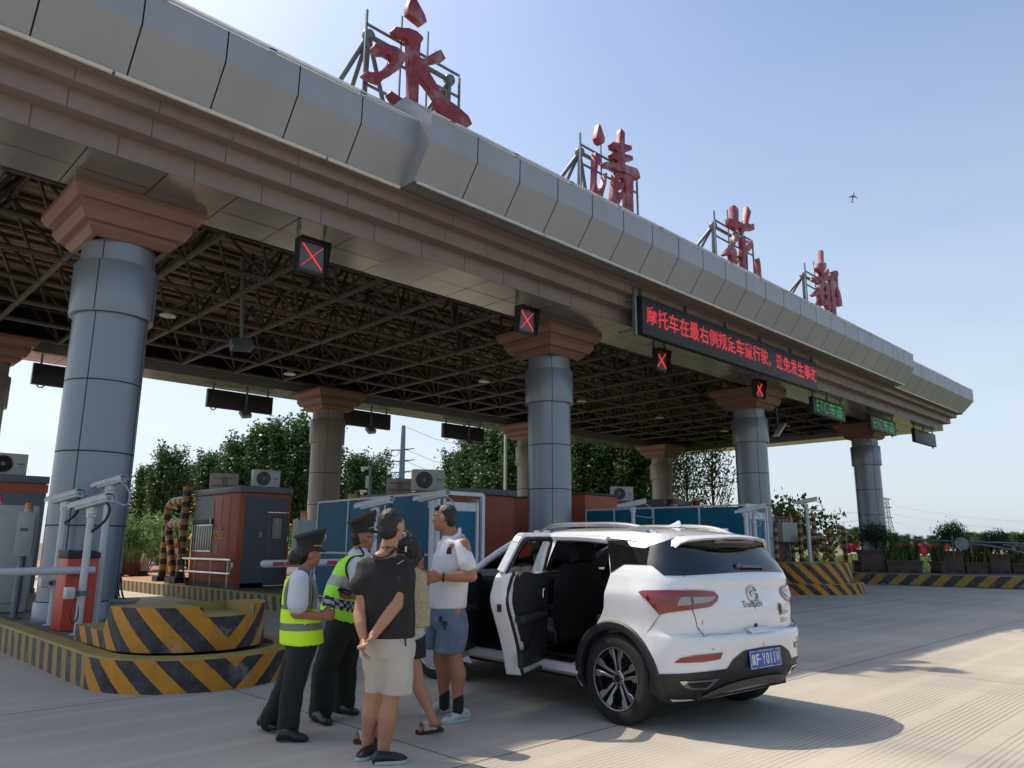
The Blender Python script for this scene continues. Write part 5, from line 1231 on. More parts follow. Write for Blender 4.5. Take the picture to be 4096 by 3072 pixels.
m = MB(); m.cyl(a, b_, .04, n=8); m.build('arm', M("arm_pale", 'a09a94', .6), t); m = MB(); m.cyl(a, (c.x, 4.0, .39), .025, n=6); m.build('stay', gal, t)
# ================================================================ airliner
t = thing('airliner', 'small airliner high in the clear sky at the right', 'airliner', (0, 0, 0))
pm = M("plane_grey", '6a7480', .4, .2, var=0); m = MB()
m.lathe((0, 0, 0), [(.01, -18), (.9, -16.5), (1.9, -12), (2.0, 8), (1.3, 14), (.3, 19)], 14); m.build('fuselage', pm, t)
for s_ in (-1, 1):
    m = MB(); m.prism([(s_*1.5, -.3, -6), (s_*17, .6, 2.2), (s_*17.2, .6, 3.6), (s_*6, 0, 1.5), (s_*1.5, -.3, 1.2)], (0, .35, 0)); m.build('wing', pm, t)
    m = MB(); m.prism([(s_*.5, .6, 13.5), (s_*6.3, 1, 17.6), (s_*6.3, 1, 18.8), (s_*.5, .6, 17)], (0, .2, 0)); m.build('tailplane', pm, t)
    m = MB(); m.lathe((0, 0, 0), [(.6, -2.5), (1.1, -2), (1.0, .8), (.5, 1.6)], 12); m.v = [p+V((s_*5.6, -1.5, -2.8)) for p in m.v]; m.build('engine', pm, t)
m = MB(); m.prism([(0, 1, 12.5), (0, 7, 17.2), (0, 7, 18.8), (0, 1.2, 17.5)], (.3, 0, 0)); m.build('fin', pm, t)
q = CAM+ray(853, 197).normalized()*2900; zx = (-UP*.9+FWD*.35-RT*.05).normalized(); xx = RT; xx = (xx-zx*xx.dot(zx)).normalized(); yx = zx.cross(xx)
t.matrix_world = Matrix(((xx.x, yx.x, zx.x, q.x), (xx.y, yx.y, zx.y, q.y), (xx.z, yx.z, zx.z, q.z), (0, 0, 0, 1)))
# ================================================================ white car
paint = M("white_car_paint", 'd8dadd', .28, 0, var=.02, vs=1, coat=1, dirt='b9b2a6', dv=.12, ds=3)
blkp = M("black_plastic", '202124', .55, var=.15, vs=5, dirt='4a4338', dv=.35, ds=3)
trim = M("cabin_black", '141416', .7, var=.15, vs=6); seatm = M("seat_black", '19191b', .6, var=.15, vs=8); tan_ = M("trim_tan", '5a3f30', .6, var=.1)
tint = M("tinted_glass", '0c0f13', .04, var=0, spec=.9); rubber = M("tyre_rubber", '1d1d1e', .85, var=.2, vs=8, bump=.2, bs=60)
alloy = M("alloy_face", 'a4a6a8', .28, .9, var=.05); alloyb = M("alloy_black", '18191b', .35, .4, var=.1); silver = M("silver_rail", 'b9bcbe', .25, .85, var=.03)
tailr = M("tail_red", '7c0e1a', .12, var=.1, coat=1); taild = M("tail_dark_red", '4e0912', .15, var=.1, coat=1); clearl = M("clear_lens", '8d8680', .12, .3, var=.15, vs=12, coat=1)
chromec = M("chrome", 'c8c8c8', .08, 1, var=0); plateb = M("plate_blue", '1f4f9e', .4, var=.05); platew = M("plate_white", 'd0d4d8', .4, var=0)
def clear_glass():
    m = bpy.data.materials.new("clear_glass"); m.use_nodes = True; t = NT(m)
    tr_ = t.n('BsdfTransparent'); tr_.inputs[0].default_value = (.72, .78, .78, 1); gl = t.n('BsdfGlossy'); gl.inputs['Roughness'].default_value = .02; mxs = t.n('MixShader')
    fr = t.n('Fresnel'); fr.inputs[0].default_value = 1.45; t.l(fr.outputs[0], mxs.inputs[0]); out = [n for n in t.t.nodes if n.type == 'OUTPUT_MATERIAL'][0]
    t.l(tr_.outputs[0], mxs.inputs[1]); t.l(gl.outputs[0], mxs.inputs[2]); t.l(mxs.outputs[0], out.inputs['Surface']); return m
cglass = clear_glass()
letc = M("letter_chrome", '5a5c5e', .3, .6, var=0)
car = thing('parked_car', 'white crossover car with both left doors open, seen from behind', 'car')
def ltab(T, z):
    if z <= T[0][0]: return T[0][1]
    for (a, p), (b_, q) in zip(T[:-1], T[1:]):
        if z <= b_: return p+(q-p)*(z-a)/(b_-a)
    return T[-1][1]
XR = [(.22,-.55),(.30,-.66),(.40,-.75),(.47,-.785),(.60,-.80),(.68,-.815),(.715,-.80),(.74,-.735),(.85,-.745),(.95,-.735),(1.06,-.71),(1.12,-.725),(1.17,-.70),(1.25,-.65),(1.38,-.545),(1.46,-.47),(1.50,-.44)]
WD = [(.22,.80),(.30,.87),(.42,.895),(.60,.905),(.80,.895),(.98,.912),(1.02,.912),(1.10,.885),(1.18,.862),(1.25,.825),(1.40,.73),(1.46,.685),(1.50,.655)]
XC = -.22
def S(t, z, off=0):
    w = ltab(WD, z); xr = ltab(XR, z); sg = 1
    if t > 1: t = 2-t; sg = -1
    if t < 0: x, y = XC-t, w
    else:
        n = 2/3.1; a = pi/2*t; x = XC-(XC-xr)*sin(a)**n; y = w*cos(a)**n if t < 1 else 0
    p = V((x, sg*y, z))
    if off:
        e = 1e-3; du = S(min((2-t) if sg < 0 else t, 2)+e, z)-S(((2-t) if sg < 0 else t)-e, z); dz = S((2-t) if sg < 0 else t, z+e)-S((2-t) if sg < 0 else t, z-e)
        n_ = du.cross(dz).normalized()
        if n_.x*(-1 if abs(y) < .5 else 0)+n_.y*(sg if abs(y) >= .5 else 0) < 0: n_ = -n_
        p += n_*off
    return p
def patch(lo, hi, off, n=24, m=4, mb=None):
    """piece of the body skin between a lower and an upper edge, both given as (t, z)"""
    def ev(L_, t):
        return ltab(L_, t)
    t0, t1 = max(lo[0][0], hi[0][0]), min(lo[-1][0], hi[-1][0]); mb = mb or MB(); rows = []
    ts = [t0+(t1-t0)*i/n for i in range(n+1)]
    for j in range(m+1): rows.append([S(t, ev(lo, t)+(ev(hi, t)-ev(lo, t))*j/m, off) for t in ts])
    mb.grid(rows); return mb
def strip(pts, w, off, mb=None):
    mb = mb or MB(); P_ = [S(t, z, off) for t, z in pts]; mb.tube(P_, w, 5); return mb
TD = [(.22,-.70),(.37,-.67),(.55,-.58),(.77,-.40),(.88,-.32),(1.015,-.30),(1.175,-.269),(1.448,-.444),(1.50,-.46)]
ZL = [.22,.26,.30,.34,.38,.42,.445,.47,.51,.55,.60,.64,.68,.70,.715,.725,.74,.76,.80,.85,.90,.95,.98,1.0,1.02,1.06,1.10,1.12,1.145,1.17,1.20,1.25,1.32,1.38,1.44,1.49]
body = MB(); ARC = .43
sg_ = [0,.08,.16,.24,.32,.4,.48,.56,.64,.72,.8,.88,.94,.97,1]
rows = []
for z in ZL:
    td = ltab(TD, z); n0 = 34
    side = [td*(1-i/n0) for i in range(n0)]; back = [i/60 for i in range(61)]
    row = side+back; row = row+[2-t for t in reversed(row[:-1])]
    rows.append([S(t, z) for t in row])
for j in range(len(ZL)-1):
    for i in range(len(rows[0])-1):
        q = [rows[j][i], rows[j][i+1], rows[j+1][i+1], rows[j+1][i]]; c = sum(q, V())/4
        if abs(c.y) > .55 and hypot(c.x, c.z-.345) < ARC: continue
        body.add(q, [(0, 1, 2, 3)], True)
# right side, nose and bonnet in one skin (left side only where it shows: bonnet and wing)
def side_y(x, z):
    w = ltab(WD, z)
    if x > 2.75: w -= .25*((x-2.75)/.85)**2
    return w
FXS = [.30, .5, .7, .9, 1.02, 1.2, 1.5, 1.8, 2.05, 2.2, 2.4, 2.6, 2.8, 3.0, 3.2, 3.35]
for sg2, x0 in ((-1, .02), (1, 2.05)):
    zz = [.22, .34, .46, .6, .74, .88, .98, 1.02, 1.10, 1.17]
    xs_ = [x0]+[x for x in FXS if x > x0+.02]
    for j in range(len(zz)-1):
        for i in range(len(xs_)-1):
            P_ = []
            for (x, z) in ((xs_[i], zz[j]), (xs_[i+1], zz[j]), (xs_[i+1], zz[j+1]), (xs_[i], zz[j+1])):
                zc = min(z, 1.13-.10*max(0, x-2.2)); P_.append(V((x, sg2*side_y(x, zc), zc)))
            c = sum(P_, V())/4
            if hypot(c.x-2.65, c.z-.345) < .45 or hypot(c.x, c.z-.345) < ARC: continue
            body.add(P_, [(0, 1, 2, 3)], True)
# bonnet and front
bn = []
for x in (2.05, 2.3, 2.6, 2.9, 3.15, 3.35, 3.45):
    zt = 1.13-.10*max(0, x-2.2); w = side_y(x, .98); bn.append([V((x+.06*cos(pi*y/2), w*y, zt+.06*(1-y*y)-(.05 if x > 3.4 else 0))) for y in (-1, -.8, -.5, 0, .5, .8, 1)])
body.grid(bn)
fr = []
for z in (.22, .45, .65, .85, .97): fr.append([V((3.35+.12*cos(pi*y/2), side_y(3.35, z)*y, z)) for y in (-1, -.8, -.5, 0, .5, .8, 1)])
body.grid(fr)
# roof with the spoiler lip
def roof_pt(x, q):                               # q from -1 to 1 across
    pr = [(0, 1.575, 0), (.3, 1.57, .20), (.62, 1.553, .43), (.82, 1.53, .59), (.93, 1.50, .655), (1, 1.455, .70)]
    a = abs(q); 
    for (a0, z0, y0), (a1, z1, y1) in zip(pr[:-1], pr[1:]):
        if a <= a1+1e-9: f = (a-a0)/(a1-a0); z = z0+(z1-z0)*f; y = y0+(y1-y0)*f; break
    dr = .088*max(0, (.28-x)/.9)**1.7
    z -= dr+(.10*max(0, (x-.95)/.5)**2); y *= 1-.10*max(0, (.1-x)/.7)**2-.03*max(0, (x-.9)/.5)
    return V((x, (1 if q >= 0 else -1)*y, z))
qs = [-1,-.965,-.93,-.87,-.82,-.72,-.62,-.46,-.3,-.15,0,.15,.3,.46,.62,.72,.82,.87,.93,.965,1]
def edge_x(q): return -.62+.16*abs(q)**2.4
def front_x(q): return 1.36-.10*abs(q)**2
rr_ = []
for i in range(23):
    f = i/22; rr_.append([roof_pt(edge_x(q)+(front_x(q)-edge_x(q))*f, q) for q in qs])
body.grid(rr_)
lip = [p-V((-.012, 0, .028)) for p in rr_[0]]; body.grid([rr_[0], [p+V((-.012, 0, -.012)) for p in rr_[0]], lip])
sill_l = MB()
bo = body.build('body', paint, car, ang=40, weld=1e-4)
m = MB(); m.grid([lip, [V((-.40, p.y*.98, p.z-.015)) for p in rr_[0]]]); m.build('spoiler_underside', blkp, car)
# left hand door aperture: pillars, cant rail, sill
ap = MB()
def rail(pts, w, h, mb, up=(0, 1, 0)):
    P_ = sm_poly(pts, 4)
    for a, b_ in zip(P_[:-1], P_[1:]): mb.bar(a, b_, w, h, up=up)
for sg2 in (1, -1):
    ap.tube(sm_poly([(2.08, .80*sg2, 1.12), (1.75, .755*sg2, 1.30), (1.45, .715*sg2, 1.435), (1.25, .69*sg2, 1.475), (.9, .69*sg2, 1.475), (.5, .70*sg2, 1.465), (.22, .70*sg2, 1.445)]), .035, 8)
ap.build('cant_rail', paint, bo)
ap = MB()
ap.add([(2.1, .84, .30), (.42, .84, .30), (.42, .90, .335), (2.1, .90, .335), (2.1, .90, .40), (.42, .90, .40), (2.1, .80, .425), (.46, .80, .425)], [(0, 1, 2, 3), (3, 2, 5, 4), (4, 5, 7, 6)])
ap.build('sill', paint, bo)
m = MB(); m.box(.52, .98, .79, .875, .405, .43); m.box(1.15, 1.95, .79, .875, .405, .43); m.build('sill_plate', alloyb, bo, bevel=.004)
m = MB()
rows = [[V((x, y, z)) for x, y in ((.90-.0*z, .86-k), (.97, .885-k), (1.06, .885-k), (1.10, .84-k))] for z, k in ((.40, 0), (.8, 0), (1.15, .02), (1.3, .09), (1.47, .19))]
m.grid(rows); m.build('centre_pillar', paint, bo)
m = MB(); m.grid([[V((x, y-.03, z)) for x, y in ((.88, .86-k), (1.12, .84-k))] for z, k in ((.40, 0), (.8, 0), (1.15, .02), (1.3, .09), (1.47, .19))]); m.build('pillar_trim', trim, bo)
m = MB()                                          # inner edge of the rear quarter, black seal
edge = [(z, ltab(TD, z)) for z in (.38, .45, .55, .65, .77, .88, 1.015, 1.1, 1.175, 1.3, 1.44)]
P_ = [S(t, z)-V((0, .012, 0)) for z, t in edge]; P2_ = [p+V((-.035, -.07, 0)) for p in P_]
m.grid([P_, P2_]); m.build('door_shut', paint, bo); m = MB(); m.tube(P2_, .018, 8); m.tube([V((.45, .80, .44)), V((.98, .80, .44))], .018, 8); m.tube([V((.24, .665, 1.45)), V((.6, .67, 1.462)), V((.93, .67, 1.465))], .018, 8); m.build('door_seal', black, bo)
# dark glass wrapped from the rear door to the far side
m = MB()
gl_lo = [(-.444, 1.44), (-.30, 1.24), (-.269, 1.178), (-.255, 1.18), (-.147, 1.246), (.108, 1.246), (.188, 1.206), (.256, 1.169), (.467, 1.169), (.985, 1.187), (1.0, 1.187)]
gl_hi = [(-.444, 1.442), (-.269, 1.437), (-.21, 1.432), (.066, 1.403), (.25, 1.43), (.5, 1.475), (.75, 1.497), (1.0, 1.499)]
patch(gl_lo, gl_hi, .004, 90, 8, m)
patch([(2-t, z) for t, z in reversed(gl_lo)], [(2-t, z) for t, z in reversed(gl_hi)], .004, 90, 8, m)
m.build('rear_window', tint, car)
m = MB(); patch([(-.208,1.43),(-.148,1.388),(.007,1.375),(.065,1.408)], [(-.208,1.431),(.065,1.409)], .007, 16, 3, m); bd = m.build('pillar_badge', silver, car)
m = MB(); strip([(-.43, 1.452), (-.21, 1.437), (-.1, 1.425)], .005, .006, m); m.build('chrome_strip', chromec, car)
# lamps
TH = [(.033,1.036),(.059,1.05),(.27,1.059),(.499,1.062),(.64,1.056),(.758,1.044),(.787,1.009)]
TL = [(.033,1.035),(.102,.981),(.149,.93),(.204,.874),(.272,.892),(.344,.9),(.53,.918),(.646,.929),(.701,.936),(.768,.973),(.787,1.008)]
def mir(L_): return [(2-t, z) for t, z in reversed(L_)]
for fn, sfx in ((lambda q: q, ''), (mir, '')):
    m = MB(); patch(fn(TL), fn(TH), .012, 44, 5, m); tl_o = m.build('tail_lamp', tailr, car)
    inner = lambda L_, k: [(t, z+k) for t, z in L_]
    m = MB(); patch(fn([(.385,.945),(.51,.953),(.527,.955)]), fn([(.385,.95),(.44,1.008),(.527,1.012)]), .016, 10, 3, m); patch(fn([(.55,.957),(.69,.966),(.755,1.0)]), fn([(.55,1.008),(.755,1.008)]), .016, 10, 3, m); m.build('clear_lens', clearl, tl_o)
    m = MB()
    for k in range(3): patch(fn([(.28+.02*k,.975+.014*k),(.385,.975+.014*k)]), fn([(.28+.02*k,.981+.014*k),(.385,.981+.014*k)]), .0165, 6, 1, m)
    strip(fn([(.509, 1.062), (.533, 1.0), (.53, .918)]), .003, .014, m); m.build('lamp_bars', taild, tl_o)
    m = MB(); patch(fn([(.296,.531),(.56,.538),(.71,.553),(.733,.6)]), fn([(.296,.532),(.358,.567),(.48,.588),(.733,.601)]), .008, 20, 3, m); m.build('rear_reflector', tailr, car)
m = MB(); patch([(.836,1.452),(1.0,1.456),(1.164,1.452)], [(.836,1.49),(1.0,1.496),(1.164,1.49)], -.0, 12, 2, m)
m.v = [V((-.585, p.y, p.z-.03)) for p in m.v]; m.build('brake_lamp', taild, car)
m = MB(); m.grid([[p+V((.02, 0, -.02)) for p in rr_[0]], [V((-.56+.16*abs(p.y/.62)**2.4, p.y*.99, p.z-.10)) for p in rr_[0]]]); m.build('spoiler_panel', blkp, car)
# lower bumper in black, plate recess, skid strip, exhaust trims
BH = [(.086,.432),(.251,.447),(.562,.468),(.775,.476),(.816,.538),(.905,.6),(.994,.606),(1.0,.607)]
BL = [(.086,.27),(.174,.254),(.4,.245),(.567,.243),(.675,.262),(.785,.285),(.886,.30),(1.0,.31)]
m = MB(); patch(BL, BH, .006, 40, 6, m); patch(mir(BL), mir(BH), .006, 40, 6, m); m.build('lower_bumper', blkp, car)
m = MB(); SK = [(.567,.243),(.70,.31),(.80,.352),(.90,.376),(1.0,.384)]
patch(BL[3:], SK, .02, 24, 3, m); patch(mir(BL[3:]), mir(SK), .02, 24, 3, m); m.build('skid_plate', M("skid_silver", '6d675e', .5, .3, var=.15, dirt='8a7a60', dv=.5, ds=5), car)
for fn in ((lambda q: q), mir):
    m = MB(); patch(fn([(.365,.398),(.437,.352),(.507,.336),(.669,.331),(.723,.409)]), fn([(.365,.40),(.723,.411)]), .012, 20, 3, m); ex = m.build('exhaust_trim', chromec, car)
    m = MB(); patch(fn([(.45,.378),(.50,.352),(.64,.348),(.672,.39)]), fn([(.45,.384),(.672,.392)]), .016, 14, 2, m); m.build('exhaust_opening', black, ex)
# tailgate seams and details
seam = M("panel_gap", '2a2b2d', .8, var=0)
sl = [(.467,1.169),(.499,1.066)]; sl2 = [(.533,.916),(.549,.856),(.563,.79),(.59,.72),(.63,.728),(.8,.727),(1.0,.727)]
m = MB()
for fn in ((lambda q: q), mir):
    for L_ in (sl, sl2): strip(fn(L_), .0035, .0, m)
    strip(fn([(.204,.872),(.11,.775),(.012,.64)]), .003, .0, m)
strip([(-.15, 1.452), (-.12, 1.44)], .003, 0, m); m.build('panel_seam', seam, car)
m = MB(); m.tube([roof_pt(-.13+.12*(1-abs(q)**2), q)+V((0, 0, .0005)) for q in [-.98+.098*i for i in range(21)]], .003, 5); m.build('roof_seam', seam, car)
def on_gate(t, z, off=.004):
    p = S(t, z, off); ey = (S(t, z+.02)-S(t, z-.02)).normalized(); ex_ = V((0, -1, 0)); return p, ex_, ey
def gate_text(s, t, z, w, h, mt, bold=.02, name='lettering'):
    p, ex_, ey = on_gate(t, z, .006); mb = MB(); lettering(s, p, ex_, ey, w=w, h=h, bold=bold, mb=mb); mb.v = [v+V((-.0, 0, 0)) for v in mb.v]; return mb.build(name, mt, car)
gate_text('Trumpchi', .953, .895, .28, .068, letc, .012); gate_text('广汽传祺', .606, .80, .20, .042, letc, .008)
gate_text('GS4', 1.185, .835, .095, .035, letc, .015); gate_text('235T', 1.175, .77, .11, .034, letc, .015)
p, ex_, ey = on_gate(1.0, 1.012, .010); nn = ex_.cross(ey)
m = MB()
for i in range(36):
    pass
ringp = [p+(ex_*cos(2*pi*i/40)+ey*sin(2*pi*i/40))*.066 for i in range(41)]; m.tube(ringp, .010, 8, caps=False); m.tube([p+ex_*.055+ey*.012, p-ex_*.0+ey*.016, p-ex_*.035+ey*.008, p-ex_*.03-ey*.012, p+ex_*.0-ey*.02], [.011, .013, .014, .012, .006], 8); m.build('emblem', chromec, car)
m = MB(); c = S(1.17, .876, .005); m.prism([c+V((0, -a*.028, b_*.052)) for a, b_ in ((0, 1), (.6, .8), (1, .3), (.8, -.5), (.4, -.85), (0, -1), (-.4, -.85), (-.8, -.5), (-1, .3), (-.6, .8))], (-.002, 0, 0)); s_ = m.build('sticker', M("sticker_gold", '8a6a30', .5, var=.2, vs=60), car)
m = MB(); m.box(c.x-.004, c.x-.0025, c.y-.012, c.y+.012, c.z-.03, c.z+.03); m.build('sticker_mark', black, s_)
m = MB(); c = S(1.0, .765, .004); m.cyl(c, c+V((-.006, 0, 0)), .018, n=16); m.build('camera_eye', black, car)
m = MB(); patch([(.948,.712),(1.052,.712)], [(.948,.72),(.965,.742),(1.0,.748),(1.035,.742),(1.052,.72)], .022, 14, 3, m); m.build('tow_cover', paint, car)
m = MB()
for t_ in (.651, 1.0, 1.349): 
    c = S(t_, .628); m.cyl(c, c+V((-.003, 0, 0)), .011, n=14)
m.build('parking_sensor', M("sensor_white", 'b0aeaa', .4, var=0), car)
m = MB(); a, b_ = S(.985, 1.225, .02), S(1.10, 1.215, .02); m.bar(a, b_, .02, .02); m.ball(S(.977, 1.235, .015), (.02, .03, .03), 10, 6); m.build('rear_wiper', M("wiper_grey", '55585a', .4, var=0), car)
# number plate
pc = V((-.79, .0, .525)); tl = radians(4); e1, e2 = V((0, -1, 0)), V((sin(tl), 0, cos(tl))); nn = V((-cos(tl), 0, sin(tl)))
pc = S(1.0, .522, .022)
m = MB(); m.obox(pc, e1*.22, e2*.07, nn*.003); pl = m.build('number_plate', plateb, car, bevel=.002)
def pt(s, x, w, h=.085, y=-.043, bold=.02): return lettering(s, pc+e1*x+e2*y+nn*.005, e1, e2, w=w, h=h, bold=bold)
for s, x, w in (('冀', -.197, .052), ('F', -.135, .042), ('Y', -.052, .044), ('0', .002, .042), ('1', .066, .012), ('1', .112, .012), ('W', .145, .052)): pt(s, x, w).build('lettering', platew, pl)
m = MB(); m.obox(pc+e1*-.075+nn*.004, e1*.006, e2*.006, nn*.001)
for sx_, sy_, wx, wy in ((0, .062, .212, .0018), (0, -.062, .212, .0018), (.211, 0, .0018, .062), (-.211, 0, .0018, .062)): m.obox(pc+e1*sx_+e2*sy_+nn*.004, e1*wx, e2*wy, nn*.001)
m.build('plate_border', platew, pl); m = MB()
for sx_ in (-.12, .13):
    for sy_ in (-.058, .058): m.cyl(pc+e1*sx_+e2*sy_+nn*.003, pc+e1*sx_+e2*sy_+nn*.008, .009, n=10)
m.build('plate_bolt', M("rust_bolt", '7a6a50', .6, .4), pl)
# arches, wheels
def arch(cx, sg2, r0=.385, r1=.455):
    m = MB(); rows = []
    for i in range(41):
        a = radians(-18)+radians(216)*i/40; row = []
        for r, k in ((r0, -.09), (r0, .012), (r0+.012, .018), (r1-.012, .018), (r1, .008), (r1, -.03)):
            x, z = cx+r*cos(a), max(.345+r*sin(a), .2); y = ltab(WD, z) if cx < 1 else side_y(x, z)
            if cx < 1 and x < XC: tt = (XC-x); y = abs(S(min(.6, max(0, (2/pi)*math.asin(min(1, ((XC-x)/(XC-ltab(XR, z)))**1.55)))), z).y)
            row.append(V((x, sg2*(y+k), z)))
        rows.append(row)
    m.grid(rows); return m.build('wheel_arch', blkp, car)
for cx in (0, 2.65):
    for sg2 in (1, -1): arch(cx, sg2)
def wheel(cx, sg2, steer=0):
    m = MB(); R1 = .348
    prof = [(.235, -.10), (.26, -.108), (.31, -.112), (.335, -.10), (R1, -.075), (R1, .075), (.335, .10), (.31, .112), (.26, .108), (.235, .10), (.22, .06), (.22, -.06), (.235, -.10)]
    def ax(p, y0): return V((p.x, p.z*1, p.y))
    m.lathe((0, 0, 0), [(r, y) for r, y in prof], 48, caps=False)
    for k in range(60):                           # shallow tread blocks
        a = 2*pi*k/60
        for y in (-.05, 0, .05): m.obox(V((cos(a), sin(a), 0))*R1+V((0, 0, y)), V((cos(a), sin(a), 0))*.004, V((-sin(a), cos(a), 0))*.013, V((0, 0, .02)))
    tyre = m
    r = MB(); r.lathe((0, 0, 0), [(.245, .095), (.24, .104), (.228, .10), (.222, .06), (.21, -.06)], 48, caps=False); r.lathe((0, 0, 0), [(0.001, .0), (.215, .0)], 40, caps=False)
    f = MB()
    for k in range(5):
        for d in (-1, 1):
            a0 = 2*pi*k/5+pi/2; 
            def P_(rad, da, z): return V((rad*cos(a0+da), rad*sin(a0+da), z))
            w0, w1 = .055, .10
            for z0, z1 in (((.062, .10)),):
                q = [P_(.05, d*.12, z0), P_(.05, d*.62, z0), P_(.232, d*(.30), z1), P_(.232, d*.085, z1)]
                q = [P_(.055, d*.16, .070), P_(.055, d*.52, .070), P_(.15, d*.26, .088), P_(.19, d*.36, .094), P_(.232, d*.335, .099), P_(.232, d*.10, .099), P_(.15, d*.09, .088)]
                f.prism(q, (0, 0, -.03))
    f.lathe((0, 0, 0), [(.0, .078), (.05, .078), (.062, .07), (.062, .04)], 24, caps=False)
    h = MB(); h.lathe((0, 0, 0), [(.001, .083), (.028, .083), (.03, .08)], 20)
    for b5 in range(5): a = 2*pi*b5/5+.6; h.cyl((.048*cos(a), .048*sin(a), .079), (.048*cos(a), .048*sin(a), .082), .008, n=8)
    rim_ring = MB(); rim_ring.lathe((0, 0, 0), [(.245, .098), (.243, .107), (.232, .104)], 48, caps=False)
    out = []
    for mb in (tyre, r, f, h, rim_ring):
        mb.v = [Matrix.Rotation(steer, 3, 'Z') @ V((p.x, sg2*p.z, p.y)) + V((cx, sg2*.785, .348)) for p in mb.v]
    w_ = tyre.build('wheel', rubber, car, ang=50); r.build('barrel', alloyb, w_); f.build('spokes', alloy, w_, bevel=.003, seg=1); h.build('hub_cap', alloyb, w_); rim_ring.build('rim_edge', alloy, w_)
for cx in (0, 2.65):
    for sg2 in (1, -1): wheel(cx, sg2, radians(12) if cx else 0)
m = MB(); m.box(-.5, .40, -.78, -.4, .3, .9); m.box(.0, 3.2, -.70, .70, .24, .30); m.box(-.60, .0, -.62, .62, .24, .34); m.box(-.42, .42, .42, .66, .3, .80); m.box(2.25, 3.1, -.66, .66, .3, .9); m.build('underbody', trim, car)
# roof rails, fin
for sg2 in (1, -1):
    zr = lambda x: roof_pt(x, .84).z
    m = MB(); top = [(1.33, .565, zr(1.33)+.0), (1.2, .575, zr(1.2)+.05), (1.0, .58, zr(1.0)+.065), (.6, .585, zr(.6)+.065), (.25, .575, zr(.25)+.06), (.0, .56, zr(.0)+.045), (-.2, .545, zr(-.2)+.0)]
    P_ = sm_poly([(x, y*sg2, z) for x, y, z in top], 5); m.tube(P_, .021, 8)
    for x in (1.24, -.02): m.obox((x, .57*sg2, zr(x)+.02), (.10, 0, -.0), (0, .018, 0), (0, 0, .03))
    m.build('roof_rail', silver, car)
m = MB(); zf = roof_pt(.05, 0).z-.004
m.prism([(.17, .0, zf), (.04, 0, zf+.045), (.0, 0, zf+.062), (-.02, 0, zf+.06), (-.035, 0, zf)], (0, .012, 0)); m.prism([(.2, -.03, zf+.0), (.2, .042, zf), (-.04, .05, zf), (-.04, -.038, zf)], (0, 0, .012)); m.build('roof_fin', paint, car, bevel=.005)
# cabin
m = MB(); m.box(.3, 2.1, -.74, .74, .34, .40); m.box(-.35, .25, -.62, .62, .4, .62); m.build('cabin_floor', trim, car)
def seat(x, y, w=.27):
    m = MB(); m.obox((x+.25, y, .58), (.27, 0, .03), (0, w, 0), (-.01, 0, .08)); s_ = m.build('seat', seatm, car, bevel=.05, seg=3)
    m = MB(); m.grid([[V((x-.06-.02*z*3+dx, y+w*yy*k, .55+z)) for dx, yy in ((.10, -.95), (.05, -1), (-.06, -.9), (-.08, 0), (-.06, .9), (.05, 1), (.10, .95), (.03, 0))] for z, k in ((0, .9), (.2, 1), (.45, 1), (.6, .88), (.68, .6))], True, True); m.build('backrest', seatm, s_)
    m = MB(); m.obox((x-.12, y, 1.335), (.05, 0, -.015), (0, .125, 0), (.02, 0, .085)); m.cyl((x-.1, y+.06, 1.2), (x-.11, y+.06, 1.28), .008); m.cyl((x-.1, y-.06, 1.2), (x-.11, y-.06, 1.28), .008); m.build('headrest', seatm, s_, bevel=.035, seg=3)
seat(1.0, .37); seat(1.1, -.37)
m = MB(); m.obox((.12, 0, .60), (.25, 0, 0), (0, .62, 0), (0, 0, .09)); m.obox((-.17, 0, .88), (-.04, 0, .0), (0, .62, 0), (-.06, 0, .28)); m.build('rear_bench', seatm, car, bevel=.05, seg=3)
m = MB(); m.box(1.75, 2.15, -.76, .76, .75, 1.08); m.box(.9, 1.8, -.12, .12, .4, .78); m.build('dashboard', trim, car, bevel=.05, seg=3)
m = MB(); c = V((1.66, .37, 1.03)); ax1, ax2 = V((0, 1, 0)), V((.42, 0, .9)).normalized(); m.tube([c+ax1*cos(2*pi*i/28)*.185+ax2*sin(2*pi*i/28)*.185 for i in range(29)], .016, 8, caps=False); m.bar(c-ax1*.17, c+ax1*.17, .03, .05); m.bar(c, c-ax2*.17, .03, .04); m.ball(c, (.04, .07, .07), 10, 6); m.build('steering_wheel', trim, car)
m = MB(); m.obox((1.9, .1, 1.13), (.10, 0, 0), (0, .09, .01), (.0, .01, .035)); m.build('tissue_pack', M("tissue_orange", 'c0502a', .6, var=.4, vs=30), car)
m = MB(); m.box(.26, 2.0, -.80, -.74, .40, 1.13); m.build('far_door_trim', trim, car); m = MB(); m.box(.2, 1.28, -.6, .6, 1.44, 1.447); m.build('headlining', M("headlining", '8a8680', .9, var=.05), car)
m = MB(); m.grid([[V((2.05+.10*(1-y*y), .76*y, 1.15)) for y in (-1, -.5, 0, .5, 1)], [V((1.72+.09*(1-y*y), .72*y, 1.32)) for y in (-1, -.5, 0, .5, 1)], [V((1.36-.02*abs(y), .63*y, 1.475)) for y in (-1, -.5, 0, .5, 1)]]); m.build('windscreen', cglass, car)
m = MB(); m.quad((2.0, -.80, 1.15), (1.06, -.84, 1.17), (1.02, -.69, 1.46), (1.35, -.69, 1.46)); m.quad((.96, -.84, 1.17), (.06, -.86, 1.18), (.24, -.70, 1.45), (.94, -.69, 1.46)); m.build('far_side_window', cglass, car)
m = MB(); m.obox((1.01, -.78, 1.31), (.05, 0, 0), (0, .015, -.0), (0, .075, .15)); m.build('far_pillar', paint, car)
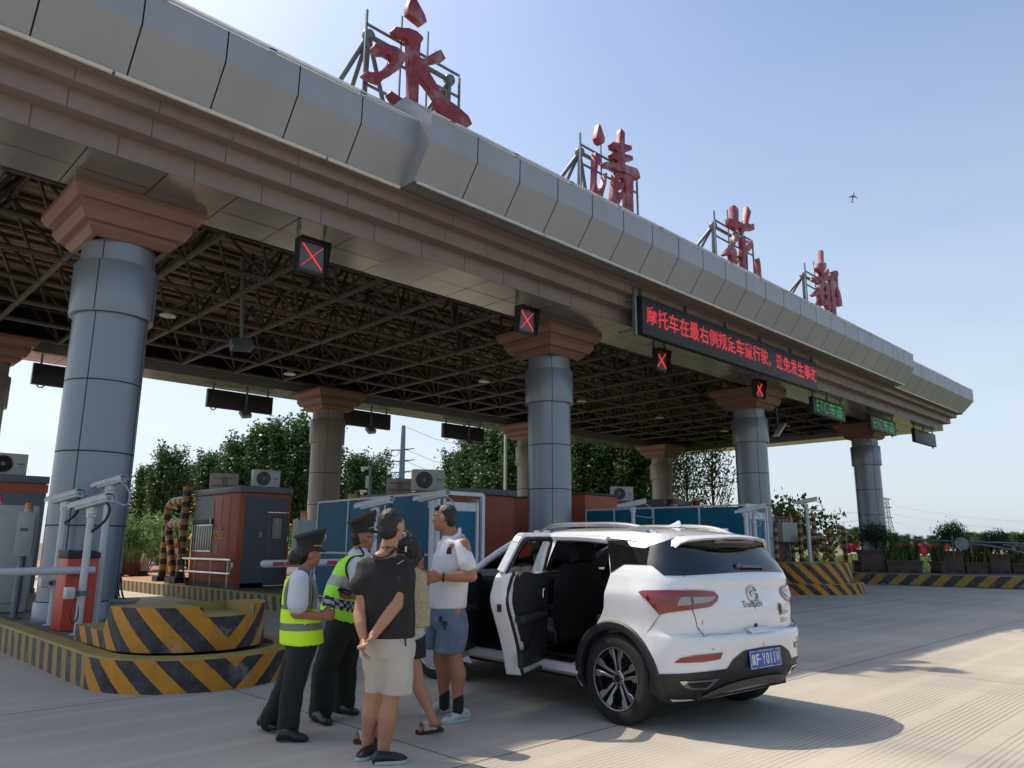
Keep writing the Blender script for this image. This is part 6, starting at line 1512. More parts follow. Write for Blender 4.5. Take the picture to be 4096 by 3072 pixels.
m = MB(); m.obox((1.28, 0, 1.36), (.015, 0, 0), (0, .11, 0), (.004, 0, .035)); m.build('mirror', trim, car, bevel=.01)
for sg2 in (-1,): m = MB(); m.obox((1.95, sg2*.98, 1.13), (.05, .0, .0), (0, .10, 0), (0, 0, .075)); mm_ = m.build('wing_mirror', paint, car, bevel=.03, seg=3); m = MB(); m.obox((1.896, sg2*.98, 1.13), (.002, 0, 0), (0, .08, 0), (0, 0, .06)); m.build('mirror_glass', silver, mm_)
m = MB(); m.add([(1.78, .05, 1.16), (1.74, .25, 1.17), (1.74, .25, 1.30), (1.78, .05, 1.29)], [(0, 1, 2, 3)]); m.build('windscreen_card', M("card_cream", 'b8ae80', .8, var=.1), car)
# open doors: s runs from the hinge to the latch edge, z up, d is depth towards the cabin
def door(name, hx_, hy, ang, lower, top, frame, latch, holes, white_edge):
    ds = Matrix.Rotation(-ang, 3, 'Z') @ V((-1, 0, 0)); 
    ds = V((-cos(ang), sin(ang), 0)); dn = V((sin(ang), cos(ang), 0))   # dn = outward normal of the outer skin
    def tum(z): return .0 if z < 1.0 else -(z-1.0)*.36
    def W_(s, z, d=0): return V((hx_, hy, 0))+ds*s+dn*(tum(z)-d)+V((0, 0, z))
    T_ = .13
    low = sm_poly([(s, z, 0) for s, z in lower], 3, False)
    o = [W_(p.x, p.y, 0) for p in low]; i_ = [W_(p.x, p.y, T_) for p in low]
    m = MB(); n = len(o); m.add(o, [tuple(range(n))]); dr = None
    m.grid([o+[o[0]], [W_(p.x, p.y, .02) for p in low]+[W_(low[0].x, low[0].y, .02)], i_+[i_[0]]], False); m.add(i_, [tuple(range(n))])
    dr = m.build(name, paint, car, bevel=.008, seg=2, weld=1e-4)
    # black inner trim with pocket, armrest, handle, speaker
    cx_ = sum(p.x for p in low)/n; cz_ = sum(p.y for p in low)/n
    def ins(p, k): 
        x = p.x; x = x-k*white_edge if x > cx_ else x+.05; z = p.y+(.07 if p.y < .6 else 0); return x, z
    ip = [ins(p, 1) for p in low]; m = MB()
    a = [W_(x, z, T_-.002) for x, z in ip]; b2 = [W_(x, z, T_+.035) for x, z in ip]; m.grid([a+[a[0]], b2+[b2[0]]], False); m.add(b2, [tuple(range(n))]); dt = m.build('door_trim', trim, dr, bevel=.02, seg=2)
    m = MB(); m.obox(W_(cx_-.05, .80, T_+.06), ds*(.55*cx_), V((0, 0, .035)), dn*.045); m.obox(W_(cx_-.02, .48, T_+.045), ds*(.42*cx_), V((0, 0, .07)), dn*.025); m.build('armrest', seatm, dt, bevel=.02)
    m = MB(); m.obox(W_(.17, .98, T_+.05), ds*.025, V((0, 0, .045)), dn*.012); m.build('inner_handle', chromec, dt, bevel=.008)
    m = MB(); c_ = W_(cx_*.8, .55, T_+.04); m.cyl(c_, c_-dn*.01, .08, n=20); m.build('speaker', trim, dt)
    fr_ = sm_poly([(s, z, 0) for s, z in frame], 3); m = MB()
    for p, q in zip(fr_[:-1], fr_[1:]): m.bar(W_(p.x, p.y, .035), W_(q.x, q.y, .035), .07, .06, up=dn)
    m.build('window_frame', paint, dr)
    m = MB(); m.tube([W_(p.x*.985+.005, p.y-.012, .075) for p in fr_], .016, 6); m.tube([W_(p.x-.03 if p.x > cx_ else p.x, p.y+.0, .135) for p in low[latch[0]:latch[1]]], .017, 6); m.build('door_seal', black, dr)
    m = MB(); m.add([W_(s, z, .04) for s, z in holes], [tuple(range(len(holes)))]); m.build('window', cglass, dr)
    m = MB(); m.tube([W_(p.x, p.y-.03, .07) for p in fr_], .012, 6); m.build('inner_seal', black, dr)
    e = [p for p in low if p.x > cx_ and .85 < p.y < .95]
    if e:
        p = e[0]; m = MB(); m.obox(W_(p.x-.0, .90, .08), ds*.004, V((0, 0, .03)), dn*.018); m.cyl(W_(p.x-.004, 1.0, .07), W_(p.x+.004, 1.0, .07), .012, n=10); m.build('latch', black, dr)
    return dr
rd_low = [(.0, .40), (.0, .75), (.0, 1.14), (.3, 1.155), (.6, 1.165), (.93, 1.175), (.945, 1.05), (.93, .93), (.86, .82), (.75, .66), (.66, .50), (.60, .36), (.54, .335), (.3, .335), (.05, .345)]
door('rear_door', 1.02, .90, radians(62), rd_low, 1.47, [(.02, 1.15), (.06, 1.3), (.10, 1.46), (.3, 1.472), (.6, 1.468), (.78, 1.45), (.87, 1.3), (.93, 1.18)], (15, 42), [(.06, 1.15), (.13, 1.43), (.75, 1.42), (.88, 1.18)], .12)
fd_low = [(.0, .40), (.0, .8), (.0, 1.10), (.4, 1.125), (.8, 1.135), (1.08, 1.14), (1.09, 1.0), (1.08, .8), (1.06, .55), (1.02, .36), (.9, .335), (.5, .335), (.1, .34)]
door('front_door', 2.06, .90, radians(56), fd_low, 1.47, [(.10, 1.11), (.35, 1.28), (.62, 1.43), (.75, 1.468), (.9, 1.475), (1.05, 1.47), (1.07, 1.3), (1.08, 1.15)], (15, 33), [(.16, 1.13), (.66, 1.42), (1.02, 1.44), (1.05, 1.15)], .10)
car.location = (2.425, -9.01, 0); car.rotation_euler = (0, 0, radians(85))
# ================================================================ people
def blob(name, prims, vox, mats, parent, smooth=4, fold=0, ff=9., fdir=(1, 1, .35), matfn=None, dec=0):
    """overlapping closed shapes fused into one continuous skin (voxel remesh, smoothed, light folds)"""
    mb = MB()
    for p in prims:
        k = p[0]
        if k == 'cap':
            _, a, b_, ra, rb = p; a, b_ = V(a), V(b_); d = b_-a; L_ = d.length
            if L_ < 1e-4: mb.ball(a, ra, 12, 8); continue
            d.normalize(); x = d.orthogonal().normalized(); y = d.cross(x); rows = []
            ang_ = [(-90, a, ra), (-60, a, ra), (-30, a, ra), (0, a, ra), (0, a.lerp(b_, .5), (ra+rb)/2), (0, b_, rb), (30, b_, rb), (60, b_, rb), (90, b_, rb)]
            for an, c, r in ang_:
                an = radians(an); q = max(1e-4, r*cos(an)); rows.append([c+d*r*sin(an)+(x*cos(2*pi*i/14)+y*sin(2*pi*i/14))*q for i in range(14)])
            mb.grid(rows, True, True)
        elif k == 'ell':
            _, c, r3, Mx = p; mb.ball(c, r3, 18, 12, Mx)
        elif k == 'loft':                       # rings: (centre, half width vector, half depth vector)
            _, rings = p; n = 20; rows = []
            for c, w, d in rings: rows.append([V(c)+V(w)*cos(2*pi*i/n)+V(d)*sin(2*pi*i/n) for i in range(n)])
            mb.grid(rows, True, True); mb.add(rows[0], [tuple(range(n-1, -1, -1))]); mb.add(rows[-1], [tuple(range(n))])
        elif k == 'mb': mb.add(p[1].v, p[1].f)
    root = parent
    while root.parent is not None: root = root.parent
    o0 = ORG.get(root.name, V((0, 0, 0)))
    me = bpy.data.meshes.new(name); me.from_pydata([tuple(v-o0) for v in mb.v], [], mb.f)
    bm = bmesh.new(); bm.from_mesh(me); bmesh.ops.remove_doubles(bm, verts=bm.verts, dist=1e-5); bmesh.ops.recalc_face_normals(bm, faces=bm.faces); bm.to_mesh(me); bm.free()
    ob = bpy.data.objects.new(name, me); COL.objects.link(ob)
    r = ob.modifiers.new('fuse', 'REMESH'); r.mode = 'VOXEL'; r.voxel_size = vox
    if smooth: q = ob.modifiers.new('soft', 'SMOOTH'); q.iterations = smooth; q.factor = .5
    if dec: q = ob.modifiers.new('thin', 'DECIMATE'); q.ratio = dec
    m2 = bpy.data.meshes.new_from_object(ob.evaluated_get(bpy.context.evaluated_depsgraph_get())); m2.name = name
    ob.modifiers.clear(); ob.data = m2; bpy.data.meshes.remove(me)
    if fold:
        nr = [v.normal.copy() for v in m2.vertices]
        for v, n in zip(m2.vertices, nr):
            p = v.co; q = V((p.x*fdir[0], p.y*fdir[1], p.z*fdir[2]))*ff
            f = noise.noise(q+V((o0.x*3, 0, 0)))+.5*noise.noise(q*2.3+V((5, 1, 2))); v.co = p+n*(f*fold)
    for mt in (mats if isinstance(mats, (list, tuple)) else [mats]): m2.materials.append(mt)
    if matfn:
        for p in m2.polygons: p.material_index = matfn(p.center+o0, p.normal)
    for p in m2.polygons: p.use_smooth = True
    ob.parent = parent; return ob
class Fig:
    """a person: joints are given where the photograph shows them, da is metres nearer (-) or farther (+) than the feet"""
    def __init__(s, label, foot, group='people standing beside the white car'):
        s.base = at(*s.P(*foot), 0); s.dv = V((s.base.x-CAM.x, s.base.y-CAM.y, 0)); s.d0 = s.dv.length; s.dv.normalize(); s.rt = V((s.dv.y, -s.dv.x, 0))
        s.t = thing('person', label, 'person', s.base.to_tuple(), group)
    @staticmethod
    def P(x, y): return (250+x*.16903, 487.5+y*.16903)
    def J(s, x, y, da=0):
        r = ray(*s.P(x, y)); return CAM+r*((s.d0+da)/(r.x*s.dv.x+r.y*s.dv.y))
    def ground(s, x, y, z=0.0): return at(*s.P(x, y), z)
def hand(wrist, dirv, palm_n, side, curl=.5, s=1.0, spread=.35):
    """five fingers of different length on a palm; side points to the thumb"""
    w, d, n, q = V(wrist), V(dirv).normalized(), V(palm_n).normalized(), V(side).normalized(); out = []
    pc = w+d*.045*s
    out.append(('loft', [(w+d*.0, q*.026*s, n*.018*s), (w+d*.03*s, q*.036*s, n*.018*s), (w+d*.075*s, q*.042*s, n*.015*s), (w+d*.092*s, q*.038*s, n*.011*s)]))
    for k, (off, L_) in enumerate(((.030, .066), (.010, .074), (-.011, .069), (-.031, .054))):
        b_ = w+d*.085*s+q*off*s; a1 = curl*.7; a2 = curl*1.6; dd = (d+q*off*spread*4).normalized()
        p1 = b_+(dd*cos(a1)+n*sin(a1))*L_*.45*s; p2 = p1+(dd*cos(a2)+n*sin(a2))*L_*.32*s; p3 = p2+(dd*cos(a2+curl*.5)+n*sin(a2+curl*.5))*L_*.28*s
        out += [('cap', b_, p1, .0105*s, .0098*s), ('cap', p1, p2, .0098*s, .009*s), ('cap', p2, p3, .009*s, .0075*s)]
    t0 = w+d*.02*s+q*.026*s; t1 = t0+(d*.6+q*.65+n*.25).normalized()*.042*s; t2 = t1+(d*.85+q*.15+n*.45).normalized()*.032*s
    out += [('cap', t0, t1, .0135*s, .0115*s), ('cap', t1, t2, .0115*s, .009*s)]
    return out
def head(c, f, s=1.0, up=(0, 0, 1), fem=False):
    """skull, jaw, nose, lips, ears; c is the centre of the skull, f where the face looks"""
    f = V(f).normalized(); u = V(up); u = (u-f*u.dot(f)).normalized(); r = f.cross(u).normalized(); Mx = Matrix((f, r, u)).transposed(); c = V(c)
    E = lambda a, b_, d_, r3: ('ell', c+f*a*s+r*b_*s+u*d_*s, tuple(x*s for x in r3), Mx)
    jw = .9 if fem else 1.0
    pr = [E(-.012, 0, .022, (.092, .074, .090)), E(.030, 0, -.035, (.062, .060*jw, .078)), E(.050, 0, -.082, (.036, .036*jw, .026)), E(.012, 0, -.062, (.058, .054*jw, .045)),
          E(.062, 0, .020, (.026, .052, .034)), E(.082, 0, -.012, (.013, .009, .028)), E(.094, 0, -.028, (.013, .0135, .010)), E(.076, 0, -.057, (.013, .022, .0065)), E(.074, 0, -.070, (.013, .019, .0065)),
          E(.060, .036, -.018, (.026, .022, .022)), E(.060, -.036, -.018, (.026, .022, .022))]
    for sg in (1, -1):
        pr += [E(-.004, .074*sg, -.008, (.020, .010, .032)), E(.004, .071*sg, -.032, (.010, .008, .012))]
    return pr, (f, r, u, c, s)
def face_bits(fr, parent, brow=True):
    f, r, u, c, s = fr; G = lambda a, b_, d_: c+f*a*s+r*b_*s+u*d_*s
    for sg in (1, -1):
        m = MB(); m.ball(G(.078, .031*sg, .002), .0115*s, 10, 6); e = m.build('eye', M("eye_white", 'b9b0a8', .3, var=0), parent)
        m = MB(); m.ball(G(.086, .032*sg, .002), .0056*s, 8, 6); m.build('iris', M("iris_dark", '140f0c', .2, var=0), e)
        if brow: m = MB(); m.tube([G(.090, .012*sg, .022), G(.088, .032*sg, .028), G(.074, .052*sg, .022)], .0042*s, 6); m.build('eyebrow', hairm, parent)
    m = MB(); m.tube([G(.082, -.020, -.0635), G(.0885, 0, -.0632), G(.082, .020, -.0635)], .0042*s, 6); m.build('mouth', M("lips", '7a4238', .5, var=.05), parent)
skin = M("skin", '9c6c52', .5, var=.06, vs=9, spec=.35); skin2 = M("skin_light", 'a87a60', .5, var=.06, vs=9, spec=.35)
for q_ in (skin, skin2): q_.node_tree.nodes['Principled BSDF'].inputs['Subsurface Weight'].default_value = .06; q_.node_tree.nodes['Principled BSDF'].inputs['Subsurface Radius'].default_value = (.01, .004, .002)
hairm = M("black_hair", '100e0e', .45, var=.3, vs=40, bump=.5, bs=160); hairb = M("brown_hair", '1c1412', .5, var=.3, vs=40, bump=.5, bs=120)
hiv = M("hivis_yellow", 'ccff1c', .6, var=.05, vs=6); hivg = M("hivis_green", 'a2f035', .6, var=.05, vs=6); refl = M("reflective_grey", '6e7468', .4, .2, var=.1); reflp = M("reflective_pale", '9a9a90', .4, .2, var=.1)
trou = M("dark_trousers", '1b1e1a', .85, var=.15, vs=14); shirt = M("white_shirt", 'c2c6cc', .75, var=.03, vs=8); navy = M("cap_olive", '23241f', .8, var=.1); gold = M("gold_braid", 'b09a54', .4, .4, var=.2, vs=80)
blkt = M("black_tshirt", '212020', .9, var=.12, vs=7); beige = M("beige_shorts", 'b3aba0', .85, var=.04, vs=6); polo = M("white_polo", 'ccccd0', .8, var=.03, vs=7)
denim = M("blue_denim", '5a6b80', .9, var=.18, vs=8, dirt='8595a5', dv=.5, ds=5, bump=.3, bs=220); cream = M("cream_lace", 'a89a78', .85, var=.2, vs=40, bump=.8, bs=70); lace = M("white_lace", 'b8b4b2', .9, var=.2, vs=60, bump=.8, bs=90)
shoe_b = M("black_shoe", '161617', .4, var=.1); shoe_w = M("white_trainer", 'b5b8b4', .6, var=.1, vs=12, dirt='30302e', dv=.8, ds=14); sole_w = M("pale_sole", '9fb0a8', .6, var=.1); cork = M("cork_sole", '3a2a22', .8, var=.2)
def shoe(fig, heel, toe, mat, sole=None, w=.045, h=.085, name='shoe', lift=0):
    a, b_ = V(heel), V(toe); d = b_-a; d.z = 0; L_ = d.length; d.normalize(); q = V((-d.y, d.x, 0)); z = V((0, 0, 1)); a = a+z*lift
    o = blob(name, [('loft', [(a-d*.02+z*.03, q*w*.6, z*.025), (a+d*.0+z*.045, q*w*.8, z*.043), (a+d*L_*.3+z*(.02+h*.45), q*w*.85, z*h*.5), (a+d*L_*.6+z*.035, q*w*1.02, z*.034), (a+d*L_*.86+z*.026, q*w*.9, z*.025), (a+d*L_*1.0+z*.02, q*w*.4, z*.015)])], .009, mat, fig.t, 3)
    if sole:
        m = MB(); pts = [(-.03, .55), (.0, .8), (.3, .8), (.6, 1.04), (.82, 1.0), (.97, .6), (1.03, .2)]
        poly = [a+d*L_*t+q*w*k for t, k in pts]+[a+d*L_*t-q*w*k for t, k in reversed(pts)]
        m.prism([p+z*.001 for p in poly], z*.022); m.build('sole', sole, o, bevel=.004)
    return o
def legs_up(fig, hip, knee, ank, rh, rk, ra): return [('cap', hip, knee, rh, rk), ('cap', knee, ank, rk, ra)]
def calf(knee, ank, back, rk=.055, rc=.060, ra=.036):
    k, a, b_ = V(knee), V(ank), V(back); m = k.lerp(a, .3)+b_*.018; return [('cap', k, m, rk, rc), ('cap', m, k.lerp(a, .72), rc, ra*1.15), ('cap', k.lerp(a, .72), a, ra*1.15, ra)]
def peaked_cap(fig, c, f, u, tall, s=1.0, badge=True, droop=0):
    f, u, c = V(f).normalized(), V(u), V(c); u = (u-f*u.dot(f)).normalized(); r = f.cross(u)
    def rg(z, a, b_, k=0): return [c+u*z+f*(a*cos(2*pi*i/32)+k)+r*b_*sin(2*pi*i/32) for i in range(32)]
    m = MB(); tilt = lambda ring, kk: [p+u*((p-c).dot(f))*kk for p in ring]
    rows = [rg(-.01, .100*s, .082*s), rg(.04, .102*s, .084*s), tilt(rg(.05+tall*.35, .118*s, .105*s, .0), .12), tilt(rg(.055+tall*.62, .135*s, .125*s, .0), .26), tilt(rg(.06+tall*.80, .130*s, .118*s, .0), .32), tilt(rg(.06+tall*.86, .07*s, .06*s), .32), tilt(rg(.06+tall*.87, .004, .004), .32)]
    m.grid(rows, True, True); cp_ = m.build('cap', navy, fig.t)
    m = MB(); top = []; bot = []
    pk = [[c+f*(.098*cos(a))*s+r*(.080*sin(a))*s+u*.008 for a in [radians(-70+140*i/16) for i in range(17)]], [c+f*((.098+.062*cos(a*1.15))*cos(a))*s+r*(.088*sin(a))*s-u*(.018*cos(a)) for a in [radians(-70+140*i/16) for i in range(17)]]]
    m.grid(pk); m.grid([[p-u*.006 for p in r_] for r_ in pk]); m.build('peak', black, cp_)
    m = MB(); m.tube([c+f*(.106*cos(a))*s+r*(.088*sin(a))*s+u*(.022+.006*cos(a)) for a in [radians(-80+160*i/20) for i in range(21)]], .0055, 6); m.build('cap_braid', gold, cp_)
    if badge: m = MB(); m.ball(c+f*.128*s+u*(.052+tall*.5), (.012, .020, .030), 10, 8, Matrix((f, r, u)).transposed()); m.build('cap_badge', M("silver_badge", 'b5b8c0', .3, .6, var=.2, vs=80), cp_)
    return cp_
# ---------------------------------------------------------------- woman in uniform, facing right
g = Fig('person in a yellow reflective vest and olive cap, hair in a bun, leftmost', (215, 1480)); J = g.J; fw, aw, up = g.rt, g.dv, V((0, 0, 1))
hc = J(352, 392, .02); nb_, nt_ = J(322, 500, .03), J(335, 440, .03)
sh_n, sh_f = J(292, 545, -.13), J(335, 535, .17); hp_n, hp_f = J(315, 930, -.06), J(300, 925, .11)
kn_n, an_n = J(252, 1190, -.07), J(222, 1440, -.06); kn_f, an_f = J(205, 1185, .14), J(112, 1395, .22)
el_n, wr_n = J(272, 745, -.16), J(420, 762, -.13); el_f, wr_f = J(345, 740, .16), J(425, 745, .06)
pr, fr_ = head(hc, fw*.96+aw*.25, .92, fem=True)
body_p = pr+[('cap', nb_, nt_, .05, .045), ('loft', [(nb_, aw*.06, fw*.05), (J(300, 560, .02), aw*.155, fw*.085), (J(305, 700, .02), aw*.15, fw*.095), (J(305, 840, .02), aw*.15, fw*.09), (J(308, 930, .02), aw*.16, fw*.10)]),
     ('cap', sh_n, el_n, .045, .04), ('cap', el_n, wr_n, .041, .027), ('cap', sh_f, el_f, .044, .038), ('cap', el_f, wr_f, .038, .026)]+legs_up(g, hp_n, kn_n, an_n, .085, .06, .04)+legs_up(g, hp_f, kn_f, an_f, .085, .06, .04)
body_p += hand(wr_n, fw+up*.05, aw+fw*.2, up, 1.1, .88)+hand(wr_f, fw-aw*.3, -aw, up, 1.0, .88)
bo_ = blob('body', body_p, .0065, skin, g.t, 2); face_bits(fr_, g.t)
blob('hair', [('ell', hc-fw*.03+up*.02, (.085, .074, .085), None), ('ell', hc-fw*.062-up*.02, (.055, .062, .07), None), ('ell', J(262, 415, .02), (.05, .05, .055), None), ('cap', hc-fw*.0+up*.06+aw*.05, hc-fw*.07-up*.02+aw*.05, .03, .03), ('cap', hc+fw*.02+up*.045-aw*.052, hc-fw*.05-up*.01-aw*.055, .025, .03)], .009, hairm, g.t, 2)
peaked_cap(g, hc+up*.040-fw*.01, fw*.97+aw*.22-up*.05, up+fw*.05, .085, .92)
vt = lambda p, n: 0
zb_ = [J(300, y, -.1).z for y in (725, 695, 845, 805)]
def vest_w(p, n):
    q = (p-g.base).dot(fw); 
    if zb_[0] < p.z < zb_[1] and q < .02 or zb_[2] < p.z < zb_[3]: return 1
    return 0
blob('shirt', [('cap', sh_n+up*.0, J(283, 690, -.16), .072, .078), ('cap', sh_f, J(340, 680, .18), .07, .07), ('loft', [(J(318, 500, .03), aw*.075, fw*.06), (J(305, 540, .02), aw*.16, fw*.09), (J(330, 700, .02), aw*.145, fw*.11), (J(335, 800, .02), aw*.14, fw*.10)])], .011, shirt, g.t, 4, .003)
m = MB(); 
for k in range(5): m.tube([J(290+k*20, 475+k*6, -.055), J(300+k*16, 500+k*10, -.065), J(315+k*13, 530+k*14, -.07)], .008, 6)
m.build('striped_scarf', M("scarf_stripe", '2a4a8a', .7, var=.5, vs=60), g.t)
vr = [(J(305, 500, .03), aw*.10, fw*.07), (J(290, 545, .02), aw*.165, fw*.11), (J(295, 640, .02), aw*.16, fw*.135), (J(300, 760, .02), aw*.165, fw*.15), (J(303, 860, .02), aw*.175, fw*.16), (J(305, 922, .02), aw*.185, fw*.165)]
vst = blob('vest', [('loft', vr)], .011, [hiv, refl], g.t, 4, .006, 8, matfn=vest_w)
blob('shirt_sleeve', [('cap', J(290, 545, -.165), J(283, 685, -.175), .074, .082)], .011, shirt, g.t, 3, .004)
m = MB(); c_ = J(292, 560, -.205)
m.tube(sm_poly([J(350, 720, -.15), J(362, 600, -.16), J(330, 525, -.17), J(280, 510, -.175), J(240, 560, -.175), J(232, 680, -.165)]), .010, 6); m.tube(sm_poly([J(375, 720, -.14), J(385, 600, -.14), J(350, 530, -.14)]), .022, 6); m.tube(sm_poly([J(215, 720, -.14), J(222, 600, -.15), J(262, 512, -.16)]), .022, 6); m.build('vest_band', refl, vst)
blob('trousers', [('loft', [(J(305, 840, .02), aw*.15, fw*.11), (J(308, 930, .02), aw*.165, fw*.12), (J(290, 1010, .03), aw*.15, fw*.10)]), ('cap', hp_n, kn_n, .105, .085), ('cap', kn_n, an_n+up*.02, .085, .082), ('cap', hp_f, kn_f, .10, .08), ('cap', kn_f, an_f+up*.02, .08, .075)], .012, trou, g.t, 4, .006, 7, (1, 1, 1.3))
shoe(g, g.ground(170, 1505), g.ground(345, 1505), shoe_b); shoe(g, g.ground(60, 1432)+aw*.0, g.ground(160, 1458), shoe_b, lift=.02)
# ---------------------------------------------------------------- man in uniform, facing right
g = Fig('person in a green reflective vest, peaked cap and glasses, holding a phone', (500, 1370)); J = g.J; fw, aw = g.rt, g.dv
hc = J(672, 296, .02); fd = fw*.93+aw*.37
sh_n, sh_f = J(618, 455, -.12), J(690, 445, .22); hp_n, hp_f = J(540, 800, -.02), J(590, 800, .18)
kn_n, an_n = J(440, 1080, -.03), J(418, 1340, -.0); kn_f, an_f = J(560, 1070, .22), J(555, 1300, .25)
el_n, wr_n = J(655, 640, -.20), J(618, 650, -.22)
pr, fr_ = head(hc, fd, .96)
body_p = pr+[('cap', J(625, 410, .03), J(655, 350, .03), .06, .055), ('loft', [(J(630, 405, .03), aw*.07, fw*.06), (J(620, 450, .04), aw*.19, fw*.10), (J(590, 620, .05), aw*.18, fw*.12), (J(555, 780, .05), aw*.17, fw*.12)]), ('cap', sh_n, el_n, .05, .043), ('cap', el_n, J(610, 640, -.2), .043, .03), ('cap', sh_f, J(720, 640, .3), .05, .043)]
body_p += legs_up(g, hp_n, kn_n, an_n, .095, .065, .045)+legs_up(g, hp_f, kn_f, an_f, .095, .065, .045)+hand(J(615, 640, -.2), -fw+up*.15, -aw*.3+up*.5, up*.9+fw*.2, .7, .95)
blob('body', body_p, .0068, skin, g.t, 2); face_bits(fr_, g.t)
blob('hair', [('ell', hc-fw*.03+up*.015, (.082, .073, .08), None), ('ell', hc-fw*.055-up*.03, (.045, .058, .05), None)], .009, hairm, g.t, 2)
peaked_cap(g, hc+up*.050-fw*.008, fd+up*.10, up-fw*.1, .10, .98)
m = MB(); f_, r_, u_, c_, s_ = fr_
for sg in (1, -1): m.tube([c_+f_*.098+r_*(.034*sg+.024*cos(2*pi*i/16))+u_*(.0+.018*sin(2*pi*i/16)) for i in range(17)], .0022, 5, caps=False); m.tube([c_+f_*.096+r_*.058*sg+u_*.004, c_-f_*.0+r_*.08*sg+u_*.008], .0022, 5)
m.bar(c_+f_*.1-r_*.012, c_+f_*.1+r_*.012, .003); m.build('glasses', M("glasses_frame", '24262a', .4, .3, var=0), g.t)
zb_ = [J(520, y, -.1).z for y in (600, 555)]
def vest_m(p, n):
    q = (p-g.base).dot(fw); zz = p.z-.30*q*0
    L0 = zb_[0]-.18*(q-.1); 
    if L0 < p.z < L0+.085: return 1
    L1 = J(500, 730, -.1).z-.22*(q-.05)
    if L1 < p.z < L1+.085: return 2 if (int(floor_((p.z-L1)/.0285))+int(floor_(q/.03+((p-g.base).dot(aw))/.03))) % 2 else 3
    return 0
floor_ = math.floor
vst = blob('vest', [('loft', [(J(640, 395, .04), aw*.10, fw*.07), (J(618, 440, .05), aw*.205, fw*.135), (J(575, 560, .05), aw*.20, fw*.17), (J(545, 680, .05), aw*.195, fw*.18), (J(530, 745, .05), aw*.20, fw*.18+up*-.04), (J(528, 775, .05), aw*.20, fw*.175-up*.06)])], .0105, [hivg, reflp, navy, M("check_pale", '8fa0a8', .5, var=0)], g.t, 4, .007, 7, matfn=vest_m)
blob('shirt', [('cap', J(625, 460, -.16), J(648, 590, -.22), .078, .074), ('cap', J(655, 395, .0), J(690, 420, .06), .05, .05), ('cap', J(620, 400, .03), J(660, 370, .03), .062, .058), ('loft', [(J(640, 400, .03), aw*.09, fw*.07), (J(650, 450, .04), aw*.18, fw*.10), (J(640, 640, .05), aw*.17, fw*.12)])], .011, shirt, g.t, 4, .003)
m = MB(); m.tube(sm_poly([J(645, 350, -.05), J(672, 400, -.12), J(600, 415, -.2), J(568, 470, -.19), J(585, 540, -.2), J(640, 580, -.2)]), .009, 6); m.build('vest_edge', trou, vst)
blob('trousers', [('loft', [(J(545, 740, .05), aw*.17, fw*.14), (J(555, 800, .06), aw*.185, fw*.15), (J(540, 880, .07), aw*.18, fw*.14)]), ('cap', hp_n, kn_n, .125, .10), ('cap', kn_n, an_n+up*.03, .10, .10), ('cap', hp_f, kn_f, .12, .10), ('cap', kn_f, an_f+up*.03, .10, .095)], .012, trou, g.t, 4, .008, 6, (1, 1, 1.4))
shoe(g, g.ground(385, 1385), g.ground(478, 1412), shoe_b, w=.05); shoe(g, g.ground(500, 1330), g.ground(640, 1350), shoe_b, w=.05)
ph = J(560, 612, -.23); t_ = thing('phone', 'black phone held in the hand of the person with glasses', 'phone', ph.to_tuple()); m = MB(); m.obox(ph, (-fw*.8+up*.35)*.062, (aw*.5+up*.25+fw*.2).normalized()*.033, (up*.7-aw*.5+fw*.3).normalized()*.006); m.build('case', black, t_, bevel=.004); m = MB(); m.obox(ph+(up*.7-aw*.5+fw*.3).normalized()*.0065, (-fw*.8+up*.35)*.057, (aw*.5+up*.25+fw*.2).normalized()*.03, (up*.7-aw*.5+fw*.3).normalized()*.0006); m.build('screen', glassd, t_)
# ---------------------------------------------------------------- man in black, back to us
g = Fig('person in a black T-shirt and beige shorts, back to us with hands clasped behind', (760, 1600)); J = g.J; rt, aw = g.rt, g.dv
hc = J(842, 222, .0); fd = aw*.72+rt*.69
sh_l, sh_r = J(700, 470, .02), J(905, 465, .0); hp_l, hp_r = J(745, 900, .0), J(865, 900, -.02)
kn_l, an_l = J(722, 1250, .03), J(690, 1545, .07); kn_r, an_r = J(825, 1250, .0), J(785, 1580, -.02)
el_l, wr_l = J(648, 745, -.07), J(672, 890, -.16); el_r, wr_r = J(868, 690, -.10), J(725, 880, -.20)
pr, fr_ = head(hc, fd, 1.0)
body_p = pr+[('cap', J(812, 385, .02), J(830, 315, .01), .062, .058), ('ell', J(800, 410, .01), (.10, .06, .05), None), ('loft', [(J(805, 400, .01), rt*.09, aw*.055), (J(800, 460, .01), rt*.19, aw*.095), (J(800, 620, .0), rt*.165, aw*.10), (J(805, 780, .0), rt*.15, aw*.10), (J(808, 900, .0), rt*.16, aw*.11)]),
   ('cap', sh_l, el_l, .05, .043), ('cap', el_l, J(655, 810, -.12), .045, .04), ('cap', J(655, 810, -.12), wr_l, .04, .028), ('cap', sh_r, el_r, .05, .043), ('cap', el_r, J(800, 780, -.15), .046, .041), ('cap', J(800, 780, -.15), wr_r, .041, .029)]
body_p += [('cap', hp_l, kn_l, .095, .062), ('cap', hp_r, kn_r, .095, .064)]+calf(kn_l, an_l, -aw, .060, .063, .038)+calf(kn_r, an_r, -aw, .062, .066, .04)
body_p += hand(wr_l, J(668, 985, -.19)-wr_l, -aw*.6+rt*.7, -aw+up*.1, .75, 1.0)+hand(wr_r, J(650, 965, -.22)-wr_r, up*.5+aw*.5, -aw*.8+rt*.4+up*.3, .6, 1.0)
blob('body', body_p, .0068, skin2, g.t, 2); face_bits(fr_, g.t)
f_, r_, u_, c_, s_ = fr_; Mh = Matrix((f_, r_, u_)).transposed()
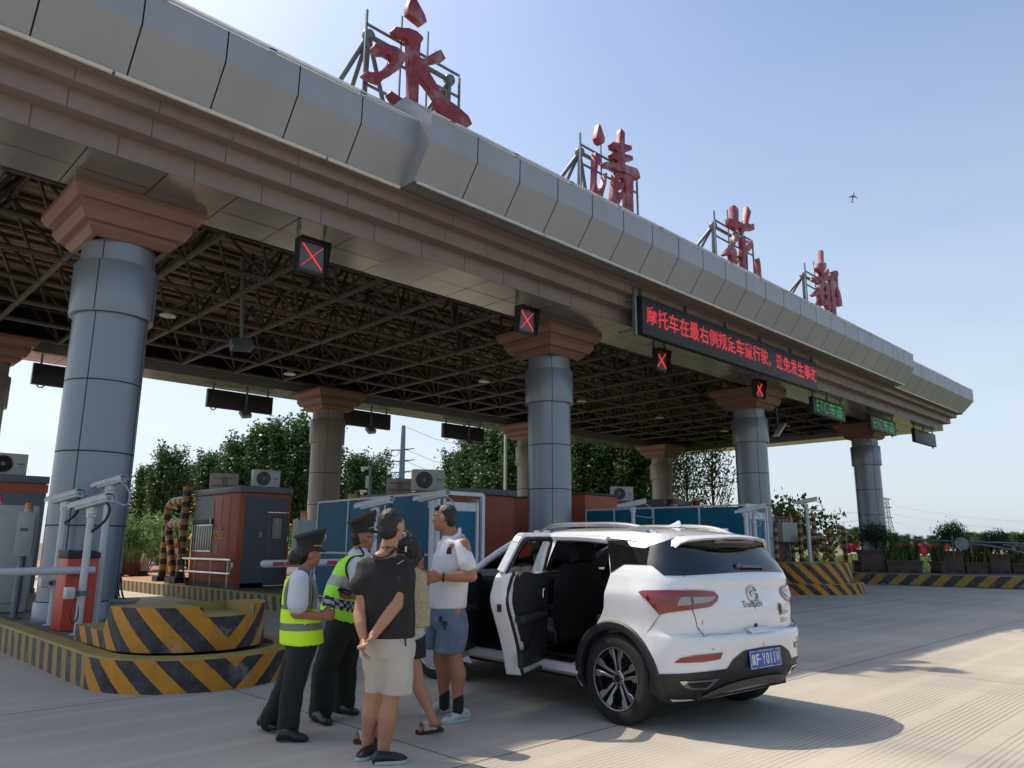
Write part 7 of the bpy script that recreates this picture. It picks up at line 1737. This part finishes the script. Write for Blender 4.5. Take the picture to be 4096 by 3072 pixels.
blob('hair', [('ell', hc-f_*.022+u_*.030, (.094, .080, .090), Mh), ('ell', hc-f_*.045-u_*.02, (.062, .074, .085), Mh), ('ell', hc-f_*.03-u_*.055, (.055, .062, .045), Mh), ('cap', hc+f_*.038+u_*.082+r_*.03, hc+f_*.038+u_*.082-r_*.03, .024, .024)], .008, hairm, g.t, 1, .004, 60, (1, 1, 1))
m = MB(); n_ = J(812, 345, .01)
m.tube([n_+rt*(.066*cos(a))+aw*(.062*sin(a))+up*(.01*sin(a)) for a in [2*pi*i/28 for i in range(29)]], .003, 5, caps=False); m.tube([n_-aw*.064, n_-aw*.068-up*.03], .005, 5); m.build('neck_cord', black, g.t)
blob('tshirt', [('loft', [(J(800, 408, .01), rt*.135, aw*.062), (J(800, 440, .01), rt*.20, aw*.09), (J(802, 520, .0), rt*.215, aw*.115), (J(805, 640, .0), rt*.20, aw*.125), (J(812, 780, .0), rt*.195, aw*.13), (J(815, 888, .0), rt*.19, aw*.135)]),
     ('cap', J(712, 462, .02), J(652, 575, -.04), .070, .076), ('cap', J(888, 455, .0), J(905, 560, -.05), .072, .086)], .0105, blkt, g.t, 4, .006, 7)
m = MB(); m.tube(sm_poly([J(722, 375, -.03), J(735, 405, -.075), J(780, 412, -.09), J(825, 395, -.085), J(862, 362, -.05)]), .011, 8); m.build('collar', black, g.t)
m = MB(); m.obox(J(890, 442, -.095), rt*.022+up*.014, aw*.003, up*.002); m.build('shoulder_tab', lit_w, g.t)
blob('shorts', [('loft', [(J(812, 860, .0), rt*.18, aw*.115), (J(815, 930, .0), rt*.195, aw*.13), (J(812, 1000, .0), rt*.19, aw*.125)]), ('loft', [(J(755, 960, .0), rt*.115, aw*.115), (J(732, 1100, .03), rt*.072, aw*.095), (J(726, 1212, .03), rt*.062, aw*.088)]), ('loft', [(J(862, 960, -.01), rt*.125, aw*.12), (J(872, 1100, -.02), rt*.108, aw*.11), (J(870, 1222, -.02), rt*.104, aw*.105)])], .011, beige, g.t, 4, .006, 7, (1, 1, .6))
m = MB(); m.tube([J(918, 893, -.1), J(922, 940, -.1)], .006, 5); m.build('drawstring', black, g.t)
shoe(g, g.ground(735, 1580), g.ground(640, 1622), shoe_b, sole_w, w=.046, h=.06); shoe(g, g.ground(740, 1640), g.ground(930, 1625), shoe_b, sole_w, w=.048, h=.06)
# ---------------------------------------------------------------- woman behind him
g = Fig('curly haired person in a cream lace top, mostly hidden behind the black T-shirt', (850, 1490)); J = g.J; rt, aw = g.rt, g.dv
hc = J(905, 345, .0); pr, fr_ = head(hc, aw*.5-rt*.85, .9, fem=True)
an_r, an_l = J(1085, 1385, .0), J(735, 1440, .08); kn_r, kn_l = J(985, 1120, .02), J(790, 1150, .05); hp_r, hp_l = J(930, 900, .03), J(850, 900, .06)
body_p = pr+[('cap', J(900, 460, .0), J(903, 405, .0), .05, .045), ('loft', [(J(900, 465, .0), rt*.07, aw*.05), (J(905, 510, .0), rt*.16, aw*.08), (J(920, 680, .0), rt*.13, aw*.09), (J(925, 850, .0), rt*.15, aw*.10)]), ('cap', J(975, 520, .02), J(990, 700, .1), .042, .036), ('cap', J(990, 700, .1), J(950, 800, .2), .036, .026), ('cap', J(835, 520, .0), J(820, 720, .1), .042, .036),
   ('cap', hp_r, kn_r, .08, .055), ('cap', hp_l, kn_l, .08, .055)]+calf(kn_r, an_r, rt*-.4-aw*.5, .052, .054, .032)+calf(kn_l, an_l, -aw, .052, .054, .032)+hand(J(950, 800, .2), -rt*.5-up, -rt, aw, .5, .85)
body_p += [('loft', [(g.ground(1120, 1440)+up*.05, rt*.025, up*.03), (g.ground(1060, 1450)+up*.04, aw*.035, up*.028), (g.ground(995, 1462)+up*.03, aw*.036, up*.014)]), ('loft', [(g.ground(720, 1500)+up*.045, rt*.025, up*.03), (g.ground(660, 1505)+up*.035, aw*.035, up*.02), (g.ground(622, 1510)+up*.03, aw*.03, up*.012)]), ('cap', an_r, g.ground(1110, 1435)+up*.045, .034, .03), ('cap', an_l, g.ground(725, 1500)+up*.05, .034, .03)]
blob('body', body_p, .0068, skin2, g.t, 2); face_bits(fr_, g.t)
blob('hair', [('ell', hc+up*.025, (.10, .095, .095), None), ('ell', hc+rt*.06-up*.02, (.07, .08, .09), None), ('ell', hc+rt*.085-up*.08, (.055, .07, .07), None), ('ell', hc+rt*.05-up*.13, (.06, .08, .08), None)], .011, hairb, g.t, 1, .014, 34, (1, 1, 1))
m = MB(); m.obox(J(922, 365, -.1), rt*.008, aw*.004, up*.02); m.build('hair_clip', M("silver_badge", ''), g.t)
blob('lace_top', [('loft', [(J(905, 455, .0), rt*.08, aw*.06), (J(910, 510, .0), rt*.175, aw*.10), (J(925, 620, .0), rt*.165, aw*.12), (J(940, 740, .0), rt*.16, aw*.13), (J(945, 822, .0), rt*.16, aw*.135)])], .011, cream, g.t, 3, .007, 16, (1, 1, 1))
blob('lace_hem', [('loft', [(J(935, 800, .0), rt*.135, aw*.12), (J(935, 870, .0), rt*.125, aw*.115), (J(945, 898, .0), rt*.08, aw*.10)])], .010, lace, g.t, 2, .010, 30, (1, 1, .3))
blob('skirt', [('loft', [(J(920, 840, .02), rt*.145, aw*.11), (J(920, 930, .02), rt*.155, aw*.125), (J(922, 1005, .02), rt*.155, aw*.13)])], .011, trou, g.t, 3, .004)
for a, b_ in (((1135, 1440), (985, 1462)), ((745, 1500), (615, 1518))):
    A_, B_ = g.ground(*a), g.ground(*b_); d = (B_-A_); d.normalize(); q = V((-d.y, d.x, 0)); Ls = (B_-A_).length; m = MB(); m.prism([A_+q*.035, A_+d*Ls*.6+q*.043, B_+q*.025, B_-q*.025, A_+d*Ls*.6-q*.043, A_-q*.035], (0, 0, .03)); sd2 = m.build('sandal', cork, g.t, bevel=.006)
    m = MB()
    for k in (.45, .68): c = A_+d*Ls*k+up*.03; m.grid([[c+d*e+q*(.048*cos(t))+up*(.055*sin(t)) for t in [pi*i/12 for i in range(13)]] for e in (-.028, .028)])
    m.build('strap', M("sandal_white", 'b5b2aa', .6, var=.05), sd2)
# ---------------------------------------------------------------- man in the white polo, facing left
g = Fig('person in a white polo shirt and ripped denim shorts beside the open front door', (1180, 1370)); J = g.J; rt, aw = g.rt, g.dv; fl = -rt
hc = J(1150, 180, .0); fd = fl*.97+aw*.2; pr, fr_ = head(hc, fd, 1.03)
sh_n, sh_f = J(1262, 335, -.15), J(1150, 330, .2); hp_n, hp_f = J(1195, 740, -.09), J(1135, 735, .1)
kn_n, an_n = J(1215, 1030, -.09), J(1232, 1280, -.10); kn_f, an_f = J(1128, 1020, .12), J(1150, 1250, .12)
el_n, wr_n = J(1310, 525, -.2), J(1130, 530, -.26); el_f, wr_f = J(1150, 505, .25), J(1050, 515, .12)
body_p = pr+[('cap', J(1195, 300, .02), J(1172, 235, .01), .066, .060), ('loft', [(J(1195, 290, .02), aw*.09, rt*.06), (J(1205, 335, .02), aw*.20, rt*.10), (J(1180, 470, .02), aw*.19, rt*.13), (J(1172, 620, .02), aw*.18, rt*.13), (J(1168, 740, .01), aw*.18, rt*.13)]),
  ('cap', sh_n, el_n, .055, .047), ('cap', el_n, J(1220, 528, -.25), .050, .044), ('cap', J(1220, 528, -.25), wr_n, .044, .030), ('cap', sh_f, el_f, .052, .045), ('cap', el_f, wr_f, .043, .029), ('cap', hp_n, kn_n, .082, .064), ('cap', hp_f, kn_f, .082, .064)]
body_p += calf(kn_n, an_n, rt, .064, .068, .040)+calf(kn_f, an_f, rt, .062, .066, .040)+hand(wr_n, fl-up*.12-aw*.0, aw*.7-up*.3, up+fl*.2, .95, 1.05)+hand(wr_f, fl+up*.0, -aw, up, .6, 1.0)
blob('body', body_p, .0068, skin, g.t, 2); face_bits(fr_, g.t)
f_, r_, u_, c_, s_ = fr_; Mh = Matrix((f_, r_, u_)).transposed()
blob('hair', [('ell', hc-f_*.024+u_*.038, (.090, .079, .082), Mh), ('ell', hc-f_*.060-u_*.012, (.045, .070, .075), Mh), ('cap', hc+f_*.06+u_*.085+r_*.03, hc+f_*.06+u_*.085-r_*.03, .026, .026), ('ell', hc-f_*.02+u_*.005-r_*.07, (.025, .008, .04), Mh), ('ell', hc-f_*.02+u_*.005+r_*.07, (.025, .008, .04), Mh)], .008, hairm, g.t, 1, .003, 60, (1, 1, 1))
blob('polo_shirt', [('loft', [(J(1192, 285, .02), aw*.10, rt*.075), (J(1205, 318, .02), aw*.19, rt*.11), (J(1190, 400, .02), aw*.205, rt*.15), (J(1180, 540, .02), aw*.205, rt*.165), (J(1170, 640, .02), aw*.20, rt*.165), (J(1166, 712, .02), aw*.20, rt*.165)]), ('cap', J(1245, 350, -.14), J(1285, 455, -.19), .068, .078), ('cap', J(1150, 345, .2), J(1140, 450, .25), .068, .074)], .0105, polo, g.t, 4, .006, 6.5)
m = MB(); m.tube(sm_poly([J(1240, 245, -.04), J(1235, 275, -.09), J(1195, 300, -.10), J(1160, 305, -.06)]), .015, 8); m.build('collar', polo, g.t)
m = MB(); c_ = J(1178, 372, -.215); m.prism([c_+rt*a*.022+up*b_*.03 for a, b_ in ((-1, -1), (1, -1), (.9, .1), (.5, .8), (0, 1), (-.5, .8), (-.9, .1))], -aw*.004); m.build('chest_logo', black, g.t)
def den(p, n): return 0
blob('shorts', [('loft', [(J(1172, 700, .01), aw*.185, rt*.14), (J(1172, 780, .01), aw*.215, rt*.168), (J(1172, 830, .01), aw*.195, rt*.155)]), ('loft', [(J(1200, 800, -.09), aw*.125, rt*.135), (J(1192, 900, -.09), aw*.115, rt*.13), (J(1178, 978, -.09), aw*.115, rt*.125)]), ('loft', [(J(1120, 790, .1), aw*.11, rt*.12), (J(1085, 880, .11), aw*.105, rt*.105), (J(1075, 950, .11), aw*.105, rt*.095)])], .011, denim, g.t, 4, .006, 8)
m = MB()
for (x, y, k) in ((1128, 780, .028), (1152, 815, .034)):
    c = J(x, y, -.215 if x > 1140 else -.20); m.obox(c, rt*.010, aw*.006, up*k); m.obox(c+up*k*.3-aw*.0015, rt*k*.62, aw*.006, up*.010)
m.build('cross_patch', black, g.t)
m = MB(); m.tube([wr_n-fl*.0+rt*.02+V(up)*(.036*cos(a))+aw*(.034*sin(a)) for a in [2*pi*i/20 for i in range(21)]], .009, 6, caps=False); m.build('bracelet', M("dark_bead", '2c1614', .4, var=.4, vs=90), g.t)
m = MB(); k0 = J(1052, 720, -.06); m.tube([k0, k0-up*.08, k0-up*.10+rt*.012], .008, 6); m.obox(k0-up*.06, rt*.008, aw*.003, up*.022); m.build('key_bunch', M("key_metal", '8a8478', .35, .7), g.t)
for kn, an in ((kn_n, an_n), (kn_f, an_f)): blob('sock', [('cap', an+up*.05, an-up*.05, .046, .046)], .01, trou, g.t, 2)
shoe(g, g.ground(1285, 1375), g.ground(1135, 1400), shoe_w, sole_w, w=.052, h=.10, name='trainer'); shoe(g, g.ground(1185, 1320), g.ground(1015, 1352), shoe_w, sole_w, w=.052, h=.10, name='trainer')
